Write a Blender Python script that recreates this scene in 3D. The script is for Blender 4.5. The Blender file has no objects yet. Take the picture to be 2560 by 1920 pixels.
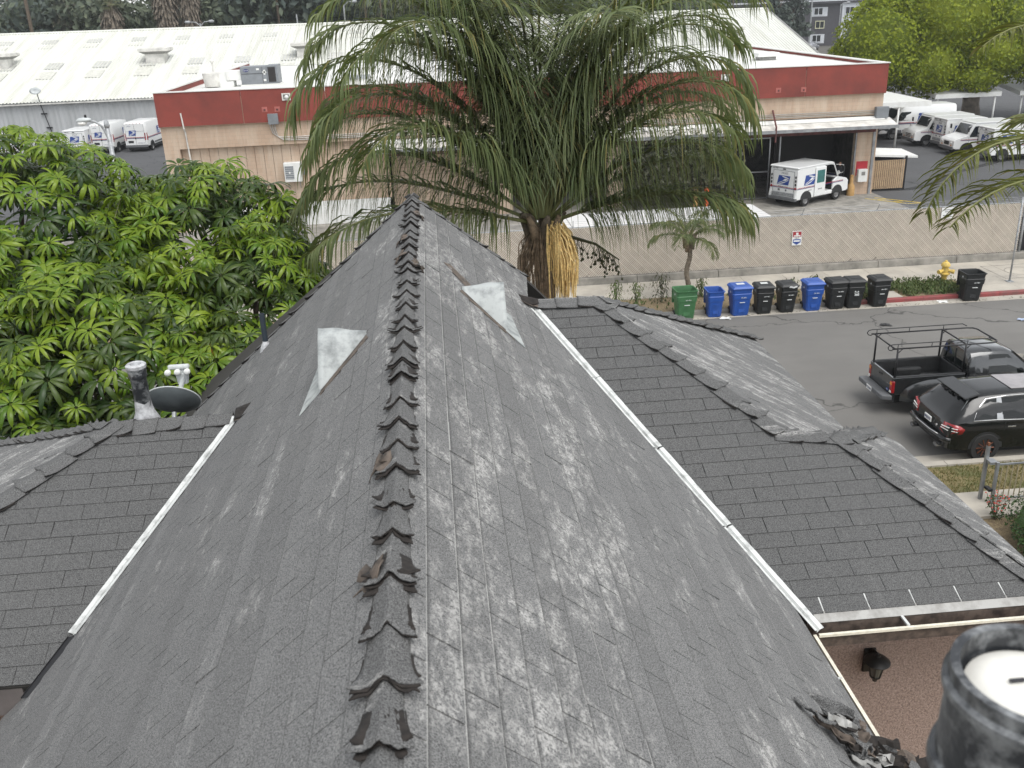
import bpy, bmesh, math, random
from mathutils import Vector, Matrix, noise
R = math.radians
sc = bpy.context.scene
COL = sc.collection
rnd = random.Random(7)

# ---------------------------------------------------------------- camera
cam_d = bpy.data.cameras.new('camera'); cam = bpy.data.objects.new('camera', cam_d); COL.objects.link(cam)
CAM_Z = 11.0
PITCH, YAW, ROLL, LENS = R(22.05), R(4.15), R(2.30), 33.13
_f = Vector((math.sin(YAW) * math.cos(PITCH), math.cos(YAW) * math.cos(PITCH), -math.sin(PITCH)))
_r = Vector((math.cos(YAW), -math.sin(YAW), 0)); _u = _r.cross(_f)
_r2 = _r * math.cos(ROLL) - _u * math.sin(ROLL); _u2 = _u * math.cos(ROLL) + _r * math.sin(ROLL)
cam.matrix_world = Matrix(((_r2.x, _u2.x, -_f.x, 0), (_r2.y, _u2.y, -_f.y, 0), (_r2.z, _u2.z, -_f.z, CAM_Z), (0, 0, 0, 1)))
cam_d.lens = LENS; cam_d.sensor_width = 36; cam_d.clip_start = 0.05; cam_d.clip_end = 40000
cam_d.dof.use_dof = True; cam_d.dof.focus_distance = 13.0; cam_d.dof.aperture_fstop = 6.3
sc.camera = cam
# ---------------------------------------------------------------- sky and sun (overcast)
SUN_EL, SUN_AZ = R(62), R(150)      # azimuth measured from +Y towards +X
w = bpy.data.worlds.new('World'); sc.world = w; w.use_nodes = True
nt = w.node_tree; bg = nt.nodes['Background']
sky = nt.nodes.new('ShaderNodeTexSky'); sky.sky_type = 'NISHITA'; sky.sun_disc = False
sky.sun_elevation = SUN_EL; sky.sun_rotation = SUN_AZ; sky.air_density = 1.0; sky.dust_density = 1.0; sky.ozone_density = 1.0
hs = nt.nodes.new('ShaderNodeHueSaturation'); hs.inputs['Saturation'].default_value = 0.14
nt.links.new(sky.outputs[0], hs.inputs['Color']); nt.links.new(hs.outputs[0], bg.inputs[0]); bg.inputs[1].default_value = 0.15
sun_d = bpy.data.lights.new('sun', 'SUN'); sun = bpy.data.objects.new('sun', sun_d); COL.objects.link(sun)
sun_d.energy = 1.2; sun_d.angle = R(40); sun_d.color = (1.0, 0.97, 0.93)
_sd = Vector((math.sin(SUN_AZ) * math.cos(SUN_EL), math.cos(SUN_AZ) * math.cos(SUN_EL), math.sin(SUN_EL)))
sun.rotation_euler = _sd.to_track_quat('Z', 'Y').to_euler()
sc.view_settings.view_transform = 'Standard'; sc.view_settings.look = 'None'
sc.view_settings.exposure = 0.90; sc.view_settings.gamma = 1; sc.view_settings.use_curve_mapping = False
sc.cycles.max_bounces = 6; sc.cycles.transparent_max_bounces = 12; sc.cycles.volume_bounces = 0
sc.cycles.use_denoising = True

# ---------------------------------------------------------------- materials
M = {}
def nodes(name):
    m = bpy.data.materials.new(name); m.use_nodes = True; M[name] = m
    t = m.node_tree; return m, t, t.nodes['Principled BSDF']
def N(t, typ, **kw):
    n = t.nodes.new(typ)
    for k, v in kw.items(): setattr(n, k, v)
    return n
def mixc(t, fac, a, b, mode='MIX'):
    n = N(t, 'ShaderNodeMix', data_type='RGBA', blend_type=mode)
    for s, v in ((0, fac), (6, a), (7, b)):
        if hasattr(v, 'links'): t.links.new(v, n.inputs[s])
        elif s == 0: n.inputs[0].default_value = v
        else: n.inputs[s].default_value = (*v, 1) if len(v) == 3 else v
    return n.outputs[2]
def pos(t, scale=(1, 1, 1), world=True, rot=(0, 0, 0)):
    mp = N(t, 'ShaderNodeMapping'); mp.inputs['Scale'].default_value = scale; mp.inputs['Rotation'].default_value = rot
    if world: t.links.new(N(t, 'ShaderNodeNewGeometry').outputs['Position'], mp.inputs[0])
    else: t.links.new(N(t, 'ShaderNodeTexCoord').outputs['Object'], mp.inputs[0])
    return mp.outputs[0]
def nz(t, vec, scale, detail=3, rough=.55):
    n = N(t, 'ShaderNodeTexNoise'); n.inputs['Scale'].default_value = scale; n.inputs['Detail'].default_value = detail
    n.inputs['Roughness'].default_value = rough; t.links.new(vec, n.inputs['Vector']); return n.outputs['Fac']
def ramp(t, v, lo, hi, a=0., b=1.):
    n = N(t, 'ShaderNodeMapRange'); n.clamp = True
    for i, x in ((1, lo), (2, hi), (3, a), (4, b)): n.inputs[i].default_value = x
    t.links.new(v, n.inputs[0]); return n.outputs[0]
def math_(t, op, a, b):
    n = N(t, 'ShaderNodeMath', operation=op)
    for i, v in ((0, a), (1, b)):
        if hasattr(v, 'links'): t.links.new(v, n.inputs[i])
        else: n.inputs[i].default_value = v
    return n.outputs[0]
def bump(t, b, h, strength=.3, dist=.02):
    n = N(t, 'ShaderNodeBump'); n.inputs['Strength'].default_value = strength; n.inputs['Distance'].default_value = dist
    t.links.new(h, n.inputs['Height']); t.links.new(n.outputs[0], b.inputs['Normal'])
def mat(name, c, rough=.6, metal=0, var=.12, scale=3., coat=0, bmp=0, bscale=40, c2=None, world=False, spec=.5, lo=.38, hi=.68):
    m, t, b = nodes(name)
    v = pos(t, world=world)
    c2 = c2 or tuple(x * (1 - 2.2 * var) for x in c)
    col = mixc(t, ramp(t, nz(t, v, scale, 5, .62), lo, hi), tuple(min(1, x * (1 + var * .5)) for x in c), c2)
    t.links.new(col, b.inputs['Base Color']); b.inputs['Roughness'].default_value = rough; b.inputs['Metallic'].default_value = metal
    b.inputs['Specular IOR Level'].default_value = spec
    if coat: b.inputs['Coat Weight'].default_value = coat; b.inputs['Coat Roughness'].default_value = .04
    if bmp: bump(t, b, nz(t, v, bscale, 4), bmp, .01)
    return m
def leafmat(name, c, c2, rough=.42, trans=.25, hue=.5):
    """leaf colour varies leaf by leaf; a little light passes through"""
    m, t, b = nodes(name)
    g = N(t, 'ShaderNodeNewGeometry'); oi = N(t, 'ShaderNodeObjectInfo')
    r_ = math_(t, 'FRACT', math_(t, 'ADD', g.outputs['Random Per Island'], oi.outputs['Random']), 0)
    f_ = math_(t, 'ADD', math_(t, 'MULTIPLY', r_, .6), math_(t, 'MULTIPLY', nz(t, pos(t), .9, 2), .5))
    col = mixc(t, ramp(t, f_, .25, .85), c, c2)
    t.links.new(col, b.inputs['Base Color']); b.inputs['Roughness'].default_value = rough; b.inputs['Specular IOR Level'].default_value = .3
    out = t.nodes['Material Output']
    tr = N(t, 'ShaderNodeBsdfTranslucent'); t.links.new(mixc(t, 1, col, (1.0, 1.0, .55), 'MULTIPLY'), tr.inputs[0])
    mx = N(t, 'ShaderNodeMixShader'); mx.inputs[0].default_value = trans
    t.links.new(b.outputs[0], mx.inputs[1]); t.links.new(tr.outputs[0], mx.inputs[2]); t.links.new(mx.outputs[0], out.inputs[0])
    return m

# ---------------------------------------------------------------- mesh builder
class MB:
    def __init__(s): s.v = []; s.f = []; s.m = []; s.mi = 0
    def add(s, vs, fs):
        o = len(s.v); s.v += [tuple(p) for p in vs]; s.f += [tuple(o + i for i in f) for f in fs]; s.m += [s.mi] * len(fs); return s
    def box(s, x0, x1, y0, y1, z0, z1):
        return s.add([(x0, y0, z0), (x1, y0, z0), (x1, y1, z0), (x0, y1, z0), (x0, y0, z1), (x1, y0, z1), (x1, y1, z1), (x0, y1, z1)],
                     [(0, 3, 2, 1), (4, 5, 6, 7), (0, 1, 5, 4), (1, 2, 6, 5), (2, 3, 7, 6), (3, 0, 4, 7)])
    def hexa(s, p):      # 8 corners, bottom ring then top ring
        return s.add(p, [(0, 3, 2, 1), (4, 5, 6, 7), (0, 1, 5, 4), (1, 2, 6, 5), (2, 3, 7, 6), (3, 0, 4, 7)])
    def slab(s, quad, t):     # a quad (or polygon) given thickness t against its normal
        q = [Vector(p) for p in quad]; n = (q[1] - q[0]).cross(q[-1] - q[0]).normalized(); k = len(q)
        return s.add(q + [p - n * t for p in q], [tuple(range(k)), tuple(range(2 * k - 1, k - 1, -1))] + [(i, i + k, (i + 1) % k + k, (i + 1) % k) for i in range(k)])
    def prism(s, poly, a, b, axis='y'):   # poly in the other two axes: y->(x,z) x->(y,z) z->(x,y)
        k = len(poly)
        f = {'y': lambda p, h: (p[0], h, p[1]), 'x': lambda p, h: (h, p[0], p[1]), 'z': lambda p, h: (p[0], p[1], h)}[axis]
        return s.add([f(p, a) for p in poly] + [f(p, b) for p in poly],
                     [tuple(range(k)), tuple(range(2 * k - 1, k - 1, -1))] + [(i, i + k, (i + 1) % k + k, (i + 1) % k) for i in range(k)])
    def tube(s, pts, r, n=8, cap=True, closed=False):
        pts = [Vector(p) for p in pts]; k = len(pts); rs = r if isinstance(r, (list, tuple)) else [r] * k
        o = len(s.v); vs = []; ref = None
        for i, p in enumerate(pts):
            a = pts[i - 1] if (i or closed) else p; b = pts[(i + 1) % k] if (i < k - 1 or closed) else p
            d = (b - a).normalized()
            if ref is None: ref = Vector((0, 0, 1)) if abs(d.z) < .9 else Vector((1, 0, 0))
            x = d.cross(ref).normalized(); y = x.cross(d).normalized(); ref = y
            vs += [p + (x * math.cos(2 * math.pi * j / n) + y * math.sin(2 * math.pi * j / n)) * rs[i] for j in range(n)]
        fs = []
        for i in range(k if closed else k - 1):
            i2 = (i + 1) % k
            fs += [(i * n + j, i * n + (j + 1) % n, i2 * n + (j + 1) % n, i2 * n + j) for j in range(n)]
        if cap and not closed: fs += [tuple(range(n - 1, -1, -1)), tuple((k - 1) * n + j for j in range(n))]
        return s.add(vs, fs)
    def lathe(s, prof, n=20, c=(0, 0, 0), axis='z', caps=True):
        vs = []; k = len(prof)
        for r_, h in prof:
            for j in range(n):
                a = 2 * math.pi * j / n; x, y = r_ * math.cos(a), r_ * math.sin(a)
                q = {'z': (x, y, h), 'y': (x, h, y), 'x': (h, x, y)}[axis]
                vs.append((c[0] + q[0], c[1] + q[1], c[2] + q[2]))
        fs = [(i * n + j, i * n + (j + 1) % n, (i + 1) * n + (j + 1) % n, (i + 1) * n + j) for i in range(k - 1) for j in range(n)]
        if caps: fs += [tuple(range(n - 1, -1, -1)), tuple((k - 1) * n + j for j in range(n))]
        return s.add(vs, fs)
    def grid(s, fn, nu, nv):
        vs = [fn(i / nu, j / nv) for i in range(nu + 1) for j in range(nv + 1)]
        return s.add(vs, [(i * (nv + 1) + j, (i + 1) * (nv + 1) + j, (i + 1) * (nv + 1) + j + 1, i * (nv + 1) + j + 1) for i in range(nu) for j in range(nv)])
    def xf(s, M4):
        s.v = [tuple(M4 @ Vector(p)) for p in s.v]; return s
    def mesh(s, name, mats, smooth=False):
        me = bpy.data.meshes.new(name); me.from_pydata(s.v, [], s.f)
        for m in (mats if isinstance(mats, (list, tuple)) else [mats]): me.materials.append(M[m] if isinstance(m, str) else m)
        if any(s.m): me.polygons.foreach_set('material_index', s.m)
        if smooth: me.polygons.foreach_set('use_smooth', [True] * len(me.polygons))
        me.update(); return me
    def build(s, name, mats, parent=None, smooth=False, bevel=0, seg=2, fix=True, angle=None):
        me = s.mesh(name, mats, smooth)
        if fix or bevel:
            bm = bmesh.new(); bm.from_mesh(me); bmesh.ops.recalc_face_normals(bm, faces=bm.faces); bm.to_mesh(me); bm.free()
        o = link(name, me, parent)
        if bevel:
            b = o.modifiers.new('bevel', 'BEVEL'); b.width = bevel; b.segments = seg; b.limit_method = 'ANGLE'; b.angle_limit = R(35)
        if angle: me.set_sharp_from_angle(angle=R(angle))
        return o
def link(name, data, parent=None):
    o = bpy.data.objects.new(name, data); COL.objects.link(o)
    if parent: o.parent = parent
    return o
def tag(o, label=None, cat=None, group=None, kind=None):
    for k, v in (('label', label), ('category', cat), ('group', group), ('kind', kind)):
        if v: o[k] = v
    return o
def thing(name, label, cat, loc=(0, 0, 0), rz=0, group=None):
    o = link(name, None); o.location = loc; o.rotation_euler = (0, 0, rz); o.empty_display_size = .2
    return tag(o, label, cat, group)
def copy_tree(o, parent=None):
    c = o.copy(); COL.objects.link(c); c.parent = parent
    for ch in list(o.children): copy_tree(ch, c)
    return c
def struct(name, mb, m, smooth=False):
    return tag(mb.build(name, m, None, smooth), kind='structure')
def rect(x0, x1, y0, y1): return [(x0, y0), (x1, y0), (x1, y1), (x0, y1)]
def text_mesh(body, size, name='lettering', bold=0.0):
    cu = bpy.data.curves.new(name, 'FONT'); cu.body = body; cu.size = size; cu.align_x = 'CENTER'; cu.align_y = 'CENTER'; cu.offset = bold; cu.extrude = .002
    cu.resolution_u = 2
    ob = bpy.data.objects.new(name, cu); COL.objects.link(ob); dg = bpy.context.evaluated_depsgraph_get(); dg.update()
    me = bpy.data.meshes.new_from_object(ob.evaluated_get(dg)); me.name = name
    bpy.data.objects.remove(ob); bpy.data.curves.remove(cu); return me
def text(body, size, m, parent, origin, right, up, name='lettering', bold=0.0):
    """flat lettering whose reading direction is 'right' and whose top is 'up'"""
    me = text_mesh(body, size, name, bold); me.materials.clear(); me.materials.append(M[m])
    r_ = Vector(right).normalized(); u_ = Vector(up).normalized(); n_ = r_.cross(u_)
    me.transform(Matrix(((r_.x, u_.x, n_.x, origin[0]), (r_.y, u_.y, n_.y, origin[1]), (r_.z, u_.z, n_.z, origin[2]), (0, 0, 0, 1))))
    return link(name, me, parent)
def to_cam(p):
    """share of the picture's width and height at which a place is seen, and its distance (used only to rank what shows largest)"""
    d = Vector(p) - Vector((0, 0, CAM_Z)); z = d.dot(_f)
    if z < .1: return None
    k = LENS / 36 / z
    return .5 + d.dot(_r2) * k, .5 - d.dot(_u2) * k * 4 / 3, z

# plain surfaces
mat("white_paint", (.68, .69, .67), .45, var=.05, c2=(.62, .62, .59)); mat("clean_white", (.68, .69, .68), .3, var=.03, coat=.3, lo=.5, hi=.9)
mat('black_plastic', (.016, .017, .018), .5, var=.1); mat('black_rubber', (.014, .014, .014), .8, var=.1)
mat('dark_glass', (.012, .015, .017), .06, var=.02, spec=.6); mat('grey_metal', (.32, .33, .34), .42, .6, var=.15)
mat('galvanised', (.36, .375, .385), .5, .35, var=.2, scale=9); mat('dark_metal', (.02, .02, .022), .4, .3)
mat('concrete', (.40, .37, .315), .9, var=.12, scale=.8, c2=(.29, .27, .235), bmp=.15, bscale=25, world=True)
mat('concrete_dark', (.27, .255, .225), .9, var=.15, scale=1.3, c2=(.13, .125, .11), bmp=.2, bscale=20, world=True)
mat('steel_wheel', (.25, .25, .25), .45, .4); mat('tail_red', (.28, .012, .015), .2, var=.1, coat=.6); mat('tail_amber', (.65, .22, .02), .25, coat=.4)
mat('lamp_clear', (.75, .75, .72), .15, coat=.5); mat('postal_blue', (.02, .055, .24), .4, var=.03); mat('postal_red', (.30, .022, .03), .4, var=.05)
mat('ink', (.02, .02, .025), .5, var=.02); mat('ink_blue', (.02, .03, .13), .5, var=.02); mat('bumper_grey', (.11, .115, .12), .6, var=.1)
mat('chrome', (.6, .6, .6), .15, .9, var=.05)
# ================================================================= ground, street, kerbs
def asphalt(name, c, crack=.5, stain=.3):
    m, t, b = nodes(name); v = pos(t)
    big = nz(t, v, .35, 4); fine = nz(t, v, 60, 3, .7)
    streak = nz(t, pos(t, (.12, 1.3, 1)), 1.0, 4)
    col = mixc(t, ramp(t, big, .3, .7), c, tuple(x * .72 for x in c))
    col = mixc(t, ramp(t, streak, .45, .75, 0, stain), col, tuple(x * 1.35 for x in c))
    col = mixc(t, ramp(t, fine, .35, .7, 0, .5), col, tuple(x * 1.5 for x in c))
    d = N(t, 'ShaderNodeTexVoronoi', feature='DISTANCE_TO_EDGE'); d.inputs['Scale'].default_value = .22
    wv = N(t, 'ShaderNodeMix', data_type='VECTOR'); wv.inputs[0].default_value = .35
    nn = N(t, 'ShaderNodeTexNoise'); nn.inputs['Scale'].default_value = 1.1; nn.inputs['Detail'].default_value = 6; t.links.new(v, nn.inputs['Vector'])
    t.links.new(v, wv.inputs[4]); ad = N(t, 'ShaderNodeVectorMath', operation='MULTIPLY_ADD'); ad.inputs[1].default_value = (1.6, 1.6, 0)
    t.links.new(nn.outputs['Color'], ad.inputs[0]); t.links.new(v, ad.inputs[2]); t.links.new(ad.outputs[0], d.inputs['Vector'])
    cr = ramp(t, d.outputs['Distance'], .002, .009, 1, 0)
    cr = math_(t, 'MULTIPLY', cr, ramp(t, nz(t, v, .25, 2), .38, .52, 0, crack))
    col = mixc(t, ramp(t, nz(t, pos(t, (.5, 1, 1)), .8, 5, .6), .60, .74, 0, .35), col, tuple(x * .55 for x in c))
    col = mixc(t, cr, col, tuple(x * .22 for x in c))
    t.links.new(col, b.inputs['Base Color']); b.inputs['Roughness'].default_value = .85; bump(t, b, fine, .25, .008); return m
asphalt('asphalt_street', (.142, .137, .127), .75); asphalt('asphalt_yard', (.072, .074, .077), .8, .2)
mat('ground_far', (.11, .105, .09), .95, var=.2, scale=.05, world=True)
m, t, b = nodes('soil'); v = pos(t)
col = mixc(t, ramp(t, nz(t, v, 14, 5, .7), .4, .62), (.19, .14, .085), (.30, .235, .13)); col = mixc(t, ramp(t, nz(t, v, 55, 4, .7), .5, .62), col, (.07, .055, .035))
t.links.new(col, b.inputs['Base Color']); b.inputs['Roughness'].default_value = .95; bump(t, b, nz(t, v, 40, 4), .8, .03)
m, t, b = nodes('dry_lawn'); v = pos(t)
col = mixc(t, ramp(t, nz(t, v, 1.6, 4, .7), .4, .62), (.21, .165, .075), (.085, .105, .03)); col = mixc(t, ramp(t, nz(t, v, 40, 3, .7), .4, .65, 0, .7), col, (.26, .21, .11))
t.links.new(col, b.inputs['Base Color']); b.inputs['Roughness'].default_value = .95; bump(t, b, nz(t, v, 60, 3), .9, .03)
mat('kerb_red', (.22, .045, .045), .75, var=.2, scale=2.5, c2=(.14, .06, .055), world=True); mat('yellow_paint', (.55, .40, .06), .7, var=.2, scale=8, world=True)

struct('ground', MB().box(-15000, 15000, -300, 25000, -.6, -.03), 'ground_far')
struct('street', MB().box(-120, 130, 20.4, 32.12, -.3, 0), 'asphalt_street')
g = MB()
for k in range(50): g.box(-120 + 5 * k + .008, -115 + 5 * k - .008, 32.12, 32.62, -.3, .006); 
struct('gutter_far', g, 'concrete')
g = MB()
for k in range(50): g.box(-120 + 5 * k + .008, -115 + 5 * k - .008, 19.84, 20.4, -.3, .006)
struct('gutter_near', g, 'concrete')
def kerb(name, x0, x1, y0, y1, m, step=3.0):
    g = MB(); x = x0
    while x < x1: g.prism([(y0, -.3), (y1, -.3), (y1, .15), (y0 + .03, .15), (y0, .12)], x + .006, min(x + step, x1) - .006, 'x'); x += step
    return struct(name, g, m)
kerb('kerb_grey', -120, 15.0, 32.62, 32.8, 'concrete_dark'); kerb('kerb_red', 15.0, 60.0, 32.62, 32.8, 'kerb_red')
g = MB(); x = -120
while x < 130: g.prism([(19.6, -.3), (19.84, -.3), (19.84, .12), (19.81, .15), (19.6, .15)], x + .006, x + 2.99, 'x'); x += 3
struct('kerb_near', g, 'concrete')
struct('parkway', MB().box(-120, 20.25, 32.8, 34.62, -.3, .13), 'soil')
pv = MB()
for i in range(-60, 36):
    pv.box(i * 1.75 + .007, i * 1.75 + 1.743, 34.62, 36.86, -.3, .15)
for i in range(3):
    for j in range(2): pv.box(20.25 + i * 1.75 + .01, 22 + i * 1.75, 32.8 + j * .91 + .006, 33.71 + j * .91 - .006, -.3, .15)
for i in range(3, 22): pv.box(20.25 + i * 1.75 + .01, 22 + i * 1.75, 32.8, 34.61, -.3, .15)
for k in range(4): pv.box(16.55 + k * .0, 17.3, 32.8, 33.6, -.3, .152) if k == 0 else None
struct('sidewalk', pv, 'concrete')
# scored square with a ring in the corner pavement
g = MB(); cx, cy = 23.4, 35.2
for (x0, x1, y0, y1) in ((cx - 1.2, cx + 1.2, cy - .95, cy - .91), (cx - 1.2, cx + 1.2, cy + .91, cy + .95), (cx - 1.2, cx - 1.16, cy - .91, cy + .91), (cx + 1.16, cx + 1.2, cy - .91, cy + .91)):
    g.box(x0, x1, y0, y1, .1, .154)
n = 28
for k in range(n):
    a, a2 = 2 * math.pi * k / n, 2 * math.pi * (k + 1) / n
    g.slab([(cx + .62 * math.cos(a), cy + .55 * math.sin(a), .154), (cx + .65 * math.cos(a), cy + .58 * math.sin(a), .154), (cx + .65 * math.cos(a2), cy + .58 * math.sin(a2), .154), (cx + .62 * math.cos(a2), cy + .55 * math.sin(a2), .154)], .02)
struct('pavement_scoring', g, 'concrete_dark')
struct('lawn', MB().box(-120, 130, 18.28, 19.6, -.3, .10), 'dry_lawn')
struct('path', MB().box(-120, 130, 17.2, 18.28, -.3, .12), 'concrete')
struct('garden_ground', MB().box(-120, 130, -30, 17.2, -.3, .05), 'soil')
struct('yard', MB().box(-120, 160, 37.2, 125, -.3, .02), 'asphalt_yard')
ap = MB()
for k in range(13):
    for j in range(9): ap.box(-20 + k * 3.47 + .012, -20 + (k + 1) * 3.47, 41.2 + j * 1.3 + .02, 41.2 + (j + 1) * 1.3, -.3, .028)
struct('apron', ap, 'concrete_dark')
g = MB()
for p in (((24.0, 51.1), (25.6, 49.2)), ((24.6, 51.2), (26.4, 49.2)), ((25.0, 49.9), (25.75, 49.95)), ((24.4, 50.6), (25.1, 50.65)), ((25.6, 49.25), (26.4, 49.2))):
    a, b_ = Vector((*p[0], .036)), Vector((*p[1], .036)); d = (b_ - a).normalized(); n_ = Vector((-d.y, d.x, 0)) * .045
    g.slab([a - n_, b_ - n_, b_ + n_, a + n_], .02)
struct('yard_markings', g, 'yellow_paint')
# dark tarred trench across the yard
g = MB(); pts = [(25.2, 53.2), (27.5, 53.0), (29.5, 54.2), (33, 57.6), (37, 60.2), (46, 64)]
for a, b_ in zip(pts, pts[1:]):
    a, b_ = Vector((*a, .034)), Vector((*b_, .034)); d = (b_ - a).normalized(); n_ = Vector((-d.y, d.x, 0)) * .22; g.slab([a - n_, b_ - n_, b_ + n_, a + n_], .02)
mat('tar', (.025, .025, .026), .7, var=.15, world=True); struct('tarred_trench', g, 'tar')
struct('far_street', MB().box(-300, 300, 150, 162, -.3, .01), 'asphalt_yard')
# ================================================================= the house under the camera
RX, RZ, T1 = -.235, 9.25, .891          # main ridge x, height, slope
T2, C2 = .43, 4.647                    # right wing front: z = C2 + T2*y
T3, C3 = .50, 4.29                     # left wing front
zR = lambda x: RZ - T1 * (x - RX)
zL = lambda x: RZ - T1 * (RX - x)
XER, XEL = 2.30, -4.30                   # eaves of the main roof
def shingle_mat(name, su, sv, wear, base=.115, axis='y', edge=0.0):
    """granules, course by course shade, pale worn patches running down the slope; u along the course, v down the slope"""
    m, t, b = nodes(name)
    ge = N(t, 'ShaderNodeNewGeometry'); oi = N(t, 'ShaderNodeObjectInfo')
    sx = N(t, 'ShaderNodeSeparateXYZ'); t.links.new(ge.outputs['Position'], sx.inputs[0])
    cb = N(t, 'ShaderNodeCombineXYZ')
    u = sx.outputs['Y' if axis == 'y' else 'X']; side = math_(t, 'SIGN', math_(t, 'SUBTRACT', sx.outputs['X'], RX), 0)
    t.links.new(math_(t, 'MULTIPLY', u, su), cb.inputs[0]); t.links.new(math_(t, 'MULTIPLY', sx.outputs['Z'], sv), cb.inputs[1]); t.links.new(math_(t, 'MULTIPLY', side, 7.3), cb.inputs[2])
    p = ge.outputs['Position']; fb = N(t, 'ShaderNodeCombineXYZ'); t.links.new(math_(t, 'MULTIPLY', u, 11 if edge else 22), fb.inputs[0]); t.links.new(math_(t, 'MULTIPLY', sx.outputs['Z'], 34 if edge else 9), fb.inputs[1]); t.links.new(math_(t, 'MULTIPLY', side, 3.3), fb.inputs[2])
    grain = nz(t, p, 170, 2, .8); grain2 = nz(t, p, 70, 3, .75)
    rv = math_(t, 'FRACT', math_(t, 'ADD', ge.outputs['Random Per Island'], oi.outputs['Random']), 0)
    c = mixc(t, ramp(t, rv, 0, 1), (base * .92,) * 3, (base * 1.06, base * 1.06, base * 1.06))
    c = mixc(t, ramp(t, nz(t, p, 1.1, 4), .3, .7, 0, .45), c, (base * .72, base * .74, base * .76))
    c = mixc(t, ramp(t, grain, .42, .64, 0, .95), c, (base * 2.3, base * 2.32, base * 2.28))
    c = mixc(t, ramp(t, grain, .46, .30, 0, .95), c, (base * .28, base * .28, base * .28))
    wr = nz(t, cb.outputs[0], 1.0, 6, .72); br = nz(t, fb.outputs[0], 1.0, 5, .8); wr2 = nz(t, fb.outputs[0], .35, 4, .7)
    if edge: wr = math_(t, 'ADD', wr, math_(t, 'MULTIPLY', ramp(t, sx.outputs['Z'], 7.7, 9.0, -.05, .055), ramp(t, side, -1, 1, .1, 1))); wr = math_(t, 'ADD', wr, ramp(t, side, -1, 1, -.035, 0))
    area = ramp(t, wr, .585 - .10 * wear, .68 - .10 * wear)
    spk = math_(t, 'MULTIPLY', ramp(t, br, .43, .58), ramp(t, grain2, .40, .54))
    w_ = math_(t, 'MULTIPLY', math_(t, 'ADD', math_(t, 'MULTIPLY', area, 1.0), math_(t, 'MULTIPLY', ramp(t, wr2, .58, .75), .40)), spk)
    c = mixc(t, math_(t, 'MINIMUM', math_(t, 'MULTIPLY', w_, .50 + .45 * wear), .70), c, (.50, .495, .475))
    if edge:      # butt shadow and lap grime painted dark; granules lost along each tab's lower edge
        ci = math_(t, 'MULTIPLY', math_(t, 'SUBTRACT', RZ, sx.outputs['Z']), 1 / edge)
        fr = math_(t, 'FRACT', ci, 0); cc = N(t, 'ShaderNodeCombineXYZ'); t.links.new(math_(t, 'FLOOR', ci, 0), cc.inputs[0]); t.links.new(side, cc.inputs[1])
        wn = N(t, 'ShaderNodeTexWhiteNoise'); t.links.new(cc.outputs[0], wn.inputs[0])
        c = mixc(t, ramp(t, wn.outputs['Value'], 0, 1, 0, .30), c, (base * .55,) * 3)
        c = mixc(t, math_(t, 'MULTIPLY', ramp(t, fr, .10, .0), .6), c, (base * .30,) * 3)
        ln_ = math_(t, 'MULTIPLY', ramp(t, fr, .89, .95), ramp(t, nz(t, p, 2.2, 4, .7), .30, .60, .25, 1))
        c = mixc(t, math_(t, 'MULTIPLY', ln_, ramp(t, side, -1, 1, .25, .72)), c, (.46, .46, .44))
    t.links.new(c, b.inputs['Base Color']); b.inputs['Roughness'].default_value = .92; b.inputs['Specular IOR Level'].default_value = .25
    bump(t, b, grain2, .55, .004); return m
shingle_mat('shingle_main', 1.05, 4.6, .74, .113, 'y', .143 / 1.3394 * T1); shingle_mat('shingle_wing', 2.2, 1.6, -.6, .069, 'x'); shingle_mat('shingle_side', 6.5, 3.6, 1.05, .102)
shingle_mat('shingle_cap', 6, 6, .1, .078)
mat('asphalt_edge', (.021, .017, .0145), .9, var=.3, scale=30); mat('torn_felt', (.115, .092, .074), .9, var=.3, scale=18, c2=(.045, .036, .030), bmp=.5)
mat('roof_deck', (.035, .033, .03), .95); mat('flashing_white', (.56, .575, .56), .5, var=.06, scale=11, c2=(.36, .37, .36), lo=.50, hi=.66)
mat('zinc', (.33, .35, .345), .6, .0, var=.3, scale=9, lo=.42, hi=.66, c2=(.18, .195, .195), bmp=.15, bscale=9); mat('old_gutter', (.10, .075, .06), .8, var=.4, scale=12, c2=(.03, .022, .018))
mat('drip_metal', (.25, .25, .24), .5, .3, var=.3, scale=9, c2=(.17, .165, .155)); mat('cream_trim', (.74, .70, .58), .55, var=.1, scale=20)
mat('fascia', (.12, .105, .10), .7, var=.15)
m, t, b = nodes('stucco'); v = pos(t)
h = nz(t, v, 55, 5, .7); c = mixc(t, ramp(t, h, .35, .62), (.19, .135, .11), (.43, .325, .27)); c = mixc(t, ramp(t, nz(t, v, 2, 3), .3, .7, 0, .3), c, (.31, .23, .19))
t.links.new(c, b.inputs['Base Color']); b.inputs['Roughness'].default_value = .95; bump(t, b, h, .9, .02)

house = thing('house', 'grey shingled house with steep ridge roof, two hipped wings and white valley flashing', 'house', (0, 0, 0))
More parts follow.
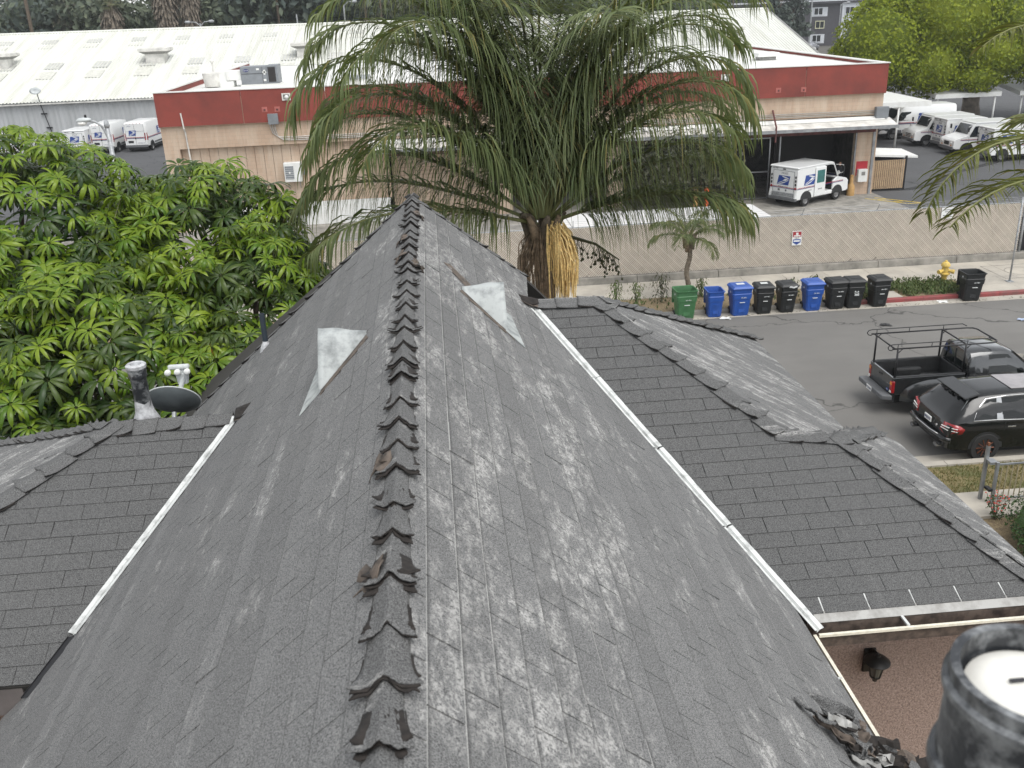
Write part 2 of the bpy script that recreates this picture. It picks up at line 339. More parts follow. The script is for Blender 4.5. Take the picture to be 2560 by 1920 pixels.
# --- edges of the planes (plan polygons)
AP = (RX, 9.42)                                   # far end of the ridge
YN = .25                                          # near end of the roof that is built with single shingles (below the picture)
def inside(poly, x, y):
    c = False; n = len(poly)
    for i in range(n):
        (x1, y1), (x2, y2) = poly[i], poly[(i + 1) % n]
        if (y1 > y) != (y2 > y) and x < (x2 - x1) * (y - y1) / (y2 - y1) + x1: c = not c
    return c
def clip(poly, a, b_, c):          # keep a*x+b*y<=c
    out = []
    for i in range(len(poly)):
        p, q = poly[i], poly[(i + 1) % len(poly)]; dp, dq = a * p[0] + b_ * p[1] - c, a * q[0] + b_ * q[1] - c
        if dp <= 0: out.append(p)
        if dp * dq < 0: s = dp / (dp - dq); out.append((p[0] + (q[0] - p[0]) * s, p[1] + (q[1] - p[1]) * s))
    return out
def clip_convex(poly, cl):
    n = len(cl); ar = sum(cl[i][0] * cl[(i + 1) % n][1] - cl[(i + 1) % n][0] * cl[i][1] for i in range(n))
    for i in range(n):
        p, q = cl[i], cl[(i + 1) % n]; a, b_ = (q[1] - p[1]), -(q[0] - p[0])
        if ar < 0: a, b_ = -a, -b_
        poly = clip(poly, a, b_, a * p[0] + b_ * p[1])
        if len(poly) < 3: return []
    return poly
VR0, VR1 = (.80, 8.56), (2.36, 5.33)              # right valley, top and bottom (plan)
VL0, VL1 = (-1.73, 7.26), (-2.83, 5.30)           # left valley
planes = {
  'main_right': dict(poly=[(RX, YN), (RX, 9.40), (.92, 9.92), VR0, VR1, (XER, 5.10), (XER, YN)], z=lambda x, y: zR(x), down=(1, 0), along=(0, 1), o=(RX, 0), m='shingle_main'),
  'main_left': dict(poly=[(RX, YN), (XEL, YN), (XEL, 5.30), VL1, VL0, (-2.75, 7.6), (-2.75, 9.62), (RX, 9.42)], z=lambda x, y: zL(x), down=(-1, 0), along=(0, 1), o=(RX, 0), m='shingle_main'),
  'right_front': dict(poly=[VR0, (1.50, 8.56), (2.74, 6.87), (3.23, 6.78), (4.20, 5.33), VR1], z=lambda x, y: C2 + T2 * y, down=(0, -1), along=(1, 0), o=(0, 5.325 + 24 * .143 / 1.08853), m='shingle_wing'),
  'right_east': dict(poly=[(1.50, 8.56), (2.74, 6.87), (3.23, 6.87), (3.87, 7.95), (3.87, 10.95)], z=lambda x, y: 8.33 - .58 * (x - 1.50), down=(1, 0), along=(0, 1), o=(1.5, 0), m='shingle_side'),
  'right_east_low': dict(poly=[(3.23, 6.78), (4.22, 5.33), (4.22, 7.75), (3.95, 7.75)], z=lambda x, y: 7.57 - .60 * (x - 3.23), down=(1, 0), along=(0, 1), o=(3.23, 0), m='shingle_side'),
  'left_front': dict(poly=[VL0, VL1, (-5.05, 5.30), (-2.78, 7.26)], z=lambda x, y: C3 + T3 * y, down=(0, -1), along=(1, 0), o=(0, 5.295 + 15 * .143 / 1.118), m='shingle_wing'),
  'left_west': dict(poly=[(-2.78, 7.26), (-5.05, 5.30), (-5.05, 9.3)], z=lambda x, y: 7.93 - .45 * (-2.78 - x), down=(-1, 0), along=(0, 1), o=(-2.78, 0), m='shingle_side'),
}
EXPO, TAB = .143, .333
fields = {}
cands = []
for pn, P_ in planes.items():
    dx, dy = P_['down']; poly = P_['poly']; z = P_['z']
    o = P_['o']; drop = abs(z(o[0], o[1]) - z(o[0] + dx, o[1] + dy)); sl = math.hypot(1, drop)      # slope length for one metre of plan
    nrm = Vector((0, 0, 1)); g0 = Vector((o[0], o[1], z(*o))); ga = Vector((*P_['along'], 0)); gd = Vector((dx, dy, z(o[0] + dx, o[1] + dy) - z(*o))).normalized(); nrm = ga.cross(gd)
    if nrm.z < 0: nrm = -nrm
    P_['nrm'] = nrm; P_['gd'] = gd
    us = [p[0] * P_['along'][0] + p[1] * P_['along'][1] for p in poly]; vs = [((p[0] - o[0]) * dx + (p[1] - o[1]) * dy) for p in poly]
    e = EXPO / sl
    k0, k1 = math.floor(min(vs) / e), math.ceil(max(vs) / e)
    rr = random.Random(pn)
    # main polygons are not convex: clip pieces by point tests, trim with convex parts only where convex
    for k in range(k0, k1):
        off = (k % 2) * TAB * .5 + rr.uniform(-.02, .02); wob = rr.uniform(-.004, .004)
        i0, i1 = math.floor((min(us) - off) / TAB) , math.ceil((max(us) - off) / TAB) + 1
        for i in range(i0, i1):
            gap = rr.choice([.005, .006, .007, .009, .011] if 'main' in pn else [.003, .004, .004, .005, .006]); gap = .013 if (pn == 'right_front' and k == 23) else gap; ua, ub = off + i * TAB + gap, off + (i + 1) * TAB
            va, vb = k * e - e * .28, (k + 1) * e + wob / sl
            if P_['along'][1]: pl = [(o[0] + dx * va, ua), (o[0] + dx * va, ub), (o[0] + dx * vb, ub), (o[0] + dx * vb, ua)]
            else: pl = [(ua, o[1] + dy * va), (ub, o[1] + dy * va), (ub, o[1] + dy * vb), (ua, o[1] + dy * vb)]
            ins = [inside(poly, *p) for p in pl]; mid = inside(poly, sum(p[0] for p in pl) / 4, sum(p[1] for p in pl) / 4)
            if not any(ins) and not mid: continue
            full = all(ins) and mid
            cands.append((pn, pl, (va, vb), full, k, rr.random()))
def convex_parts(pn):
    P_ = planes[pn]['poly']
    if pn == 'main_right': return [[(RX, 8.56), (RX, 9.40), (.92, 9.92), VR0], [(RX, 5.33), (RX, 8.56), VR0, VR1], [(RX, YN), (RX, 5.33), (XER, 5.33), (XER, YN)]]
    if pn == 'main_left': return [[(RX, YN), (XEL, YN), (XEL, 5.30), (RX, 5.30)], [(RX, 5.30), VL1, VL0, (RX, 7.26)], [(RX, 7.26), VL0, (-2.75, 7.6), (-2.75, 9.62), (RX, 9.42)]]
    if pn == 'right_front': return [[VR0, (1.50, 8.56), (2.74, 6.87), (1.60, 6.87)], [(1.60, 6.87), (2.74, 6.87), (3.23, 6.78), (4.20, 5.33), VR1]]
    return [P_]
LIFT = .0075
def tab_solid(mb, pn, pl, lift_rand=0.0):
    """one shingle tab: its lower edge stands proud of the course below"""
    P_ = planes[pn]; z = P_['z']; n_ = P_['nrm']; dx, dy = P_['down']; o = P_['o']
    vv = [((p[0] - o[0]) * dx + (p[1] - o[1]) * dy) for p in pl]; v0, v1 = min(vv), max(vv); top = []; bot = []
    for p, q in zip(pl, vv):
        s = (q - v0) / max(1e-6, v1 - v0); b3 = Vector((p[0], p[1], z(*p)))
        top.append(b3 + n_ * (.003 + LIFT * s + lift_rand * s * s)); bot.append(b3 + n_ * (-.004 + .004 * s + lift_rand * s * s * .8))
    k = len(pl)
    mb.add(top + bot, [tuple(range(k)), tuple(range(2 * k - 1, k - 1, -1))] + [(i, i + k, (i + 1) % k + k, (i + 1) % k) for i in range(k)])
def area_on_screen(pn, pl):
    z = planes[pn]['z']; q = [to_cam((p[0], p[1], z(*p))) for p in pl]
    if any(c is None for c in q): return 0
    if not all(-.02 < c[0] < 1.02 and -.02 < c[1] < 1.02 for c in q): return 0
    return abs(sum(q[i][0] * q[(i + 1) % 4][1] - q[(i + 1) % 4][0] * q[i][1] for i in range(4))) / 2
ranked = sorted([c for c in cands if c[3]], key=lambda c: -area_on_screen(c[0], c[1]))[:300]
single = set(id(c) for c in ranked)
shared = {}
for pn in planes: fields[pn] = MB()
for c in cands:
    pn, pl, vab, full, k, r_ = c
    lift = .0015 * r_ + (.006 if r_ > .97 else 0)
    if id(c) in single:
        mb = MB(); org = Vector((pl[0][0], pl[0][1], planes[pn]['z'](*pl[0])))
        tab_solid(mb, pn, pl, lift)
        mb.v = [tuple(Vector(p) - org) for p in mb.v]
        key = (pn, tuple(round(x, 3) for v_ in mb.v for x in v_))
        if key not in shared: shared[key] = mb.mesh('shingle', planes[pn]['m'])
        ob = link('shingle', shared[key], house); ob.location = org
        continue
    if full: tab_solid(fields[pn], pn, pl, lift)
    else:
        for part in convex_parts(pn):
            q = clip_convex(pl, part)
            if len(q) >= 3: tab_solid(fields[pn], pn, q, lift * .5)
fm = MB(); names = ['shingle_main', 'shingle_wing', 'shingle_side']
for pn in planes:
    fm.mi = names.index(planes[pn]['m']); fm.add(fields[pn].v, fields[pn].f)
tag(fm.build('shingle_field', names, house), kind='stuff')
# --- deck under the shingles, walls, soffits
dk = MB()
for pn, P_ in planes.items():
    for part in convex_parts(pn): dk.slab([(p[0], p[1], P_['z'](*p) - .012) for p in (part if sum(part[i][0] * part[(i + 1) % len(part)][1] - part[(i + 1) % len(part)][0] * part[i][1] for i in range(len(part))) > 0 else part[::-1])], .09)
dk.slab([(RX, 9.44, RZ - .03), (.95, 9.96, zR(.95) - .03), (2.3, 10.6, 6.6), (RX, 10.6, 6.6)], .05)                                # far hip face
dk.slab([(RX, 9.46, RZ - .03), (RX, 10.6, 6.6), (-3.3, 10.6, 6.6), (-2.78, 9.66, zL(-2.78) - .03)], .05)
dk.slab([(1.52, 8.6, 8.30), (3.87, 10.95, 6.93), (1.52, 10.95, 6.93)], .05); dk.slab([(.7, 8.6, 8.30), (1.52, 8.6, 8.30), (1.52, 10.95, 6.97), (.7, 10.95, 6.97)], .05)
dk.slab([(2.76, 6.90, 7.58), (3.22, 6.82, 7.54), (3.95, 7.78, 7.10), (3.2, 7.78, 7.10)], .04)
dk.slab([(-2.8, 7.3, 7.89), (-1.8, 7.3, 7.89), (-1.8, 9.3, 6.85), (-5.05, 9.3, 6.85)], .05)
dk.box(-3.3, 2.25, -3.5, YN, 7.2, 7.3)
dk.build('roof_deck', 'roof_deck', house)
wl = MB(); wl.box(-2.75, 1.95, -4, 9.6, .0, 6.75); wl.box(1.95, 4.0, 5.78, 10.4, 0, 6.72); wl.box(-4.6, -2.75, 5.75, 9.2, 0, 6.7)
wl.build('wall', 'stucco', house)
# --- ridge and hip caps
def cap_run(a, b_, n1, n2, expo, half, curl, seed, m='ridge_cap', lift=.012, w2=None, scroll=False):
    """bent cap shingles along a line from a (upper end) to b (lower, exposed ends point to b); each with curled layered lower edges"""
    a, b_ = Vector(a), Vector(b_); d = (b_ - a).normalized(); L = (b_ - a).length; n_ = max(1, round(L / expo)); e = L / n_
    rr = random.Random(seed); up = (Vector(n1) + Vector(n2)).normalized()
    s1 = d.cross(Vector(n1)).normalized(); s2 = d.cross(Vector(n2)).normalized()
    if s1.dot(s1 - s2) < 0: s1 = -s1
    if s1.z > 0: s1 = -s1
    if s2.z > 0: s2 = -s2
    for k in range(n_):
        st = a + d * (e * k - e * .18 + (rr.uniform(-.035, .035) if scroll else 0)); mb = MB(); c_ = curl * rr.uniform(.5, 1.35); jit = rr.uniform(-.035, .035); hw = half * rr.uniform(.82, 1.16)
        cl = [c_ * rr.uniform(.3, 1.6), c_ * rr.uniform(.5, 1.5)]; ph = rr.uniform(0, 9); thick = (.023 if scroll else .012) * rr.uniform(.75, 1.25)
        layers = 6 if scroll else 2; rag = .014 if scroll else .006
        for ly in range(layers):
            mb.mi = 0 if ly == 0 else 1; endo = rr.uniform(-.05, .03) if (ly and scroll) else 0; wsc = 1 + (rr.uniform(-.06, .14) if ly else 0); u0 = ly / max(1, layers - 1)
            def fn(i, j, ly=ly, endo=endo, wsc=wsc, u0=u0):
                tt = i; s = j * 2 - 1; side = s1 if s < 0 else s2; q = abs(s)
                endw = rag * noise.noise((s * 8 + ph, ly * 3.3, k)) + endo * (.3 + q)
                p = st + d * ((e * 1.18 + endw) * tt + jit * q * tt) + side * (hw * wsc * q)
                nn = (Vector(n1) if s < 0 else Vector(n2)).lerp(up, 1 - min(1, q * 2.2)).normalized()
                ramp_ = max(0, (tt - .30) / .70) ** 1.5
                h = lift + thick * ramp_ * (1 - u0) + cl[0 if s < 0 else 1] * ramp_ ** 2 * (max(0, q - .45) / .55) ** 1.6 - .006 * math.sin(math.pi * q) * ramp_ + .004 * noise.noise((tt * 3 + ph, s * 5, k + ly * 2.0)) * ramp_
                return p + nn * h
            if ly == 0: mb.grid(fn, 8, 14)
            else: mb.grid(lambda i, j, f_=fn: f_(.5 + .5 * i, j), 4, 14)
        if rr.random() < (.36 if (scroll and k > n_ - 16) else .12) * scroll:     # torn strip of felt
            mb.mi = 2; q0 = st + d * (e * rr.uniform(.5, .8)); sd = rr.choice([s1, s2]); nn = Vector(n1) if sd is s1 else Vector(n2)
            mb.grid(lambda i, j: q0 + d * (e * .5 * i + .03 * math.sin(j * 9 + ph)) + sd * (.02 + .10 * j + .02 * math.sin(i * 8)) + nn * (lift + .018 + .012 * math.sin(i * 6 + j * 4 + ph)), 4, 4)
        o = mb.build(m, ['shingle_cap', 'asphalt_edge', 'torn_felt'], house, smooth=True, fix=False)
        so = o.modifiers.new('thick', 'SOLIDIFY'); so.thickness = .005; so.offset = -1
nR = planes['main_right']['nrm']; nL = planes['main_left']['nrm']; nF = planes['right_front']['nrm']; nE = planes['right_east']['nrm']
nE2 = planes['right_east_low']['nrm']; nLF = planes['left_front']['nrm']; nLW = planes['left_west']['nrm']
cap_run((RX, 9.40, RZ + .004), (RX, .35, RZ + .004), nL, nR, .262, .074, .022, 11, lift=.005, scroll=True)
nfar = Vector((0, .80, .6))
cap_run((RX, 9.42, RZ), (.92, 9.94, zR(.92)), nR, Vector((.3, .75, .6)).normalized(), .2, .085, .022, 12)
cap_run((RX, 9.44, RZ), (-2.72, 9.64, zL(-2.72)), nL, Vector((-.2, .8, .6)).normalized(), .2, .085, .022, 13)
cap_run((1.50, 8.58, 8.345), (.84, 8.58, 8.35), nF, Vector((0, .42, .9)).normalized(), .22, .13, .012, 14)
cap_run((1.46, 8.57, 8.345), (2.74, 6.87, 7.615), nF, nE, .215, .098, .026, 15, lift=.009)
cap_run((2.70, 6.90, 7.62), (3.27, 6.78, 7.575), nF, Vector((0, .42, .9)).normalized(), .19, .125, .025, 16)
cap_run((3.20, 6.80, 7.59), (4.22, 5.30, 6.94), nF, nE2, .205, .098, .026, 17, lift=.009)
cap_run((1.50, 8.58, 8.345), (3.87, 10.95, 6.99), nE, Vector((0, .5, .86)).normalized(), .17, .12, .03, 18)
cap_run((3.24, 6.80, 7.58), (3.96, 7.78, 7.14), nE2, Vector((0, .5, .86)).normalized(), .13, .12, .035, 19)
cap_run((-2.78, 7.28, 7.935), (-1.78, 7.28, 7.94), nLF, Vector((0, .48, .88)).normalized(), .21, .13, .018, 20)
cap_run((-2.74, 7.27, 7.94), (-5.08, 5.27, 6.93), nLF, nLW, .21, .098, .026, 21, lift=.009)
cap_run((-2.78, 7.28, 7.935), (-5.05, 9.3, 6.91), nLW, Vector((0, .48, .88)).normalized(), .14, .11, .03, 22)
# --- white valley flashing: a folded strip in each valley, pieced and chipped
def valley(p0, p1, za, zb_, na, nb, wa, wb, cuts, name='valley_flashing'):
    p0, p1 = Vector(p0), Vector(p1); d = (p1 - p0).normalized(); L = (p1 - p0).length
    sa = d.cross(na).normalized(); sb = d.cross(nb).normalized()
    if sa.dot(Vector((RX, p0.y, 0)) - Vector((p0.x, p0.y, 0))) < 0: sa = -sa       # towards the main ridge
    if sb.dot(sa) > 0: sb = -sb
    for (c0, c1) in cuts:
        mb = MB(); n_ = max(3, int((c1 - c0) * L / .07)); rr = random.Random(int(c0 * 1000))
        def fn(i, j):
            tt = c0 + (c1 - c0) * i; rag = .010 * noise.noise((tt * 40, 3.1, c0)) * (1 if 0 < i < 1 else 0)
            base = p0 + d * (L * tt)
            prof = [(sa, wa + rag, .013), (sa, wa * .62, .020), (sa, wa * .10, .004), (sb, wb * .06, .004), (sb, wb * .35, .026), (sb, wb + rag * .5, .020)]
            s_, w_, h_ = prof[round(j * 5)]; nn = na if s_ is sa else nb
            return base + s_ * w_ + nn * h_
        mb.grid(fn, n_, 5); o = mb.build(name, 'flashing_white', house, fix=False); so = o.modifiers.new('thick', 'SOLIDIFY'); so.thickness = .004
valley((.81, 8.54, zR(.81)), (2.42, 5.20, zR(2.42)), 0, 0, nR, nF, .058, .058, ((.0, .287), (.289, .52), (.524, .745), (.749, 1.0)))
valley((-1.74, 7.24, zL(-1.74)), (-2.67, 5.57, zL(-2.67)), 0, 0, nL, nLF, .050, .050, ((.0, .99),))
mb = MB(); mb.grid(lambda i, j: (-2.67 - .22 * i + (.05 if j < .5 else -.03), 5.57 - .36 * i, zL(-2.67 - .22 * i) + .018 + .02 * abs(j - .5)), 6, 2); o = mb.build('valley_flashing', 'dark_metal', house, fix=False); so = o.modifiers.new('t', 'SOLIDIFY'); so.thickness = .004
# --- gutters
gt = MB(); gy0 = 5.33; gz0 = C2 + T2 * gy0
gt.slab([(2.44, gy0 + .015, gz0 + .010), (2.44, gy0 - .055, gz0 - .035), (4.5, gy0 - .055, gz0 - .035), (4.5, gy0 + .015, gz0 + .010)][::-1], .004)
o = gt.build('drip_edge', 'drip_metal', house)
gt = MB(); gt.prism([(gy0 - .05, gz0 - .04), (gy0 - .05, gz0 - .16), (gy0 - .155, gz0 - .16), (gy0 - .165, gz0 - .05), (gy0 - .160, gz0 - .05), (gy0 - .150, gz0 - .150), (gy0 - .055, gz0 - .150), (gy0 - .055, gz0 - .04)], 2.42, 4.5, 'x')
gt.build('gutter', 'old_gutter', house)
gl = MB(); gl.box(2.42, 4.5, gy0 - .178, gy0 - .158, gz0 - .062, gz0 - .042); gl.box(2.385, 2.408, 4.02, gy0 - .15, 6.865, 6.885); gl.build('gutter_lip', 'cream_trim', house)
gl = MB(); gl.box(3.05, 3.07, gy0 - .16, gy0 - .02, gz0 - .045, gz0 - .03); gl.build('gutter_strap', 'flashing_white', house)
gl = MB(); gl.box(2.29, 2.40, 4.72, 4.735, 6.875, 6.888); gl.build('gutter_strap', 'flashing_white', house)
gl = MB(); gl.prism([(2.27, 6.93), (2.27, 6.80), (2.36, 6.80), (2.385, 6.87), (2.378, 6.87), (2.355, 6.81), (2.28, 6.81), (2.28, 6.93)], 4.0, gy0 - .16, 'y'); gl.build('gutter', 'old_gutter', house)
fs = MB(); fs.box(2.40, 4.5, gy0 + .0, gy0 + .035, gz0 - .26, gz0 - .05); fs.box(2.0, 4.2, gy0 + .04, 5.78, gz0 - .26, gz0 - .20); fs.build('fascia_board', 'fascia', house); fs = MB(); fs.box(2.19, 2.265, .3, gy0, 6.74, 6.96); fs.build('fascia_board', 'fascia', house); fs = MB(); fs.box(1.95, 2.19, .3, 5.7, 6.74, 6.78); fs.build('soffit', 'fascia', house); fs = MB(); fs.box(-4.95, -2.95, 5.31, 5.35, 6.70, 6.91); fs.build('fascia_board', 'fascia', house)
st = MB(); st.slab([(2.42, gy0 + .006, gz0 + .0035), (4.15, gy0 + .006, gz0 + .0035), (4.06, gy0 + .145, gz0 + .0635), (2.36, gy0 + .145, gz0 + .0635)], .002); st.build('starter_strip', 'flashing_white', house)
# --- hooded sheet-metal vents let into the slopes
def hood(yc, sgn, x_up, x_dn, half, hgt):
    nn = nR if sgn > 0 else nL; zz = zR if sgn > 0 else zL; v = link('roof_vent', None, house)
    def P(xx, yy, h): return Vector((xx, yy, zz(xx) + h))
    xu, xd = RX + sgn * x_up, RX + sgn * x_dn
    mb = MB()
    def fn(i, j):
        a = math.pi * j; r_ = i
        return P(xu + (xd - xu) * i, yc - half * math.cos(a) * (.10 + .90 * r_), .012 + hgt * (1 - abs(math.cos(a)) ** 1.3) * (.03 + .97 * r_) * (1 + .025 * math.sin(9 * i + 5 * j)))
    mb.grid(fn, 10, 20); o = mb.build('hood', 'zinc', v, smooth=True, fix=False); so = o.modifiers.new('t', 'SOLIDIFY'); so.thickness = .006; so.offset = 0
    mb = MB(); mb.grid(lambda i, j: P(xd - sgn * .03, yc - half * .94 * math.cos(math.pi * j) * 1.0, .008 + i * (hgt * .90 * (1 - abs(math.cos(math.pi * j)) ** 1.3))), 1, 14); mb.build('screen', 'dark_metal', v, fix=False)
    mb = MB(); q = [P(xd - sgn * .02, yc - half * 1.04, .014), P(xd + sgn * .12, yc - half * 1.35, .016), P(xd + sgn * .07, yc + half * 1.1, .016), P(xd - sgn * .02, yc + half * 1.04, .014)]
    mb.slab(q if sgn < 0 else q[::-1], .004); mb.build('flange', 'zinc', v)
    mb = MB(); q = [P(xu, yc - half * .18, .013), P(xd - sgn * .02, yc - half * 1.02, .016), P(xd - sgn * .02, yc - half * 1.26, .013), P(xu - sgn * .02, yc - half * .5, .013)]
    mb.slab(q if sgn > 0 else q[::-1], .003)
    mb.build('sealant', 'torn_felt', v)
hood(5.97, -1, .28, .595, .32, .335); hood(7.22, 1, .39, .725, .28, .335)
# dried tar patch up-slope of the right vent
mb = MB(); mb.grid(lambda i, j: Vector((.03 + .50 * i + .05 * j * (1 - i), 7.62 - .80 * i + (.10 + .12 * math.sin(3.1 * i)) * j + .03 * noise.noise((i * 9, j * 3, 1)), zR(.03 + .50 * i + .05 * j * (1 - i)) + .016 + .006 * noise.noise((i * 20, j * 7, 2)))), 24, 5); mb.build('tar_patch', 'torn_felt', house, smooth=True, fix=False)
# --- peeled shingle scraps heaped at the broken eave
rr = random.Random(5)
for k in range(34):
    s_ = rr.random(); x = 1.80 + .62 * s_ + rr.uniform(-.06, .06); y = 3.86 + rr.uniform(-.26, .16) - .05 * s_ ; z = max(zR(min(x, 2.3)), 6.88) + .02 + .05 * rr.random()
    L_, W_ = rr.uniform(.10, .30), rr.uniform(.035, .085); a = rr.gauss(-.75, .5); tl = rr.uniform(-.3, .5); ph = rr.random() * 9
    mb = MB(); ca, sa_ = math.cos(a), math.sin(a)
    def fn(i, j):
        l, w_ = (i - .5) * L_, (j - .5) * W_ * (1 + .5 * math.sin(i * 7 + ph)) + .01 * math.sin(13 * i + ph)
        return (x + l * ca - w_ * sa_, y + l * sa_ + w_ * ca, z + .02 + l * math.sin(tl) * .6 - (l * ca) * .5 + .04 * (i - .4) ** 2 + .02 * math.sin(j * 4 + ph))
    mb.grid(fn, 7, 3); o = mb.build('torn_shingle', rr.choice(['asphalt_edge', 'asphalt_edge', 'shingle_cap', 'torn_felt', 'drip_metal']), house, fix=False); so = o.modifiers.new('t', 'SOLIDIFY'); so.thickness = .006
mb = MB(); mb.grid(lambda i, j: (2.28 + .50 * i, 3.45 + .50 * j + .08 * i, 6.93 - .08 * i + .03 * math.sin(5 * i + 4 * j)), 6, 6); o = mb.build('torn_shingle', 'asphalt_edge', house, fix=False); so = o.modifiers.new('t', 'SOLIDIFY'); so.thickness = .008
# torn patches where wing ridges meet the main slope
for (x, y, z, s_) in ((.80, 8.56, 8.42, 1), (-1.66, 7.27, 8.02, -1)):
    for k in range(5):
        ph = rr.random() * 9; mb = MB(); mb.grid(lambda i, j: (x + s_ * (-.16 + .26 * i), y - .10 + .2 * j + .03 * math.sin(6 * i + ph), z - .05 - .06 * i + .02 * math.sin(5 * j + 4 * i + ph) + .012 * k), 5, 4); o = mb.build('torn_shingle', ['torn_felt', 'asphalt_edge', 'shingle_cap'][k % 3], house, fix=False, smooth=True); so = o.modifiers.new('t', 'SOLIDIFY'); so.thickness = .004

# ================================================================= things on the roof
mat('tar_black', (.020, .022, .025), .28, var=.5, scale=10, c2=(.22, .23, .235), bmp=.4, bscale=18, lo=.47, hi=.60); mat('silver_patch', (.50, .51, .52), .55, .2, var=.3, scale=14, c2=(.22, .22, .23))
mat('cap_cream', (.68, .67, .62), .6, var=.08, scale=7, c2=(.55, .54, .49)); mat('abs_blue', (.03, .042, .055), .5)
# near flue, out of focus at the picture's lower right corner
fx, fy, fz = .835, 1.05, 10.06
fl = thing('flue_pipe', 'black flue pipe with cream cap inside its rim, large and close at lower right corner', 'vent pipe', (fx, fy, zR(fx)))
z0 = zR(fx); tz = fz - z0
mb = MB(); mb.lathe([(.118, -.1), (.118, tz - .21), (.128, tz - .20), (.134, tz - .185), (.132, tz - .17), (.124, tz - .165), (.122, tz - .05), (.130, tz - .04), (.130, tz - .028), (.122, tz - .022), (.122, tz), (.108, tz), (.106, tz - .045), (.100, tz - .06)], 48, caps=False); mb.build('pipe', 'tar_black', fl, smooth=True, angle=40)
mb = MB(); mb.lathe([(.099, tz - .07), (.099, tz - .035), (.080, tz - .024), (.06, tz - .022), (.045, tz - .026), (.002, tz - .024)], 48); mb.build('cap', 'cap_cream', fl, smooth=True, angle=40)
mb = MB(); mb.box(-.035, -.012, .012, .018, tz - .0225, tz - .019); mb.build('rivet', 'ink', fl)
mb = MB(); mb.lathe([(.2, -.10), (.14, .0), (.118, .06)], 24, caps=False); mb.build('boot', 'tar_black', fl, smooth=True)
# flue behind the left wing's ridge
fl = thing('flue_pipe', 'tarred vent pipe with open round cap behind left wing ridge, beside satellite dish', 'vent pipe', (-2.53, 7.43, 7.86))
mb = MB(); mb.lathe([(.066, -.1), (.064, .40), (.072, .41), (.075, .425), (.072, .44), (.075, .455), (.072, .47), (.078, .48), (.078, .50)], 24, caps=False); mb.build('pipe', 'tar_black', fl, smooth=True, angle=40)
mb = MB(); mb.lathe([(.080, .49), (.082, .515), (.070, .525), (.046, .522), (.044, .50), (.01, .497)], 24); mb.build('cap', 'silver_patch', fl, smooth=True, angle=40)
mb = MB(); mb.lathe([(.13, -.06), (.105, .03), (.078, .10), (.068, .15), (.066, .20)], 16, caps=False)
mb.v = [(p[0] * (1 + .12 * noise.noise((p[0] * 20, p[1] * 20, p[2] * 15))), p[1], p[2] + .03 * noise.noise((p[0] * 16, p[1] * 16, 4))) for p in mb.v]; mb.build('collar', 'silver_patch', fl, smooth=True)
# thin soil pipe on the left slope
sp = thing('soil_pipe', 'thin dark soil pipe standing on the left slope against the green tree', 'vent pipe', (-1.82, 9.22, zL(-1.82)))
mb = MB(); mb.lathe([(.028, -.05), (.028, .36), (.024, .36), (.022, .30)], 16, caps=False); mb.build('pipe', 'abs_blue', sp, smooth=True, angle=40)
mb = MB(); mb.lathe([(.075, -.06), (.05, .02), (.034, .05), (.029, .07)], 12, caps=False); mb.build('boot', 'silver_patch', sp, smooth=True)
# satellite dish seen from behind
mat('dish_grey', (.10, .115, .12), .45, var=.15, scale=4); mat('dish_light', (.50, .53, .53), .45, var=.1)
dsh = thing('satellite_dish', 'grey satellite dish with three-eyed receiver arm behind left wing ridge', 'satellite dish', (-2.44, 7.86, 7.54))
mb = MB(); mb.tube([(0, -.02, -.1), (0, -.02, .12), (0, .04, .2)], .02, 10); mb.build('mast', 'galvanised', dsh)
q = Matrix.Translation((0.0, .02, .27)) @ Matrix.Rotation(R(4), 4, 'Y') @ Matrix.Rotation(R(-58), 4, 'X')
mb = MB(); mb.lathe([(.004, .0), (.08, .006), (.16, .025), (.225, .055), (.235, .066), (.226, .068), (.16, .04), (.08, .02), (.004, .014)], 36, caps=False); mb.v = [(p[0], p[1] * .82, p[2]) for p in mb.v]; mb.xf(q); mb.build('reflector', 'dish_grey', dsh, smooth=True, angle=50)
mb = MB(); rim = [(.236 * math.cos(2 * math.pi * k / 40), .194 * math.sin(2 * math.pi * k / 40), .068) for k in range(40)]; mb.tube(rim, .006, 6, closed=True); mb.xf(q); mb.build('rim', 'dish_light', dsh, smooth=True)
mb = MB(); mb.tube([(.02, .26, .32), (.05, .32, .42), (.05, .33, .46)], [.02, .028, .03], 10); mb.hexa([(.0, .30, .36), (.08, .30, .36), (.09, .34, .36), (.0, .34, .36), (-.015, .31, .49), (.105, .31, .49), (.105, .35, .49), (-.015, .35, .49)]); mb.build('receiver_arm', 'dish_light', dsh, smooth=False, bevel=.006)
mb = MB(); mb.box(-.07, .12, .30, .345, .50, .545); mb.build('receiver', 'dish_light', dsh, bevel=.015)
for k in range(3):
    mb = MB(); mb.lathe([(.012, .0), (.022, -.02), (.029, -.045), (.027, -.065), (.014, -.072)], 14, c=(-.06 + .085 * k, .305, .495), axis='y'); mb.build('receiver_eye', 'white_paint', dsh, smooth=True)
mb = MB(); mb.box(-.06, .06, -.09, -.04, .10, .13); mb.box(-.065, -.04, -.09, -.03, .12, .165); mb.box(.035, .06, -.09, -.03, .12, .165); mb.build('bracket', 'galvanised', dsh, bevel=.004)
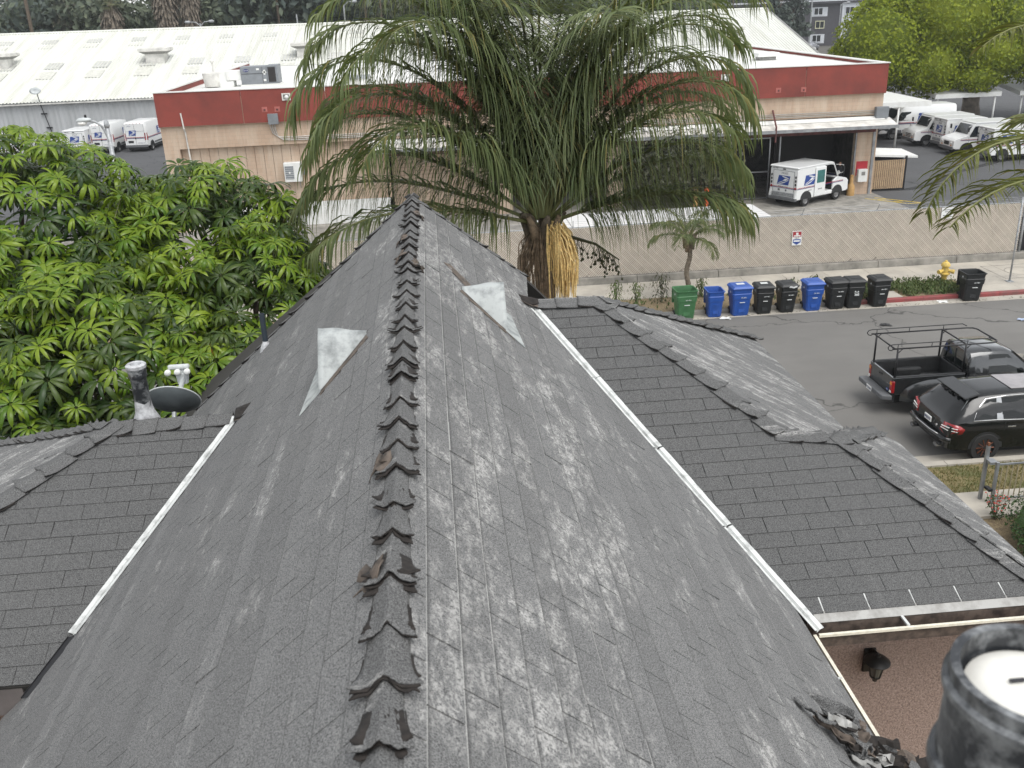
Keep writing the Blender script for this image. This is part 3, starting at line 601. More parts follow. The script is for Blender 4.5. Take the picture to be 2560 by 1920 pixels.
# wall lantern
mat('lantern_black', (.012, .011, .010), .45); mat('lantern_glass', (.10, .10, .085), .2)
ln = thing('wall_lantern', 'black carriage lantern on the brown stucco wall below the gutter', 'lantern', (3.13, 5.78, 6.10))
mb = MB(); mb.box(-.05, .05, -.02, .005, -.08, .14); mb.build('back_plate', 'lantern_black', ln, bevel=.012)
mb = MB(); mb.tube([(0, -.01, .10), (0, -.05, .16), (0, -.12, .17)], .012, 8); mb.build('arm', 'lantern_black', ln, smooth=True)
mb = MB(); mb.lathe([(.098, .105), (.100, .112), (.075, .135), (.045, .152), (.022, .160), (.020, .175), (.008, .18), (.002, .195)], 28, c=(0, -.13, 0)); mb.build('roof', 'lantern_black', ln, smooth=True, angle=40)
mb = MB(); mb.lathe([(.038, -.02), (.062, .10)], 12, c=(0, -.13, 0)); mb.build('glass', 'lantern_glass', ln)
for k in range(6):
    a = 2 * math.pi * k / 6; mb = MB(); mb.tube([(.04 * math.cos(a), -.13 + .04 * math.sin(a), -.025), (.065 * math.cos(a), -.13 + .065 * math.sin(a), .105)], .005, 5); mb.build('glazing_bar', 'lantern_black', ln)
mb = MB(); mb.lathe([(.005, -.075), (.018, -.07), (.022, -.05), (.04, -.035), (.044, -.02), (.03, -.015)], 18, c=(0, -.13, 0)); mb.build('base', 'lantern_black', ln, smooth=True, angle=40)
# ================================================================= postal building
mat('red_paint', (.215, .042, .030), .8, var=.16, scale=.6, c2=(.150, .034, .026), world=True, bmp=.1, bscale=30)
def block_mat(name, bw, bh, c1, c2):
    m, t, b = nodes(name); v = pos(t)
    mp = N(t, 'ShaderNodeMapping'); mp.inputs['Rotation'].default_value = (R(90), 0, 0)
    br = N(t, 'ShaderNodeTexBrick'); br.inputs['Scale'].default_value = 1; br.inputs['Brick Width'].default_value = bw; br.inputs['Row Height'].default_value = bh
    br.inputs['Mortar Size'].default_value = .006; br.inputs['Color1'].default_value = (*c1, 1); br.inputs['Color2'].default_value = (*c2, 1); br.inputs['Mortar'].default_value = (.27, .22, .17, 1); br.inputs['Bias'].default_value = -.2
    t.links.new(v, mp.inputs[0]); t.links.new(mp.outputs[0], br.inputs['Vector'])
    st = ramp(t, nz(t, pos(t, (2.2, 2.2, .35)), 1.2, 5, .65), .40, .68)
    c = mixc(t, ramp(t, nz(t, v, .8, 4), .3, .7, 0, .5), br.outputs['Color'], (.47, .36, .27)); c = mixc(t, math_(t, 'MULTIPLY', st, .5), c, (.58, .50, .40))
    t.links.new(c, b.inputs['Base Color']); b.inputs['Roughness'].default_value = .92; bump(t, b, nz(t, v, 40, 3), .2, .01); return m
block_mat('tan_block', .4, .2, (.44, .315, .225), (.39, .28, .20))
mat('roof_white', (.64, .64, .61), .6, var=.06, scale=.5, c2=(.56, .56, .53), world=True, lo=.45, hi=.8); mat('canopy_white', (.62, .61, .57), .6, var=.15, scale=1.5, world=True)
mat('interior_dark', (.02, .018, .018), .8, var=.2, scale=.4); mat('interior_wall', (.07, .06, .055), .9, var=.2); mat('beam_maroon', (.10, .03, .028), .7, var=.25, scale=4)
mat('conduit', (.50, .49, .46), .45, .5, var=.1); mat('mesh_dark', (.025, .026, .028), .5, .3); mat('bollard_tan', (.45, .27, .10), .7, var=.1); mat('ac_grey', (.20, .215, .23), .5, .2, var=.08)
FY = 52.4
pb = thing('postal_building', 'long low tan block building with red parapet band and white flat roof', 'building', (0, 0, 0))
def rd(x): return 7.33 - (x + 14) * .004              # top of the red band runs very slightly down to the right
wall_ = MB(); wall_.box(-13.3, -2.5, FY + .06, FY + .4, 0, 4.5); wall_.box(-14.1, -13.3, FY - .3, 80, 0, 5.6); wall_.box(-13.3, 24.95, FY - .28, FY - .05, 4.44, 5.62); wall_.box(24.6, 24.95, FY, 80, 0, 5.6); wall_.box(-13.3, 24.6, 79.6, 80, 0, 7.0)
wall_.build('wall', 'tan_block', pb)
x = -13.28
while x < -2.6:
    mb = MB(); mb.box(x + .012, x + .462, FY - .0, FY + .06, 1.29, 4.43); mb.build('wall_panel', 'tan_block', pb); x += .474
mb = MB(); mb.box(-13.3, -2.5, FY - .02, FY + .06, .0, 1.28); mb.build('painted_base', 'white_paint', pb)
xs = [-14.15, -9.74, -5.4, -1.06, 3.28, 7.6, 11.9, 16.15, 20.4, 25.0]
for a, b_ in zip(xs, xs[1:]):
    mb = MB(); p = [(a + .018, FY - .46, 5.63), (b_ - .018, FY - .46, 5.63), (b_ - .018, FY - .28, 5.63), (a + .018, FY - .28, 5.63), (a + .018, FY - .46, rd(a)), (b_ - .018, FY - .46, rd(b_)), (b_ - .018, FY - .28, rd(b_)), (a + .018, FY - .28, rd(a))]
    mb.hexa(p); mb.build('red_panel', 'red_paint', pb)
mb = MB(); mb.box(-14.1, 24.95, FY - .42, FY - .27, 5.6, 7.0); mb.build('parapet_core', 'tan_block', pb)
mb = MB(); mb.box(-14.12, -13.95, FY - .45, 80, 5.62, 7.28); mb.build('red_return', 'red_paint', pb); mb = MB(); mb.box(24.8, 24.98, FY - .45, 80, 5.62, 7.15); mb.build('red_return', 'red_paint', pb)
mb = MB(); mb.hexa([(-14.2, FY - .5, rd(-14)), (25.05, FY - .5, rd(25)), (25.05, FY - .2, rd(25)), (-14.2, FY - .2, rd(-14)), (-14.2, FY - .5, rd(-14) + .05), (25.05, FY - .5, rd(25) + .05), (25.05, FY - .2, rd(25) + .05), (-14.2, FY - .2, rd(-14) + .05)]); mb.box(-14.2, -13.9, FY - .2, 80, 7.28, 7.36); mb.box(24.7, 25.05, FY - .2, 80, 7.16, 7.22); mb.build('coping', 'roof_white', pb)
mb = MB(); mb.box(-13.95, 24.8, FY - .27, 80, 6.9, 7.0); mb.build('flat_roof', 'roof_white', pb)
for k, yy in enumerate((58.2, 64.5, 71)): mb = MB(); mb.box(-13.6, 24.5, yy, yy + .08, 7.0, 7.04); mb.build('roof_seam', 'white_paint', pb)
# loading bay
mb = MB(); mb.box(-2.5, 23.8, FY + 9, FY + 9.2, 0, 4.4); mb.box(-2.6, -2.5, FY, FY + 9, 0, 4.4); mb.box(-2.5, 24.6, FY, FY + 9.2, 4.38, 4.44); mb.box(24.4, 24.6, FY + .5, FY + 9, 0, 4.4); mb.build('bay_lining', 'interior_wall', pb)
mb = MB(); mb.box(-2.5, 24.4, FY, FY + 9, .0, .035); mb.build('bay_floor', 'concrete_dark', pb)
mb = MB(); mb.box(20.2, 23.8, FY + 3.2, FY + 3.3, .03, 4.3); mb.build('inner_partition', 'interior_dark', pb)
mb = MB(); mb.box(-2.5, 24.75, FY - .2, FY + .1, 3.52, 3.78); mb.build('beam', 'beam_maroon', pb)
for cx in (23.8, 9.6, 3.4):
    mb = MB(); mb.box(cx, cx + .86, FY - .02, FY + .5, 0, 3.52); mb.build('column', 'tan_block', pb)
mb = MB(); mb.box(24.70, 24.84, FY - .06, FY + .1, 0, 3.9); mb.build('downpipe', 'grey_metal', pb)
cn = MB(); cn.hexa([(-3.4, 50.95, 3.90), (25.4, 50.95, 3.90), (25.4, FY - .29, 4.12), (-3.4, FY - .29, 4.12), (-3.4, 50.95, 4.02), (25.4, 50.95, 4.02), (25.4, FY - .29, 4.30), (-3.4, FY - .29, 4.30)]); cn.build('canopy', 'canopy_white', pb)
cn = MB(); cn.box(-3.4, 25.42, 50.90, 50.948, 3.86, 4.03); cn.build('canopy_fascia', 'grey_metal', pb)
cn = MB(); cn.hexa([(-3.4, 51.75, 4.235), (25.0, 51.75, 4.235), (25.0, FY - .30, 4.34), (-3.4, FY - .30, 4.34), (-3.4, 51.75, 4.25), (25.0, 51.75, 4.25), (25.0, FY - .30, 4.40), (-3.4, FY - .30, 4.40)]); cn.build('canopy_flashing', 'roof_white', pb)
cn = MB(); cn.tube([(18.55, 50.93, 3.4), (18.55, 50.93, 4.2), (18.7, FY - .34, 4.95)], .05, 8); cn.build('canopy_hanger', 'beam_maroon', pb)
for k in range(16): mb = MB(); mb.box(-2.3, 3.3, FY + .62, FY + .66, .04 + .21 * k, .235 + .21 * k); mb.build('shutter_slat', 'tan_block', pb)
# chain-link gate panels inside the bay
for (gx0, gx1) in ((14.2, 16.7), (16.75, 18.85)):
    gp = MB()
    for q in ((gx0, gx0 + .06), (gx1 - .06, gx1)): gp.box(q[0], q[1], FY + .05, FY + .11, .04, 3.5)
    for zq in (.08, 1.55, 3.4): gp.box(gx0, gx1, FY + .05, FY + .11, zq, zq + .06)
    gp.build('gate_frame', 'grey_metal', pb)
    gp = MB(); s_ = gx0 - 3.4
    while s_ < gx1:
        for sg in (1, -1):
            a0 = s_ if sg > 0 else s_ + 3.4; pa, pb_ = (a0, .1), (a0 + sg * 3.35, 3.45)
            lo, hi = 0., 1.
            for (xa, xb, lim, gt) in ((pa[0], pb_[0], gx0, True), (pa[0], pb_[0], gx1, False)):
                d_ = xb - xa; tq = (lim - xa) / d_
                if (gt and d_ > 0) or (not gt and d_ < 0): lo = max(lo, tq)
                else: hi = min(hi, tq)
            if hi - lo > .02:
                A = [pa[i] + (pb_[i] - pa[i]) * lo for i in (0, 1)]; B = [pa[i] + (pb_[i] - pa[i]) * hi for i in (0, 1)]
                gp.tube([(A[0], FY + .08, A[1]), (B[0], FY + .08, B[1])], .006, 3, cap=False)
        s_ += .16
    gp.build('chain_link', 'mesh_dark', pb)
mat('faded_print', (.38, .24, .23), .7)
for k in range(2):
    mb = MB(); mb.box(15.9 + .80 * k, 16.62 + .80 * k, FY + .01, FY + .045, 1.05, 1.45); sgn = mb.build('gate_sign', 'white_paint', pb); mb = MB(); mb.box(15.96 + .8 * k, 16.56 + .8 * k, FY + .006, FY + .0095, 1.31, 1.40); mb.build('print_band', 'faded_print', sgn)
for xb in (19.35, 23.72):
    mb = MB(); mb.box(xb, xb + .07, FY + .0, FY + .08, .03, 3.52); mb.build('door_jamb', 'grey_metal', pb)
# conduits, boxes and lamps on the face
for k in range(3):
    z_ = 4.66 + .085 * k; x0 = -8.2 - .12 * k; yy = FY - .34
    mb = MB(); mb.tube([(x0, yy, 5.6), (x0, yy, z_ + .55), (x0 + .1, yy, z_ + .22), (x0 + .35, yy, z_ + .03), (x0 + .7, yy, z_), (25.0, yy, z_ - .13)], .022, 7); mb.build('conduit', 'conduit', pb, smooth=True)
mb = MB(); mb.box(-8.48, -7.95, FY - .60, FY - .46, 5.52, 6.06); mb.build('junction_box', 'ac_grey', pb, bevel=.01)
mb = MB(); mb.box(24.5, 25.2, FY - .58, FY - .30, 4.3, 4.9); mb.build('junction_box', 'ac_grey', pb, bevel=.01)
for lx, lz in ((-7.41, 6.87), (15.9, 6.80)):
    l_ = link('bulkhead_lamp', None, pb); mb = MB()
    for (x0, x1, z0, z1) in ((-.22, .22, .12, .18), (-.22, .22, -.18, -.12), (-.22, -.16, -.12, .12), (.16, .22, -.12, .12)): mb.box(lx + x0, lx + x1, FY - .51, FY - .455, lz + z0, lz + z1)
    mb.build('frame', 'canopy_white', l_); mb = MB(); mb.box(lx - .16, lx + .16, FY - .47, FY - .458, lz - .12, lz + .12); mb.build('recess', 'drip_metal', l_); mb = MB(); mb.lathe([(.10, -.10), (.11, -.03), (.06, .02)], 14, c=(lx + .02, FY - .47, lz - .02), axis='y'); mb.build('lens', 'white_paint', l_, smooth=True)
for lx, lz in ((-8.6, 6.28), (-7.95, 6.27), (18.9, 6.02), (20.3, 6.0)):
    mb = MB(); mb.box(lx - .14, lx + .14, FY - .475, FY - .455, lz - .13, lz + .13); pt_ = mb.build('cover_plate', mat('faded_pink%d' % int(lx + 20), (.38, .12, .10), .7), pb); mb = MB(); mb.lathe([(.06, -.015), (.05, 0)], 10, c=(lx, FY - .476, lz - .02), axis='y'); mb.build('hole', 'beam_maroon', pt_)
mb = MB(); mb.tube([(-12.9, FY - .5, 6.3), (-12.85, FY - .5, 5.5), (-12.85, FY - .34, 5.3), (-12.8, FY - .34, 3.6)], .04, 8); mb.build('rainwater_pipe', 'canopy_white', pb)
# window-type air conditioner on the block wall
ac = thing('air_conditioner', 'white wall-mounted air conditioner with round fan grille on tan block wall', 'air conditioner', (-7.55, FY, 2.98))
mb = MB(); mb.box(-.46, .46, -.42, -.005, -.52, .50); mb.build('case', 'white_paint', ac, bevel=.02)
mb = MB(); mb.box(-.40, .05, -.44, -.422, -.36, .32); mb.build('grille', 'ac_grey', ac)
mb = MB(); mb.lathe([(.05, -.455), (.05, -.44)], 16, c=(-.17, 0, -.02), axis='y'); mb.build('fan_hub', 'white_paint', ac)
for k in range(6): mb = MB(); mb.box(-.40, .05, -.448, -.441, -.33 + .11 * k, -.318 + .11 * k); mb.build('grille_bar', 'white_paint', ac)
mb = MB(); mb.tube([(-.3, -.2, -.52), (-.3, -.2, -.7), (-.3, -.02, -.9)], .02, 6); mb.tube([(.3, -.2, -.52), (.3, -.2, -.7), (.3, -.02, -.9)], .02, 6); mb.build('bracket', 'grey_metal', ac)
mb = MB(); mb.box(.52, .7, -.16, -.005, -.2, .45); mb.build('isolator_box', 'ac_grey', ac)
# roof-top plant
hv = thing('rooftop_unit', 'grey rooftop air handling unit with white ducts on flat roof', 'air conditioner', (-9.8, 58.9, 7.0))
mb = MB(); mb.box(-1.05, .45, -.1, 1.3, .1, 1.08); mb.build('cabinet', 'ac_grey', hv, bevel=.015)
mb = MB(); mb.box(.46, 1.1, -.1, 1.3, .1, 1.12); mb.build('coil_section', 'ac_grey', hv, bevel=.015); mb = MB(); mb.box(.54, .96, -.13, -.105, .2, 1.02); mb.build('coil', 'interior_dark', hv)
mb = MB(); mb.box(-1.1, 1.15, -.15, 1.35, .0, .1); mb.build('curb', 'roof_white', hv)
mb = MB(); mb.box(-1.0, .40, -.115, -.102, .68, .70); mb.box(.20, .215, -.115, -.102, .12, 1.05); mb.build('panel_seam', 'dark_metal', hv)
mb = MB(); mb.lathe([(.16, -.02), (.16, 0)], 20, c=(-.72, -.105, .88), axis='y'); mb.v = [(-.72 + (p[0] + .72), p[1], .88 + (p[2] - .88) * .5) for p in mb.v]; bd = mb.build('badge', 'ink_blue', hv); text('Carrier', .09, 'white_paint', bd, (-.72, -.128, .88), (1, 0, 0), (0, 0, 1))
for (x0, z0, w_, h_) in ((.28, .62, .10, .26), (.22, .70, .22, .10), (.25, .25, .14, .12), (-.12, .88, .16, .10)): mb = MB(); mb.box(x0, x0 + w_, -.118, -.106, z0, z0 + h_); mb.build('label_plate', 'white_paint', hv)
mb = MB(); mb.box(-1.9, -1.05, .0, .9, .35, .9); mb.prism([(-2.5, .0), (-1.9, .0), (-1.9, .9), (-2.25, .9), (-2.5, .55)], .1, .9, 'y'); mb.box(-2.3, -1.5, -.15, .8, .0, .32); mb.build('duct', 'white_paint', hv, bevel=.03)
mb = MB(); mb.lathe([(.55, 0), (.55, .1), (.62, .75), (.45, .8)], 16, c=(-2.75, .5, .05)); mb.build('exhaust_cowl', 'canopy_white', hv, smooth=True, angle=40)
mb = MB(); mb.tube([(-2.8, 1.0, .7), (-2.8, 1.0, 1.35)], .05, 8); mb.lathe([(.12, 1.35), (.12, 1.45)], 10, c=(-2.8, 1.0, 0)); mb.build('stack', 'canopy_white', hv)
rv_ = thing('roof_ventilator', 'low white curb ventilator near right end of flat white roof', 'roof vent', (21.4, 61.5, 7.0))
mb = MB(); mb.box(-.5, .5, -.5, .5, 0, .22); mb.build('curb', 'drip_metal', rv_); mb = MB(); mb.hexa([(-.72, -.72, .22), (.72, -.72, .22), (.72, .72, .22), (-.72, .72, .22), (-.66, -.66, .46), (.66, -.66, .46), (.66, .66, .46), (-.66, .66, .46)]); mb.build('hood', 'white_paint', rv_, bevel=.03)
rv_ = thing('roof_hatch', 'flat white hatch on the red building roof right of the air handler', 'roof hatch', (-4.0, 57.5, 7.0))
mb = MB(); mb.box(-.6, .6, -.5, .5, 0, .25); mb.build('curb', 'roof_white', rv_); mb = MB(); mb.hexa([(-.66, -.56, .25), (.66, -.56, .25), (.66, .56, .36), (-.66, .56, .36), (-.66, -.56, .31), (.66, -.56, .31), (.66, .56, .42), (-.66, .56, .42)]); mb.build('lid', 'galvanised', rv_)
for k, (x_, y_) in enumerate(((-2.3, 58.4), (-.4, 60), (4, 63), (12, 60))):
    vp = thing('vent_stack', ['short white vent stack right of the roof hatch', 'white vent stack on flat roof behind palm crown', 'white stack far back on flat roof behind palm', 'white vent stack on flat roof right of palm'][k], 'vent pipe', (x_, y_, 7.0)); mb = MB(); mb.tube([(0, 0, 0), (0, 0, .5)], .06, 8); mb.build('pipe', 'white_paint', vp); mb = MB(); mb.lathe([(.14, .5), (.14, .55), (.02, .66)], 10); mb.build('cap', 'white_paint', vp)
# fire hose box, bollards at the column
fb = thing('fire_box', 'white hose box on red painted panel at the garage column', 'fire box', (24.2, FY - .02, 1.15)); mb = MB(); mb.box(-.32, .34, -.02, -.002, -.05, .75); mb.build('backboard', mat('bright_red', (.42, .02, .03), .6), fb); mb = MB(); mb.box(-.26, .28, -.28, -.03, -.38, .33); mb.build('case', 'white_paint', fb, bevel=.02); mb = MB(); mb.box(-.08, .12, -.295, -.283, .0, .2); mb.build('window', 'drip_metal', fb)
bl = thing('bollard', 'tan rounded bollard at foot of garage column beside mail truck', 'bollard', (23.62, FY - .18, .02)); mb = MB(); mb.lathe([(.22, 0), (.22, .45), (.17, .62), (.10, .70), (.10, 1.15), (.02, 1.18)], 18); mb.build('post', 'bollard_tan', bl, smooth=True, angle=50)
for k, (x_, c_) in enumerate(((14.7, 'hazard_orange'), (14.1, 'bollard_tan'))):
    if k == 0: mat('hazard_orange', (.62, .10, .03), .5)
    bl = thing('bollard', ['bright orange post beside dark shrub at the garage', 'tan post standing left of the orange post'][k], 'bollard', (x_, 50.4, .02)); mb = MB(); mb.lathe([(.12, 0), (.12, 1.15), (.10, 1.22), (.02, 1.25)], 14); mb.build('post', c_, bl, smooth=True, angle=50); mb = MB(); mb.lathe([(.17, 0), (.17, .06), (.12, .08)], 14); mb.build('base', 'concrete_dark', bl)
# things inside the bay
for k, (x_, y_, w_, h_, c_) in enumerate(((20.6, 54.9, .8, 1.3, 'ac_grey'), (22.6, 54.6, .6, 1.2, 'postal_blue'), (23.2, 53.6, .5, 1.1, 'ink_blue'), (21.8, 55.2, .7, 1.0, 'black_plastic'))):
    ct = thing('mail_cart', ['grey wheeled cart deep inside the garage', 'blue wheeled cart inside the garage behind the person', 'dark blue cart by the garage column', 'black cart in shadow at garage rear'][k], 'cart', (x_, y_, .035)); mb = MB(); mb.hexa([(-w_ / 2 * .8, -.3, .18), (w_ / 2 * .8, -.3, .18), (w_ / 2 * .8, .3, .18), (-w_ / 2 * .8, .3, .18), (-w_ / 2, -.36, h_), (w_ / 2, -.36, h_), (w_ / 2, .36, h_), (-w_ / 2, .36, h_)]); mb.build('basket', c_, ct, bevel=.02)
    for a in (-1, 1):
        for b_ in (-1, 1): mb = MB(); mb.lathe([(.07, -.02), (.07, .02)], 10, c=(a * w_ * .36, b_ * .24, .09), axis='x'); mb.build('wheel', 'black_rubber', ct)

# ================================================================= warehouse behind
def corrugated(name, c, c2):
    m, t, b = nodes(name); v = pos(t)
    c_ = mixc(t, ramp(t, nz(t, pos(t, (1.6, .10, .10)), 1.0, 5, .65), .42, .72), c, c2); t.links.new(c_, b.inputs['Base Color']); b.inputs['Roughness'].default_value = .55; return m
corrugated('sheet_roof', (.62, .63, .585), (.50, .50, .44)); corrugated('sheet_wall', (.40, .41, .415), (.33, .34, .34)); mat('skylight_sheet', (.38, .385, .37), .4, var=.2, scale=1.2, world=True, c2=(.55, .555, .53)); mat('stain_sheet', (.56, .56, .50), .6, var=.1, world=True)
wh = thing('warehouse', 'long warehouse with white corrugated roof and grey ribbed metal wall', 'warehouse', (0, 0, 0))
WX0, WX1, WY0, WYR = -75, 41.0, 97.0, 118.5
zr_ = lambda x: 9.60 - (x + 45) * .0065
ze_ = lambda x: 3.82 - (x + 40) * .004
def roof_pt(x, tt, h=0): return (x, WY0 - .4 + (WYR - WY0 + .4) * tt, ze_(x) + (zr_(x) - ze_(x)) * tt + h)
rf = MB(); n = int((WX1 - WX0) / .32); prof = [0, .02, .085, .085, .02]
xs_ = [WX0 + (WX1 - WX0) * i / (n * 5) for i in range(n * 5 + 1)]
lastv = None; vs = []; fs = []
for i, x in enumerate(xs_):
    for tt in (0, .55, .552, 1): vs.append(roof_pt(x, tt, prof[i % 5] + (.03 if tt in (.552, 1) else 0)))
for i in range(len(xs_) - 1):
    for j in range(3): fs.append((i * 4 + j, (i + 1) * 4 + j, (i + 1) * 4 + j + 1, i * 4 + j + 1))
rf.add(vs, fs); rf.build('roof', 'sheet_roof', wh, fix=False)
bk = MB(); bk.slab([roof_pt(WX0, 1, -.1), roof_pt(WX1, 1, -.1), (WX1, 122.5, 7.6), (WX0, 122.5, 7.9)], .05); bk.build('rear_roof', 'sheet_roof', wh)
mb = MB(); mb.tube([roof_pt(WX0, 1, .1), roof_pt(WX1, 1, .1)], .16, 6); mb.build('ridge_cap', 'sheet_roof', wh)
wv = MB(); xs_ = [WX0 + .12 * i for i in range(int((WX1 - WX0) / .12))]
vs = []; fs = []
for i, x in enumerate(xs_):
    y = WY0 + (.05 if i % 4 < 2 else 0)
    vs += [(x, y, 0), (x, y, ze_(x) + .05)]
for i in range(len(xs_) - 1): fs.append((2 * i, 2 * i + 2, 2 * i + 3, 2 * i + 1))
wv.add(vs, fs); wv.build('ribbed_wall', 'sheet_wall', wh, fix=False)
mb = MB(); mb.add([(WX1 - .02, WY0, 0), (WX1 - .02, 122.5, 0), (WX1 - .02, 122.5, 7.6), (WX1 - .02, WYR, zr_(WX1)), (WX1 - .02, WY0, ze_(WX1))], [(0, 1, 2, 3, 4)]); mb.build('gable_wall', 'sheet_wall', wh)
mb = MB(); mb.slab([roof_pt(WX1 - .1, 0, .12), roof_pt(WX1 + .12, 0, .12), roof_pt(WX1 + .12, 1, .16), roof_pt(WX1 - .1, 1, .16)], .1); mb.build('verge_trim', 'drip_metal', wh)
mb = MB(); mb.box(WX0, -14.2, WY0 - .42, WY0 - .30, 3.62, 3.74); mb.build('eave_trim', 'canopy_white', wh)
mb = MB(); mb.box(-75, -15, WY0 - .25, WY0 - .02, 0, .55); mb.build('plinth', 'white_paint', wh)
for k in range(16):
    xk = -46.3 + k * 4.83
    for tt, dt, s_ in ((.845, .06, 0), (.47, .085, 1)):
        xx = xk + (2.9 if s_ else 0); mb = MB()
        mb.slab([roof_pt(xx - .8, tt - dt / 2, .1), roof_pt(xx + .8, tt - dt / 2, .1), roof_pt(xx + .8, tt + dt / 2, .1), roof_pt(xx - .8, tt + dt / 2, .1)], .03); o = mb.build('rooflight', 'skylight_sheet', wh)
        for q in range(5): mb = MB(); mb.slab([roof_pt(xx - .75 + .32 * q, tt - dt / 2, .135), roof_pt(xx - .62 + .32 * q, tt - dt / 2, .135), roof_pt(xx - .62 + .32 * q, tt + dt / 2, .135), roof_pt(xx - .75 + .32 * q, tt + dt / 2, .135)], .03); mb.build('rib', 'stain_sheet', o)
        mb = MB(); mb.slab([roof_pt(xx - .8, tt - dt * (2.1 if s_ else 1.7), .089), roof_pt(xx + .8, tt - dt * (2.1 if s_ else 1.7), .089), roof_pt(xx + .8, tt - dt * .95, .089), roof_pt(xx - .8, tt - dt * .95, .089)], .01); mb.build('stained_sheet', 'stain_sheet', wh)
for k, xk in enumerate((-28.2, -12.6, -44.0, 33.0)):
    x_, y_, z_ = roof_pt(xk, .5); v_ = link('ridge_ventilator', None, wh); v_.location = (x_, y_, z_)
    mb = MB(); mb.box(-.95, .95, -.9, .9, -.5, .75); mb.build('curb', 'canopy_white', v_); mb = MB(); mb.hexa([(-1.0, -.95, .75), (1.0, -.95, .75), (1.0, .95, .75), (-1.0, .95, .75), (-1.45, -1.3, 1.0), (1.45, -1.3, 1.0), (1.45, 1.3, 1.0), (-1.45, 1.3, 1.0)]); mb.build('throat', 'drip_metal', v_); mb = MB(); mb.box(-1.5, 1.5, -1.35, 1.35, 1.0, 1.32); mb.build('cap', 'canopy_white', v_, bevel=.03)
# dish on the warehouse wall
d2 = thing('satellite_dish', 'small grey satellite dish on a bracket at left end of the ribbed warehouse wall', 'satellite dish', (-36.9, WY0 - .1, 3.0))
mb = MB(); mb.tube([(.5, -.06, -2.0), (0, -.12, .6), (-.1, -.15, 1.7)], .045, 8); mb.build('mast', 'dark_metal', d2)
for zq in (-1.6, -.3): mb = MB(); mb.box(.0 + (-zq) * .18 - .2, .3 + (-zq) * .18, -.12, .1, zq, zq + .12); mb.build('bracket', 'dark_metal', d2)
mb = MB(); mb.lathe([(.02, 0), (.3, .04), (.52, .12), (.54, .14), (.3, .06), (.02, .02)], 24, caps=False); mb.v = [(p[0], p[1] * .62, p[2]) for p in mb.v]; mb.xf(Matrix.Translation((-.15, -.2, 1.85)) @ Matrix.Rotation(R(70), 4, 'X')); mb.build('reflector', 'dish_light', d2, smooth=True)

# ================================================================= canopies, shed and trailer in the yard
sh = thing('storage_shed', 'small shed with white lean-to roof beside the garage column', 'shed', (24.95, 53.0, .02))
mb = MB(); mb.hexa([(-.1, .1, 2.0), (2.9, .1, 1.78), (2.9, 2.2, 1.9), (-.1, 2.2, 2.12), (-.1, .1, 2.12), (2.9, .1, 1.90), (2.9, 2.2, 2.02), (-.1, 2.2, 2.24)]); mb.build('roof', 'white_paint', sh)
mb = MB(); mb.box(.05, 2.2, .4, 2.0, 0, 1.8); mb.build('body', 'interior_dark', sh)
for xq in (.02, 2.15): mb = MB(); mb.box(xq, xq + .09, .0, .09, 0, 1.95); mb.build('post', 'dark_metal', sh)
mat('slat_tan', (.44, .32, .20), .7, var=.1, scale=3); mat('slat_beige', (.54, .485, .41), .65, var=.10, scale=2, c2=(.46, .41, .345))
for k in range(17): mb = MB(); mb.prism([(.15 + .118 * k, .02), (.15 + .118 * k + .095, .02), (.15 + .118 * k + .0475, -.01)], .12, 1.75, 'z'); mb.build('slat', 'slat_tan', sh)
mb = MB(); mb.box(.1, 2.2, .02, .06, .05, .1); mb.box(.1, 2.2, .02, .06, 1.72, 1.77); mb.build('rail', 'dark_metal', sh)
def carport(name, label, x0, x1, y0, y1, zf, zb, posts):
    c_ = thing(name, label, 'canopy', (0, 0, 0)); mb = MB(); mb.hexa([(x0, y0, zf - .35), (x1, y0, zf - .35), (x1, y1, zb - .35), (x0, y1, zb - .35), (x0, y0, zf), (x1, y0, zf), (x1, y1, zb), (x0, y1, zb)]); mb.build('roof', 'white_paint', c_)
    for (px, py) in posts: mb = MB(); mb.tube([(px, py, .02), (px, py, zf - .3)], .07, 10); mb.build('post', 'white_paint', c_, smooth=True)
carport('canopy_roof', 'white flat canopy with one slender white post in front of postal van', 31.0, 36.2, 68.0, 78, 3.25, 3.35, ((33.83, 68.1),))
carport('canopy_roof', 'low white canopy roof behind the mail trucks left of the big tree trunk', 41.0, 46.6, 76.5, 82, 2.75, 3.6, ((41.3, 76.7), (46.2, 76.7)))
carport('canopy_roof', 'low white canopy roof behind the mail trucks right of the big tree trunk', 48.8, 58, 77.5, 83, 2.6, 3.4, ((49.2, 77.8), (57, 77.8)))
tr = thing('box_trailer', 'flat white roofed trailer parked behind the slatted fence, under palm fronds', 'trailer', (0, 0, 0)); mb = MB(); mb.box(3.8, 14.35, 39.3, 41.9, .75, 2.05); mb.build('box', 'clean_white', tr, bevel=.03)
for xq in (5.2, 6.2, 12.6): 
    for yq in (39.45, 41.75): mb = MB(); mb.lathe([(.36, -.12), (.40, -.08), (.40, .08), (.36, .12)], 18, c=(xq, yq, .42), axis='y'); mb.build('wheel', 'black_rubber', tr)
for k in range(8): mb = MB(); mb.box(4.4 + 1.25 * k, 4.43 + 1.25 * k, 39.32, 41.88, 2.05, 2.062); mb.build('roof_seam', 'drip_metal', tr)
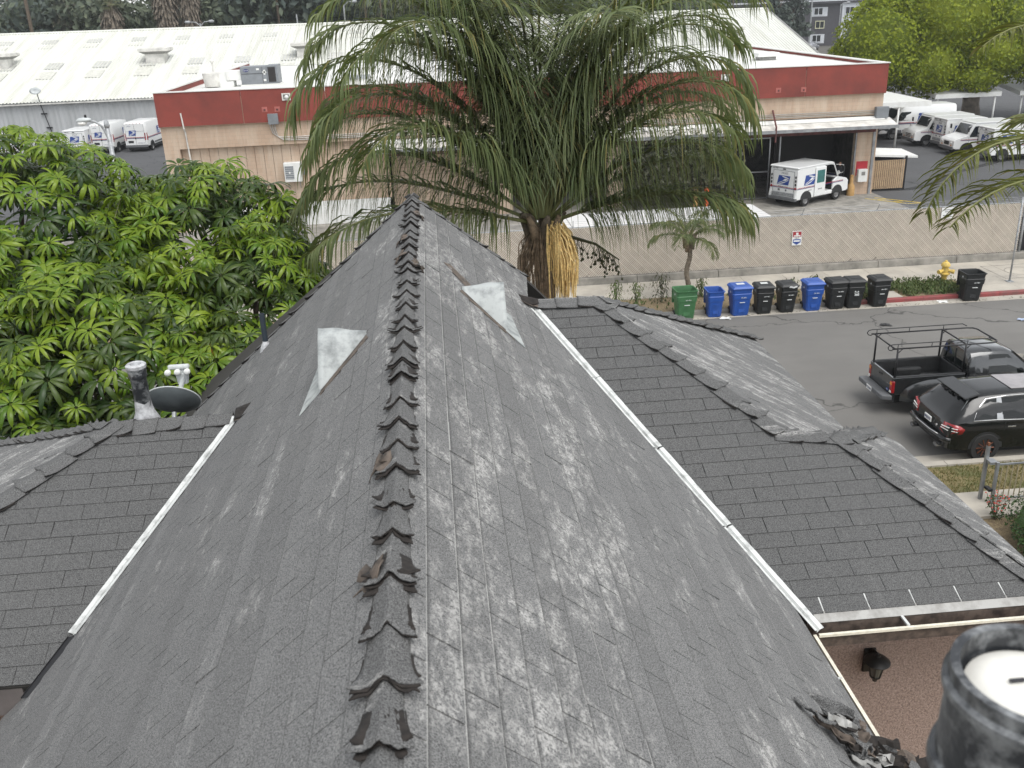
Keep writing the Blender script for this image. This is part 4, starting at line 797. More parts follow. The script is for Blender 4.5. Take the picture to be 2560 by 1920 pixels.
# ================================================================= vehicles
def wheel(parent, x, y, r, wdt, side, rim_m='steel_wheel', spokes=0):
    """wheel on the y axis; side = +1/-1 is the outer face"""
    w_ = link('wheel', None, parent); w_.location = (x, y, r)
    mb = MB(); mb.lathe([(r * .62, -wdt / 2), (r * .93, -wdt / 2), (r, -wdt * .32), (r, wdt * .32), (r * .93, wdt / 2), (r * .62, wdt / 2)], 26, axis='y', caps=False); mb.build('tyre', 'black_rubber', w_, smooth=True, angle=40)
    mb = MB(); s = side; mb.lathe([(r * .63, -wdt * .40), (r * .63, wdt * .40), (r * .56, wdt * .42 * s), (r * .50, wdt * .22 * s), (r * .30, wdt * .20 * s), (r * .22, wdt * .36 * s), (.004, wdt * .38 * s)], 22, axis='y', caps=False)
    mb.build('rim', rim_m if not spokes else 'black_rubber', w_, smooth=True, angle=40)
    for k in range(spokes):
        a = 2 * math.pi * k / spokes; mb = MB(); mb.tube([(r * .12 * math.cos(a), wdt * .40 * s, r * .12 * math.sin(a)), (r * .60 * math.cos(a), wdt * .44 * s, r * .60 * math.sin(a))], r * .032, 5); mb.build('spoke', rim_m, w_)
    return w_
def eagle(parent, o, right, up, w_, h_, lean=.14):
    """the white eagle's head on a blue slanted field"""
    o, r_, u_ = Vector(o), Vector(right).normalized(), Vector(up).normalized(); n_ = r_.cross(u_)
    P = lambda a, b, d=0: o + r_ * ((a - .5) * w_ + (b - .5) * lean * w_) + u_ * ((b - .5) * h_) + n_ * d
    L_ = link('emblem', None, parent)
    mb = MB(); mb.slab([P(0, 0, .004), P(1, 0, .004), P(1, 1, .004), P(0, 1, .004)], .004); mb.build('field', 'postal_blue', L_)
    mb = MB()
    for poly in ([(.0, .02), (.30, .16), (.70, .38), (.93, .62), (.90, .50), (.60, .22), (.30, .06)], [(.30, .95), (.62, .88), (.88, .78), (.95, .66), (.86, .70), (.55, .78), (.35, .86)], [(.42, .42), (.62, .70), (.86, .64), (.70, .46)], [(.02, .10), (.25, .30), (.62, .50), (.25, .22)]):
        mb.slab([P(a, b, .007) for a, b in poly], .003)
    mb.build('eagle', 'clean_white', L_, fix=False); return L_
def llv(label, loc, rz, open_door=False, group='white mail trucks', grille='dark', spot=True, num='2234429'):
    t = thing('mail_truck', label, 'mail truck', loc, rz, group)      # front is +x, rear at x=0
    W = .94; side = [(0, .42), (0, 1.98), (.05, 2.08), (.15, 2.12), (2.85, 2.12), (3.05, 2.06), (3.42, 1.36), (3.48, 1.30), (4.22, 1.12), (4.36, .98), (4.38, .50), (4.2, .42)]
    if not open_door:
        mb = MB(); mb.prism(side, -W, W, 'y'); mb.build('body', 'clean_white', t, bevel=.035, seg=3)
    else:
        mb = MB(); mb.prism([(0, .42), (0, 1.98), (.05, 2.06), (.15, 2.10), (2.28, 2.10), (2.28, .42)], -W, W, 'y'); mb.prism([(3.02, 1.1), (3.42, 1.32), (3.48, 1.30), (4.22, 1.12), (4.36, .98), (4.38, .50), (4.2, .42), (3.02, .42)], -W, W, 'y'); mb.box(2.281, 3.019, -W, W, .42, .62); mb.box(2.281, 3.4, W - .06, W, .621, 1.35); mb.box(2.281, 2.36, W - .06, W, 1.36, 2.05); mb.build('body', 'clean_white', t, bevel=.03, seg=2)
        mb = MB(); mb.prism([(2.285, 2.04), (2.285, 2.10), (2.85, 2.12), (3.05, 2.06), (3.02, 1.98), (2.8, 2.04)], -W, W, 'y'); mb.build('cab_roof', 'clean_white', t, bevel=.02)
        for yq in (-W + .03, W - .03): mb = MB(); mb.tube([(3.03, yq, 2.03), (3.42, yq, 1.34)], .035, 6); mb.build('windscreen_pillar', 'clean_white', t)
        mb = MB(); mb.box(2.30, 2.32, -W + .05, W - .05, .63, 2.04); mb.build('bulkhead', 'interior_dark', t); mb = MB(); mb.box(2.45, 2.9, .15, .6, .62, .95); mb.box(2.42, 2.52, .15, .6, .95, 1.6); mb.build('seat', 'black_plastic', t, bevel=.03)
        mb = MB(); mb.box(3.0, 3.3, -W + .08, W - .08, .63, 1.25); mb.build('dashboard', 'black_plastic', t)
        mb = MB(); mb.tube([(3.25, .35, 1.15), (3.05, .35, 1.25)], .02, 6); mb.build('steering_column', 'black_plastic', t)
    mb = MB(); mb.prism([(-.03, 2.10), (-.03, 2.15), (.1, 2.19), (2.8, 2.19), (3.0, 2.13), (2.95, 2.10)], -W - .025, W + .025, 'y'); mb.build('roof', 'clean_white', t, bevel=.02)
    # windscreen
    n_ = Vector((.70, 0, .37)).normalized(); q = [Vector((3.405, -.80, 1.40)), Vector((3.405, .80, 1.40)), Vector((3.085, .80, 2.0)), Vector((3.085, -.80, 2.0))]
    mb = MB(); mb.slab([p + n_ * (.012 if not open_door else .02) for p in q], .008); mb.build('windscreen', 'dark_glass', t)
    for yq in (-.3, .25): mb = MB(); mb.tube([Vector((3.40, yq, 1.40)) + n_ * .03, Vector((3.22, yq + .4, 1.62)) + n_ * .03], .01, 5); mb.build('wiper', 'black_plastic', t)
    # rear roll-up door with ribs, lights, emblem
    mb = MB(); mb.box(-.012, .0, -.70, .70, .80, 1.92); o = mb.build('rear_door', 'clean_white', t)
    for (y0, y1, z0, z1) in ((-.72, -.70, .78, 1.94), (.70, .72, .78, 1.94), (-.70, .70, 1.92, 1.94)): mb = MB(); mb.box(-.014, .0, y0, y1, z0, z1); mb.build('door_seal', 'bumper_grey', t)
    eagle(t, (-.013, 0, 1.42), (0, -1, 0), (0, 0, 1), .78, .50); text('www.usps.com', .11, 'ink', t, (-.014, .02, 1.08), (0, -1, 0), (0, 0, 1)); text('UNITED STATES\nPOSTAL SERVICE', .06, 'ink', t, (-.014, -.06, 1.80), (0, -1, 0), (0, 0, 1)); text(num, .10, 'ink', t, (-.004, .60, 2.03), (0, -1, 0), (0, 0, 1))
    for s in (-1, 1):
        for k in range(4): mb = MB(); mb.lathe([(.048, -.02), (.048, 0)], 12, c=(-.004, s * .82, 1.05 + .20 * k), axis='x'); mb.v = [(p[0], p[1], (p[2] - (1.05 + .2 * k)) * 1.6 + 1.05 + .2 * k) for p in mb.v]; mb.build('tail_lamp', 'tail_red' if k == 0 else 'black_plastic', t)
    mb = MB(); mb.box(-.02, 0, -.09, .09, 1.985, 2.04); mb.build('marker_lamp', 'black_plastic', t)
    for (y0, y1) in ((.22, .36), (-.24, -.14)): mb = MB(); mb.box(-.022, -.012, y0, y1, .84, .94); mb.build('plate', 'bumper_grey', t)
    for s in (-1, 1): mb = MB(); mb.prism([(0, .45), (0, 1.0), (-.10, .45)], s * .86 - .05, s * .86 + .05, 'y'); mb.build('step_bracket', 'clean_white', t)
    mb = MB(); mb.box(-.06, .0, -.74, .74, .58, .76); mb.build('kick_plate', 'galvanised', t); mb = MB(); mb.box(-.14, .05, -.94, .94, .36, .52); mb.build('rear_bumper', 'bumper_grey', t, bevel=.02)
    mb = MB(); mb.box(4.30, 4.46, -.90, .90, .40, .60); mb.build('front_bumper', 'bumper_grey', t, bevel=.02)
    # stripes round the body
    for s in (-1, 1):
        for z0, c_ in ((.985, 'ink_blue'), (1.035, 'postal_red')): mb = MB(); mb.box(.02, 3.9, s * (W + .001) - .004, s * (W + .001) + .004, z0, z0 + .032); mb.build('stripe', c_, t)
    for z0, c_ in ((.985, 'ink_blue'), (1.035, 'postal_red')): mb = MB(); mb.box(-.016, -.002, -.92, .92, z0, z0 + .032); mb.build('stripe', c_, t)
    # front: grille, lamps
    if grille == 'dark': mb = MB(); mb.box(4.36, 4.40, -.30, .30, .68, .92); mb.build('grille', 'black_plastic', t)
    else:
        for k in range(3): mb = MB(); mb.box(4.36, 4.40, -.36, .36, .66 + .10 * k, .70 + .10 * k); mb.build('grille', 'black_plastic', t)
    for s in (-1, 1): mb = MB(); mb.lathe([(.085, .0), (.085, .03), (.03, .045)], 14, c=(4.365, s * .60, .84), axis='x'); mb.build('headlight', 'lamp_clear', t, smooth=True); mb = MB(); mb.box(4.36, 4.39, s * .60 - .09, s * .60 + .09, .64, .70); mb.build('indicator', 'tail_amber', t)
    # cab windows and doors
    for s in (-1, 1):
        if open_door and s < 0:
            mb = MB(); mb.box(1.42, 2.30, -W - .055, -W - .012, .46, 2.02); dr = mb.build('sliding_door', 'clean_white', t, bevel=.02); mb = MB(); mb.box(1.55, 2.18, -W - .064, -W - .056, 1.18, 1.86); mb.build('window', mat('glass_teal', (.05, .16, .15), .08, spec=.6), dr)
            continue
        mb = MB(); mb.prism([(2.36, 1.22), (3.28, 1.22), (3.28, 1.32), (2.98, 1.92), (2.36, 1.92)], s * (W + .008) - .006, s * (W + .008) + .006, 'y'); mb.build('side_window', 'dark_glass', t)
        mb = MB()
        for (x0, x1, z0, z1) in ((2.30, 2.315, .5, 1.98), (3.33, 3.345, .5, 1.2)): mb.box(x0, x1, s * (W + .002) - .004, s * (W + .002) + .004, z0, z1)
        mb.build('door_seam', 'bumper_grey', t)
    eagle(t, (1.02, -W - .004, 1.42), (1, 0, 0), (0, 0, 1), .85, .55); eagle(t, (1.02, W + .004, 1.42), (-1, 0, 0), (0, 0, 1), .85, .55)
    text(num, .09, 'ink', t, (1.85, -W - (.06 if open_door else .004), .84), (1, 0, 0), (0, 0, 1)); text('usps.com', .08, 'ink', t, (1.05, -W - .004, .86), (1, 0, 0), (0, 0, 1))
    for s in (-1, 1):
        mr = link('mirror', None, t); mb = MB(); mb.tube([(3.30, s * .93, 1.45), (3.55, s * 1.15, 1.55), (3.55, s * 1.15, 1.95), (3.15, s * .95, 2.0)], .014, 6); mb.build('bracket', 'white_paint', mr); mb = MB(); mb.box(3.52, 3.58, s * 1.15 - .09, s * 1.15 + .09, 1.60, 1.88); mb.build('glass', 'black_plastic', mr, bevel=.01)
    if spot: mb = MB(); mb.lathe([(.10, 0), (.10, .02), (.03, .04)], 14, c=(3.95, -.55, 1.42), axis='x'); mb.tube([(3.95, -.55, 1.1), (3.95, -.55, 1.42)], .012, 6); mb.build('hood_mirror', 'white_paint', t)
    for xw in (.78, 3.42):
        for s in (-1, 1):
            a = MB(); pts = [(xw + .47 * math.cos(math.pi * k / 14), .42 + .43 * math.sin(math.pi * k / 14)) for k in range(15)]; a.prism(pts, s * (W - .30), s * (W + .004), 'y'); a.build('wheel_arch', 'black_plastic', t); wheel(t, xw, s * (W - .10), .34, .20, s)
    mb = MB(); mb.box(.3, 4.1, -.7, .7, .25, .43); mb.build('chassis', 'black_plastic', t)
    return t
# garage truck
llv('white mail truck with its side door slid open in front of the dark garage', (18.95, 50.35, .03), R(30), True, num='0217429')
# yard row on the right
llv('white mail truck facing the yard between parcel van and rear-facing truck', (39.55, 68.9, .02), R(180), grille='bars', num='3312204')
llv('white mail truck parked tail-out, second from the parcel van', (36.35, 66.75, .02), 0, num='9207734')
llv('white mail truck facing the yard with black square grille beside the tarred trench', (40.05, 64.3, .02), R(180), num='4479210')
llv('white mail truck parked tail-out behind the right-hand palm frond', (36.55, 61.15, .02), 0, num='5528190')
# left yard
llv('white mail truck seen from behind left of the two parcel vans', (-30.6, 86.0, .02), R(86), num='2208117')
llv('white mail truck half hidden by tree leaves at far left', (-36.0, 84.0, .02), R(88), num='6614402')
def parcel_van(label, loc, rz):
    t = thing('parcel_van', label, 'van', loc, rz, 'white high-roof parcel vans')     # front +x, rear x=0
    # stations: x, z_low, z_roof, half width low, half width at shoulder, half width at roof
    st = [(0, .55, 2.40, .94, .98, .82), (.10, .48, 2.50, .98, 1.01, .86), (.6, .46, 2.54, 1.0, 1.025, .88), (3.4, .46, 2.54, 1.0, 1.025, .88), (4.0, .46, 2.46, 1.0, 1.02, .84), (4.35, .46, 2.22, 1.0, 1.01, .78), (4.85, .46, 1.55, 1.0, 1.0, .80), (5.05, .46, 1.32, .99, .97, .84), (5.6, .45, 1.10, .95, .90, .78), (5.88, .42, .90, .84, .80, .70), (5.97, .45, .62, .74, .72, .66)]
    def ring(s):
        x, zl, zr, wl, ws, wr = s; zs = zl + (zr - zl) * .55
        pts = [(wl * .9, zl), (wl, zl + .06), (ws, zs), (wr + .6 * (ws - wr) * .5, zr - .14), (wr, zr - .03), (wr * .7, zr)]
        return [(x, y, z) for y, z in pts] + [(x, -y, z) for y, z in reversed(pts)]
    rs = [ring(s) for s in st]; k = len(rs[0]); mb = MB(); vs = [p for r_ in rs for p in r_]
    fs = [(i * k + j, i * k + (j + 1) % k, (i + 1) * k + (j + 1) % k, (i + 1) * k + j) for i in range(len(rs) - 1) for j in range(k)] + [tuple(range(k)), tuple((len(rs) - 1) * k + j for j in range(k))]
    mb.add(vs, fs); mb.build('body', 'clean_white', t, smooth=True, angle=32)
    mb = MB(); mb.hexa([(4.43, -.74, 2.16), (4.43, .74, 2.16), (4.86, .80, 1.58), (4.86, -.80, 1.58), (4.455, -.74, 2.18), (4.455, .74, 2.18), (4.89, .80, 1.60), (4.89, -.80, 1.60)]); mb.build('windscreen', 'dark_glass', t)
    for s in (-1, 1):
        def sw(poly, name, m_):
            mb = MB(); mb.slab([(x, s * (1.02 - .12 * max(0, z - 1.5)), z) for x, z in (poly if s < 0 else poly[::-1])], .01); mb.build(name, m_, t)
        sw([(3.55, 1.42), (4.72, 1.42), (4.72, 1.58), (4.38, 2.04), (3.62, 2.04)], 'side_window', 'dark_glass')
        for z0, c_ in ((1.15, 'ink_blue'), (1.22, 'postal_red')): mb = MB(); mb.box(.15, 4.6, s * 1.024 - .006, s * 1.024 + .006, z0, z0 + .045); mb.build('stripe', c_, t)
        eagle(t, (2.75 if s < 0 else 2.75, s * 1.03, 1.62), (-s * 1, 0, 0) if s > 0 else (1, 0, 0), (0, 0, 1), .62, .62)
        mb = MB(); mb.box(4.3, 5.0, s * 1.03 - .012, s * 1.03 + .012, .50, .72); mb.box(1.6, 4.2, s * 1.035 - .012, s * 1.035 + .012, .62, .74); mb.build('side_trim', 'bumper_grey', t)
        mr = MB(); mr.box(4.40, 4.55, s * 1.18 - .11, s * 1.18 + .11, 1.42, 1.80); mr.build('mirror', 'black_plastic', t, bevel=.04)
        mb = MB(); mb.hexa([(-.03, s * .84 - .02, 1.0), (.12, s * 1.035 - .02, 1.0), (.12, s * 1.035 + .02, 1.0), (-.03, s * .84 + .02, 1.0), (-.03, s * .86 - .02, 1.62), (.10, s * 1.03 - .02, 1.62), (.10, s * 1.03 + .02, 1.62), (-.03, s * .86 + .02, 1.62)]); mb.build('tail_lamp', 'tail_red', t)
        hl = MB(); hl.hexa([(5.30, s * .92 - .03, .98), (5.72, s * .84 - .03, .86), (5.72, s * .84 + .03, .86), (5.30, s * .92 + .03, .98), (5.15, s * .90 - .03, 1.22), (5.60, s * .80 - .03, 1.05), (5.60, s * .80 + .03, 1.05), (5.15, s * .90 + .03, 1.22)]); hl.build('headlight', 'lamp_clear', t)
        for xw in (1.0, 4.95):
            a = MB(); a.prism([(xw + .48 * math.cos(math.pi * q / 14), .42 + .48 * math.sin(math.pi * q / 14)) for q in range(15)], s * .72, s * 1.03, 'y'); a.build('wheel_arch', 'black_plastic', t); wheel(t, xw, s * .92, .36, .22, s)
        mb = MB(); mb.hexa([(4.75, s * .70, .42), (5.95, s * .5, .42), (5.95, s * .75, .42), (4.75, s * 1.035, .42), (4.75, s * .70, .80), (5.98, s * .5, .80), (5.95, s * .77, .80), (5.4, s * 1.0, .86)]); mb.build('bumper_corner', 'bumper_grey', t)
    mb = MB(); mb.box(5.85, 6.02, -.72, .72, .36, .72); mb.build('front_bumper', 'bumper_grey', t, bevel=.05); mb = MB(); mb.box(5.93, 6.0, -.6, .6, .73, .86); mb.build('grille', 'black_plastic', t)
    mb = MB(); mb.box(-.10, .14, -.98, .98, .40, .62); mb.build('rear_bumper', 'bumper_grey', t, bevel=.04)
    mb = MB(); mb.box(-.012, .002, -.008, .008, .65, 2.36); mb.box(-.012, .002, -.82, .82, 1.76, 1.77); mb.box(-.012, .002, -.82, -.81, .65, 2.36); mb.box(-.012, .002, .81, .82, .65, 2.36); mb.build('door_seam', 'bumper_grey', t)
    for z0, c_ in ((1.15, 'ink_blue'), (1.22, 'postal_red')): mb = MB(); mb.box(-.016, .0, -.80, .80, z0, z0 + .045); mb.build('stripe', c_, t)
    eagle(t, (-.016, .22, 1.62), (0, -1, 0), (0, 0, 1), .62, .44); text('2190756', .10, 'ink_blue', t, (-.016, .45, 2.2), (0, -1, 0), (0, 0, 1)); text('www.usps.com', .10, 'ink_blue', t, (-.016, -.45, .78), (0, -1, 0), (0, 0, 1))
    mb = MB(); mb.box(-.02, .0, .22, .68, .78, .98); mb.build('plate_recess', 'black_plastic', t); mb = MB(); mb.lathe([(.06, -.03), (.06, 0)], 10, c=(0, 0, 1.16), axis='x'); mb.build('door_lock', 'black_plastic', t)
    for k in range(5): mb = MB(); mb.box(-.01, .04, -.62 + .3 * k, -.54 + .3 * k, 2.385, 2.425); mb.build('marker_lamp', 'tail_red', t)
    mb = MB(); mb.box(.3, 5.6, -.8, .8, .22, .48); mb.build('chassis', 'black_plastic', t)
    return t
parcel_van('white parcel van seen from behind in the middle of the left yard', (-28.6, 86.75, .02), R(86))
parcel_van('white parcel van seen from behind against the red building corner', (-25.75, 86.9, .02), R(84))
parcel_van('white parcel van facing the yard, grey bumper, left of the mail truck row', (40.4, 72.9, .02), R(180))

# ---- cars built from cross sections along x (rear x=0, front +x)
class Car:
    def __init__(s, st): s.st = st      # x, z_floor, z_sill, z_belt, z_roof, w_sill, w_belt, w_roof
    def at(s, x):
        st = s.st
        for a, b in zip(st, st[1:]):
            if a[0] <= x <= b[0]: u = (x - a[0]) / (b[0] - a[0]); return [a[i] + (b[i] - a[i]) * u for i in range(8)]
        return list(st[0] if x < st[0][0] else st[-1])
    def ring(s, q):
        x, zf, zs, zb, zr, ws, wb, wr = q
        pts = [(ws * .86, zf), (ws, zf + .05), (ws * 1.012, zs), (wb * 1.004, zb - (zb - zs) * .25), (wb, zb)]
        if zr > zb + .03: pts += [(wb + (wr - wb) * .5 + .008, zb + (zr - zb) * .5), (wr, zr - min(.07, (zr - zb) * .35)), (wr * .86, zr - .012), (wr * .45, zr)]
        else: pts += [(wb * .985, zb + .01), (wb * .92, zb + .016), (wb * .7, zr), (wb * .4, zr + .004)]
        return [(x, y, z) for y, z in pts] + [(x, -y, z) for y, z in reversed(pts)]
    def body(s, m_, parent, name='body'):
        rs = [s.ring(q) for q in s.st]; k = len(rs[0]); mb = MB()
        mb.add([p for r_ in rs for p in r_], [(i * k + j, i * k + (j + 1) % k, (i + 1) * k + (j + 1) % k, (i + 1) * k + j) for i in range(len(rs) - 1) for j in range(k)] + [tuple(range(k)), tuple((len(rs) - 1) * k + j for j in range(k))])
        return mb.build(name, m_, parent, smooth=True, angle=34)
    def side(s, x, t, sg, off=.006):
        q = s.at(x); zb, zr, wb, wr = q[3], q[4], q[6], q[7]; zr -= min(.07, (zr - zb) * .35)
        return (x, sg * (wb + (wr - wb) * t + .006 * math.sin(math.pi * t) + off), zb + (zr - zb) * t)
    def pane(s, poly, sg, name, m_, parent, off=.006):
        """glass on the side of the cabin; poly in (x, share of the height between belt and roof)"""
        cx = sum(p[0] for p in poly) / len(poly); cy = sum(p[1] for p in poly) / len(poly); mb = MB(); v = [s.side(cx, cy, sg, off + .002)]; n = 0
        for i in range(len(poly)):
            a, b = poly[i], poly[(i + 1) % len(poly)]
            for k in range(4): u = k / 4; v.append(s.side(a[0] + (b[0] - a[0]) * u, a[1] + (b[1] - a[1]) * u, sg, off)); n += 1
        mb.add(v, [(0, 1 + i, 1 + (i + 1) % n) for i in range(n)]); o = mb.build(name, m_, parent, fix=False)
        so = o.modifiers.new('t', 'SOLIDIFY'); so.thickness = .006; so.offset = 0; return v[1:], o
mat('suv_black', (.006, .007, .007), .16, coat=.45, var=.1, spec=.35); mat('pickup_grey', (.045, .048, .05), .22, .55, coat=1.0, var=.1); mat('bed_liner', (.014, .015, .016), .65, var=.3, scale=6)
mat('tinted_glass', (.006, .008, .008), .05, spec=.35, var=.02); mat('sunroof', (.22, .20, .20), .10, coat=.6); mat('rust', (.16, .06, .025), .9, var=.4, scale=20); mat('copper_rim', (.20, .075, .045), .35, .6)
suv = thing('suv', 'glossy black sport utility car parked at the kerb with copper spoked wheel', 'car', (12.08, 20.86, 0), R(0))
C_ = Car([(0, .42, .62, .80, .84, .80, .84, .7), (.05, .36, .62, .95, 1.02, .90, .91, .82), (.22, .32, .60, 1.06, 1.22, .94, .945, .78), (.50, .30, .58, 1.09, 1.50, .955, .955, .68), (.74, .30, .56, 1.10, 1.62, .96, .96, .64), (1.1, .30, .55, 1.09, 1.665, .96, .96, .635), (1.9, .30, .54, 1.06, 1.70, .965, .95, .64), (2.6, .30, .54, 1.04, 1.685, .965, .945, .64), (3.0, .30, .54, 1.03, 1.60, .965, .94, .64), (3.55, .30, .55, 1.02, 1.20, .965, .935, .72), (3.75, .30, .56, 1.01, 1.03, .96, .93, .75), (4.3, .32, .58, .95, .97, .945, .90, .7), (4.62, .34, .56, .80, .83, .90, .84, .6), (4.78, .38, .5, .62, .64, .78, .74, .5)])
C_.body('suv_black', suv)
for sg in (-1, 1):
    for poly, nm in (([(.62, .10), (.78, .55), (1.02, .90), (1.26, .92), (1.20, .10)], 'quarter_window'), ([(1.34, .08), (1.40, .94), (2.18, .95), (2.20, .07)], 'rear_door_window'), ([(2.28, .07), (2.26, .95), (2.70, .93), (3.22, .30), (3.30, .07)], 'front_door_window')):
        vs, o = C_.pane(poly, sg, nm, 'tinted_glass', suv)
    ol = MB(); pl = [(.60, .06), (.76, .58), (1.0, .95), (1.5, .985), (2.3, .99), (2.75, .97), (3.3, .26), (3.36, .03), (2.2, .03), (1.2, .06)]
    ol.tube([C_.side(a, b, sg, .008) for a, b in pl], .011, 5, closed=True); ol.build('window_trim', 'chrome', suv)
    ol = MB(); ol.hexa([C_.side(a, b, sg, of) for a, b, of in ((1.20, .05, .002), (1.36, .05, .002), (1.36, .05, .013), (1.20, .05, .013), (1.27, .96, .002), (1.39, .96, .002), (1.39, .96, .013), (1.27, .96, .013))]); ol.build('pillar_trim', 'grey_metal', suv)
    ol = MB(); ol.tube([C_.side(.8, 1.0, sg, -.05), C_.side(1.6, 1.03, sg, -.05), C_.side(2.75, 1.0, sg, -.05)], .014, 6); ol.build('roof_rail', 'dark_metal', suv)
    for dx_ in (1.50, 2.50): mb = MB(); mb.box(dx_, dx_ + .20, sg * .958 - .012, sg * .958 + .02 * sg + .012, .90, .93); mb.build('door_handle', 'chrome', suv, bevel=.008)
    mb = MB()
    for (x0, z0, z1) in ((1.42, .45, 1.05), (2.24, .45, 1.03), (3.35, .5, 1.0)): mb.box(x0, x0 + .008, sg * .962 - .005, sg * .962 + .005, z0, z1)
    mb.build('door_gap', 'black_plastic', suv)
    # tail lamp wraps the corner
    mb = MB(); mb.add([(.005, sg * .55, .80), (.03, sg * .86, .72), (.36, sg * .975, .80), (.42, sg * .972, .92), (.28, sg * .965, 1.02), (.10, sg * .90, 1.05), (.06, sg * .62, 1.02), (.045, sg * .74, .9), (.20, sg * .985, .9)], [(0, 1, 8, 7), (1, 2, 3, 8), (8, 3, 4, 5), (7, 8, 5, 6), (0, 7, 6)]); mb.v = [(p[0] - .022, p[1] * 1.012, p[2]) for p in mb.v]; tl = mb.build('tail_lamp', 'tail_red', suv, smooth=True); so = tl.modifiers.new('t', 'SOLIDIFY'); so.thickness = .03
    mb = MB(); mb.tube([(-.012, sg * .62, .93), (.03, sg * .86, .95), (.20, sg * 1.0, .94)], .014, 5); mb.tube([(-.015, sg * .60, .87), (.02, sg * .86, .88), (.20, sg * 1.0, .87)], .012, 5); mb.build('lamp_bar', 'lamp_clear', tl)
    mb = MB(); mb.lathe([(.06, -.16), (.06, .02), (.045, .02), (.045, -.05)], 14, c=(.06, sg * .60, .40), axis='x', caps=False); mb.v = [(p[0], (p[1] - sg * .6) * 1.6 + sg * .6, p[2]) for p in mb.v]; mb.build('exhaust_tip', 'chrome', suv, smooth=True)
    for xw in (.98, 3.86):
        a = MB(); a.prism([(xw + .44 * math.cos(math.pi * q / 16), .38 + .43 * math.sin(math.pi * q / 16)) for q in range(17)], sg * .70, sg * .972, 'y'); a.build('wheel_arch', 'black_plastic', suv); wheel(suv, xw, sg * .87, .385, .25, sg, 'copper_rim', 10)
    mr = MB(); mr.box(3.0, 3.16, sg * 1.06 - .12, sg * 1.06 + .10, 1.06, 1.22); mr.build('door_mirror', 'suv_black', suv, bevel=.05)
def rear_pt(u, v, off=.012):     # rear screen between (x .24,z 1.13) and (x .64,z 1.56)
    x, z = .235 + .40 * v, 1.13 + .43 * v; w_ = .80 - .20 * v; n_ = Vector((-.73, 0, .68)); p = Vector((x, (u - .5) * 2 * w_, z + .03 * (1 - (2 * u - 1) ** 2))); return p + n_ * off
mb = MB(); mb.grid(lambda u, v: rear_pt(u, v), 10, 5); o = mb.build('rear_window', mat('rear_glass', (.075, .085, .085), .08, coat=.8, var=.03), suv, smooth=True, fix=False); so = o.modifiers.new('t', 'SOLIDIFY'); so.thickness = .01  # grey reflection painted into the glass colour
mb = MB(); mb.hexa([(.46, -.70, 1.575), (.46, .70, 1.575), (.86, .62, 1.64), (.86, -.62, 1.64), (.44, -.70, 1.615), (.44, .70, 1.615), (.86, .62, 1.685), (.86, -.62, 1.685)]); mb.build('roof_spoiler', 'suv_black', suv, bevel=.02)
for yq in (-.34, -.08, .10, .30): mb = MB(); mb.box(.43, .50, yq, yq + .12, 1.545, 1.575); mb.build('spoiler_bracket', 'black_plastic', suv)
mb = MB(); mb.tube([rear_pt(.5, .02, .03), rear_pt(.5, .1, .035), rear_pt(.32, .14, .035)], .012, 5); mb.build('rear_wiper', 'black_plastic', suv)
mb = MB(); mb.hexa([(1.75, -.46, 1.697), (2.62, -.44, 1.685), (2.62, .44, 1.685), (1.75, .46, 1.697), (1.75, -.46, 1.709), (2.62, -.44, 1.697), (2.62, .44, 1.697), (1.75, .46, 1.709)]); mb.build('sunroof', 'sunroof', suv)
mb = MB(); mb.hexa([(2.98, -.60, 1.585), (3.54, -.68, 1.20), (3.54, .68, 1.20), (2.98, .60, 1.585), (3.0, -.60, 1.605), (3.56, -.68, 1.22), (3.56, .68, 1.22), (3.0, .60, 1.605)]); mb.build('windscreen', 'tinted_glass', suv)
bp = MB(); bp.tube([(.10, -.93, .62), (-.02, -.80, .62), (-.065, -.4, .62), (-.075, 0, .62), (-.065, .4, .62), (-.02, .80, .62), (.10, .93, .62)], .075, 8); bp.build('rear_bumper', 'suv_black', suv, smooth=True)
bp = MB(); bp.tube([(-.075, -.62, .685), (-.125, -.3, .69), (-.13, .3, .69), (-.075, .62, .685)], .014, 6); bp.build('bumper_strip', 'chrome', suv, smooth=True)
mb = MB(); mb.box(-.05, -.025, -.17, .15, .80, .94); pl = mb.build('licence_plate', 'white_paint', suv, bevel=.006); text('8PJR342', .085, 'ink_blue', pl, (-.054, -.01, .87), (0, -1, 0), (0, 0, 1))
mb = MB(); mb.lathe([(.04, -.02), (.04, 0)], 14, c=(-.005, -.40, .83), axis='x'); mb.build('badge', 'chrome', suv)
mb = MB(); mb.box(.3, 4.5, -.7, .7, .22, .36); mb.build('underbody', 'black_plastic', suv)
# ---- pickup with ladder rack
pk = thing('pickup_truck', 'dark grey pickup truck with black ladder rack parked beyond the black car', 'pickup truck', (12.10, 23.62, 0), R(0))
BX, BW = 2.06, .70     # bed length, half width of the box
def box_part(name, m_, *b, bevel=.012, parent=pk): mb = MB(); mb.box(*b); return mb.build(name, m_, parent, bevel=bevel)
for sg in (-1, 1): mb = MB(); mb.hexa([(0, sg * (BW - .06), .60), (BX, sg * (BW - .06), .60), (BX, sg * BW, .60), (0, sg * BW, .60), (0, sg * (BW - .09), 1.10), (BX, sg * (BW - .09), 1.10), (BX, sg * (BW - .01), 1.10), (0, sg * (BW - .01), 1.10)]); mb.build('bed_side', 'pickup_grey', pk, bevel=.02)
for sg in (-1, 1): box_part('bed_rail', 'bed_liner', .03, BX - .02, sg * (BW - .05) - .05, sg * (BW - .05) + .05, 1.10, 1.125)
tg = box_part('tailgate', 'pickup_grey', -.02, .05, -BW + .03, BW - .03, .60, 1.105); box_part('handle', 'black_plastic', -.035, -.02, -.08, .08, .97, 1.02, parent=tg, bevel=.004)
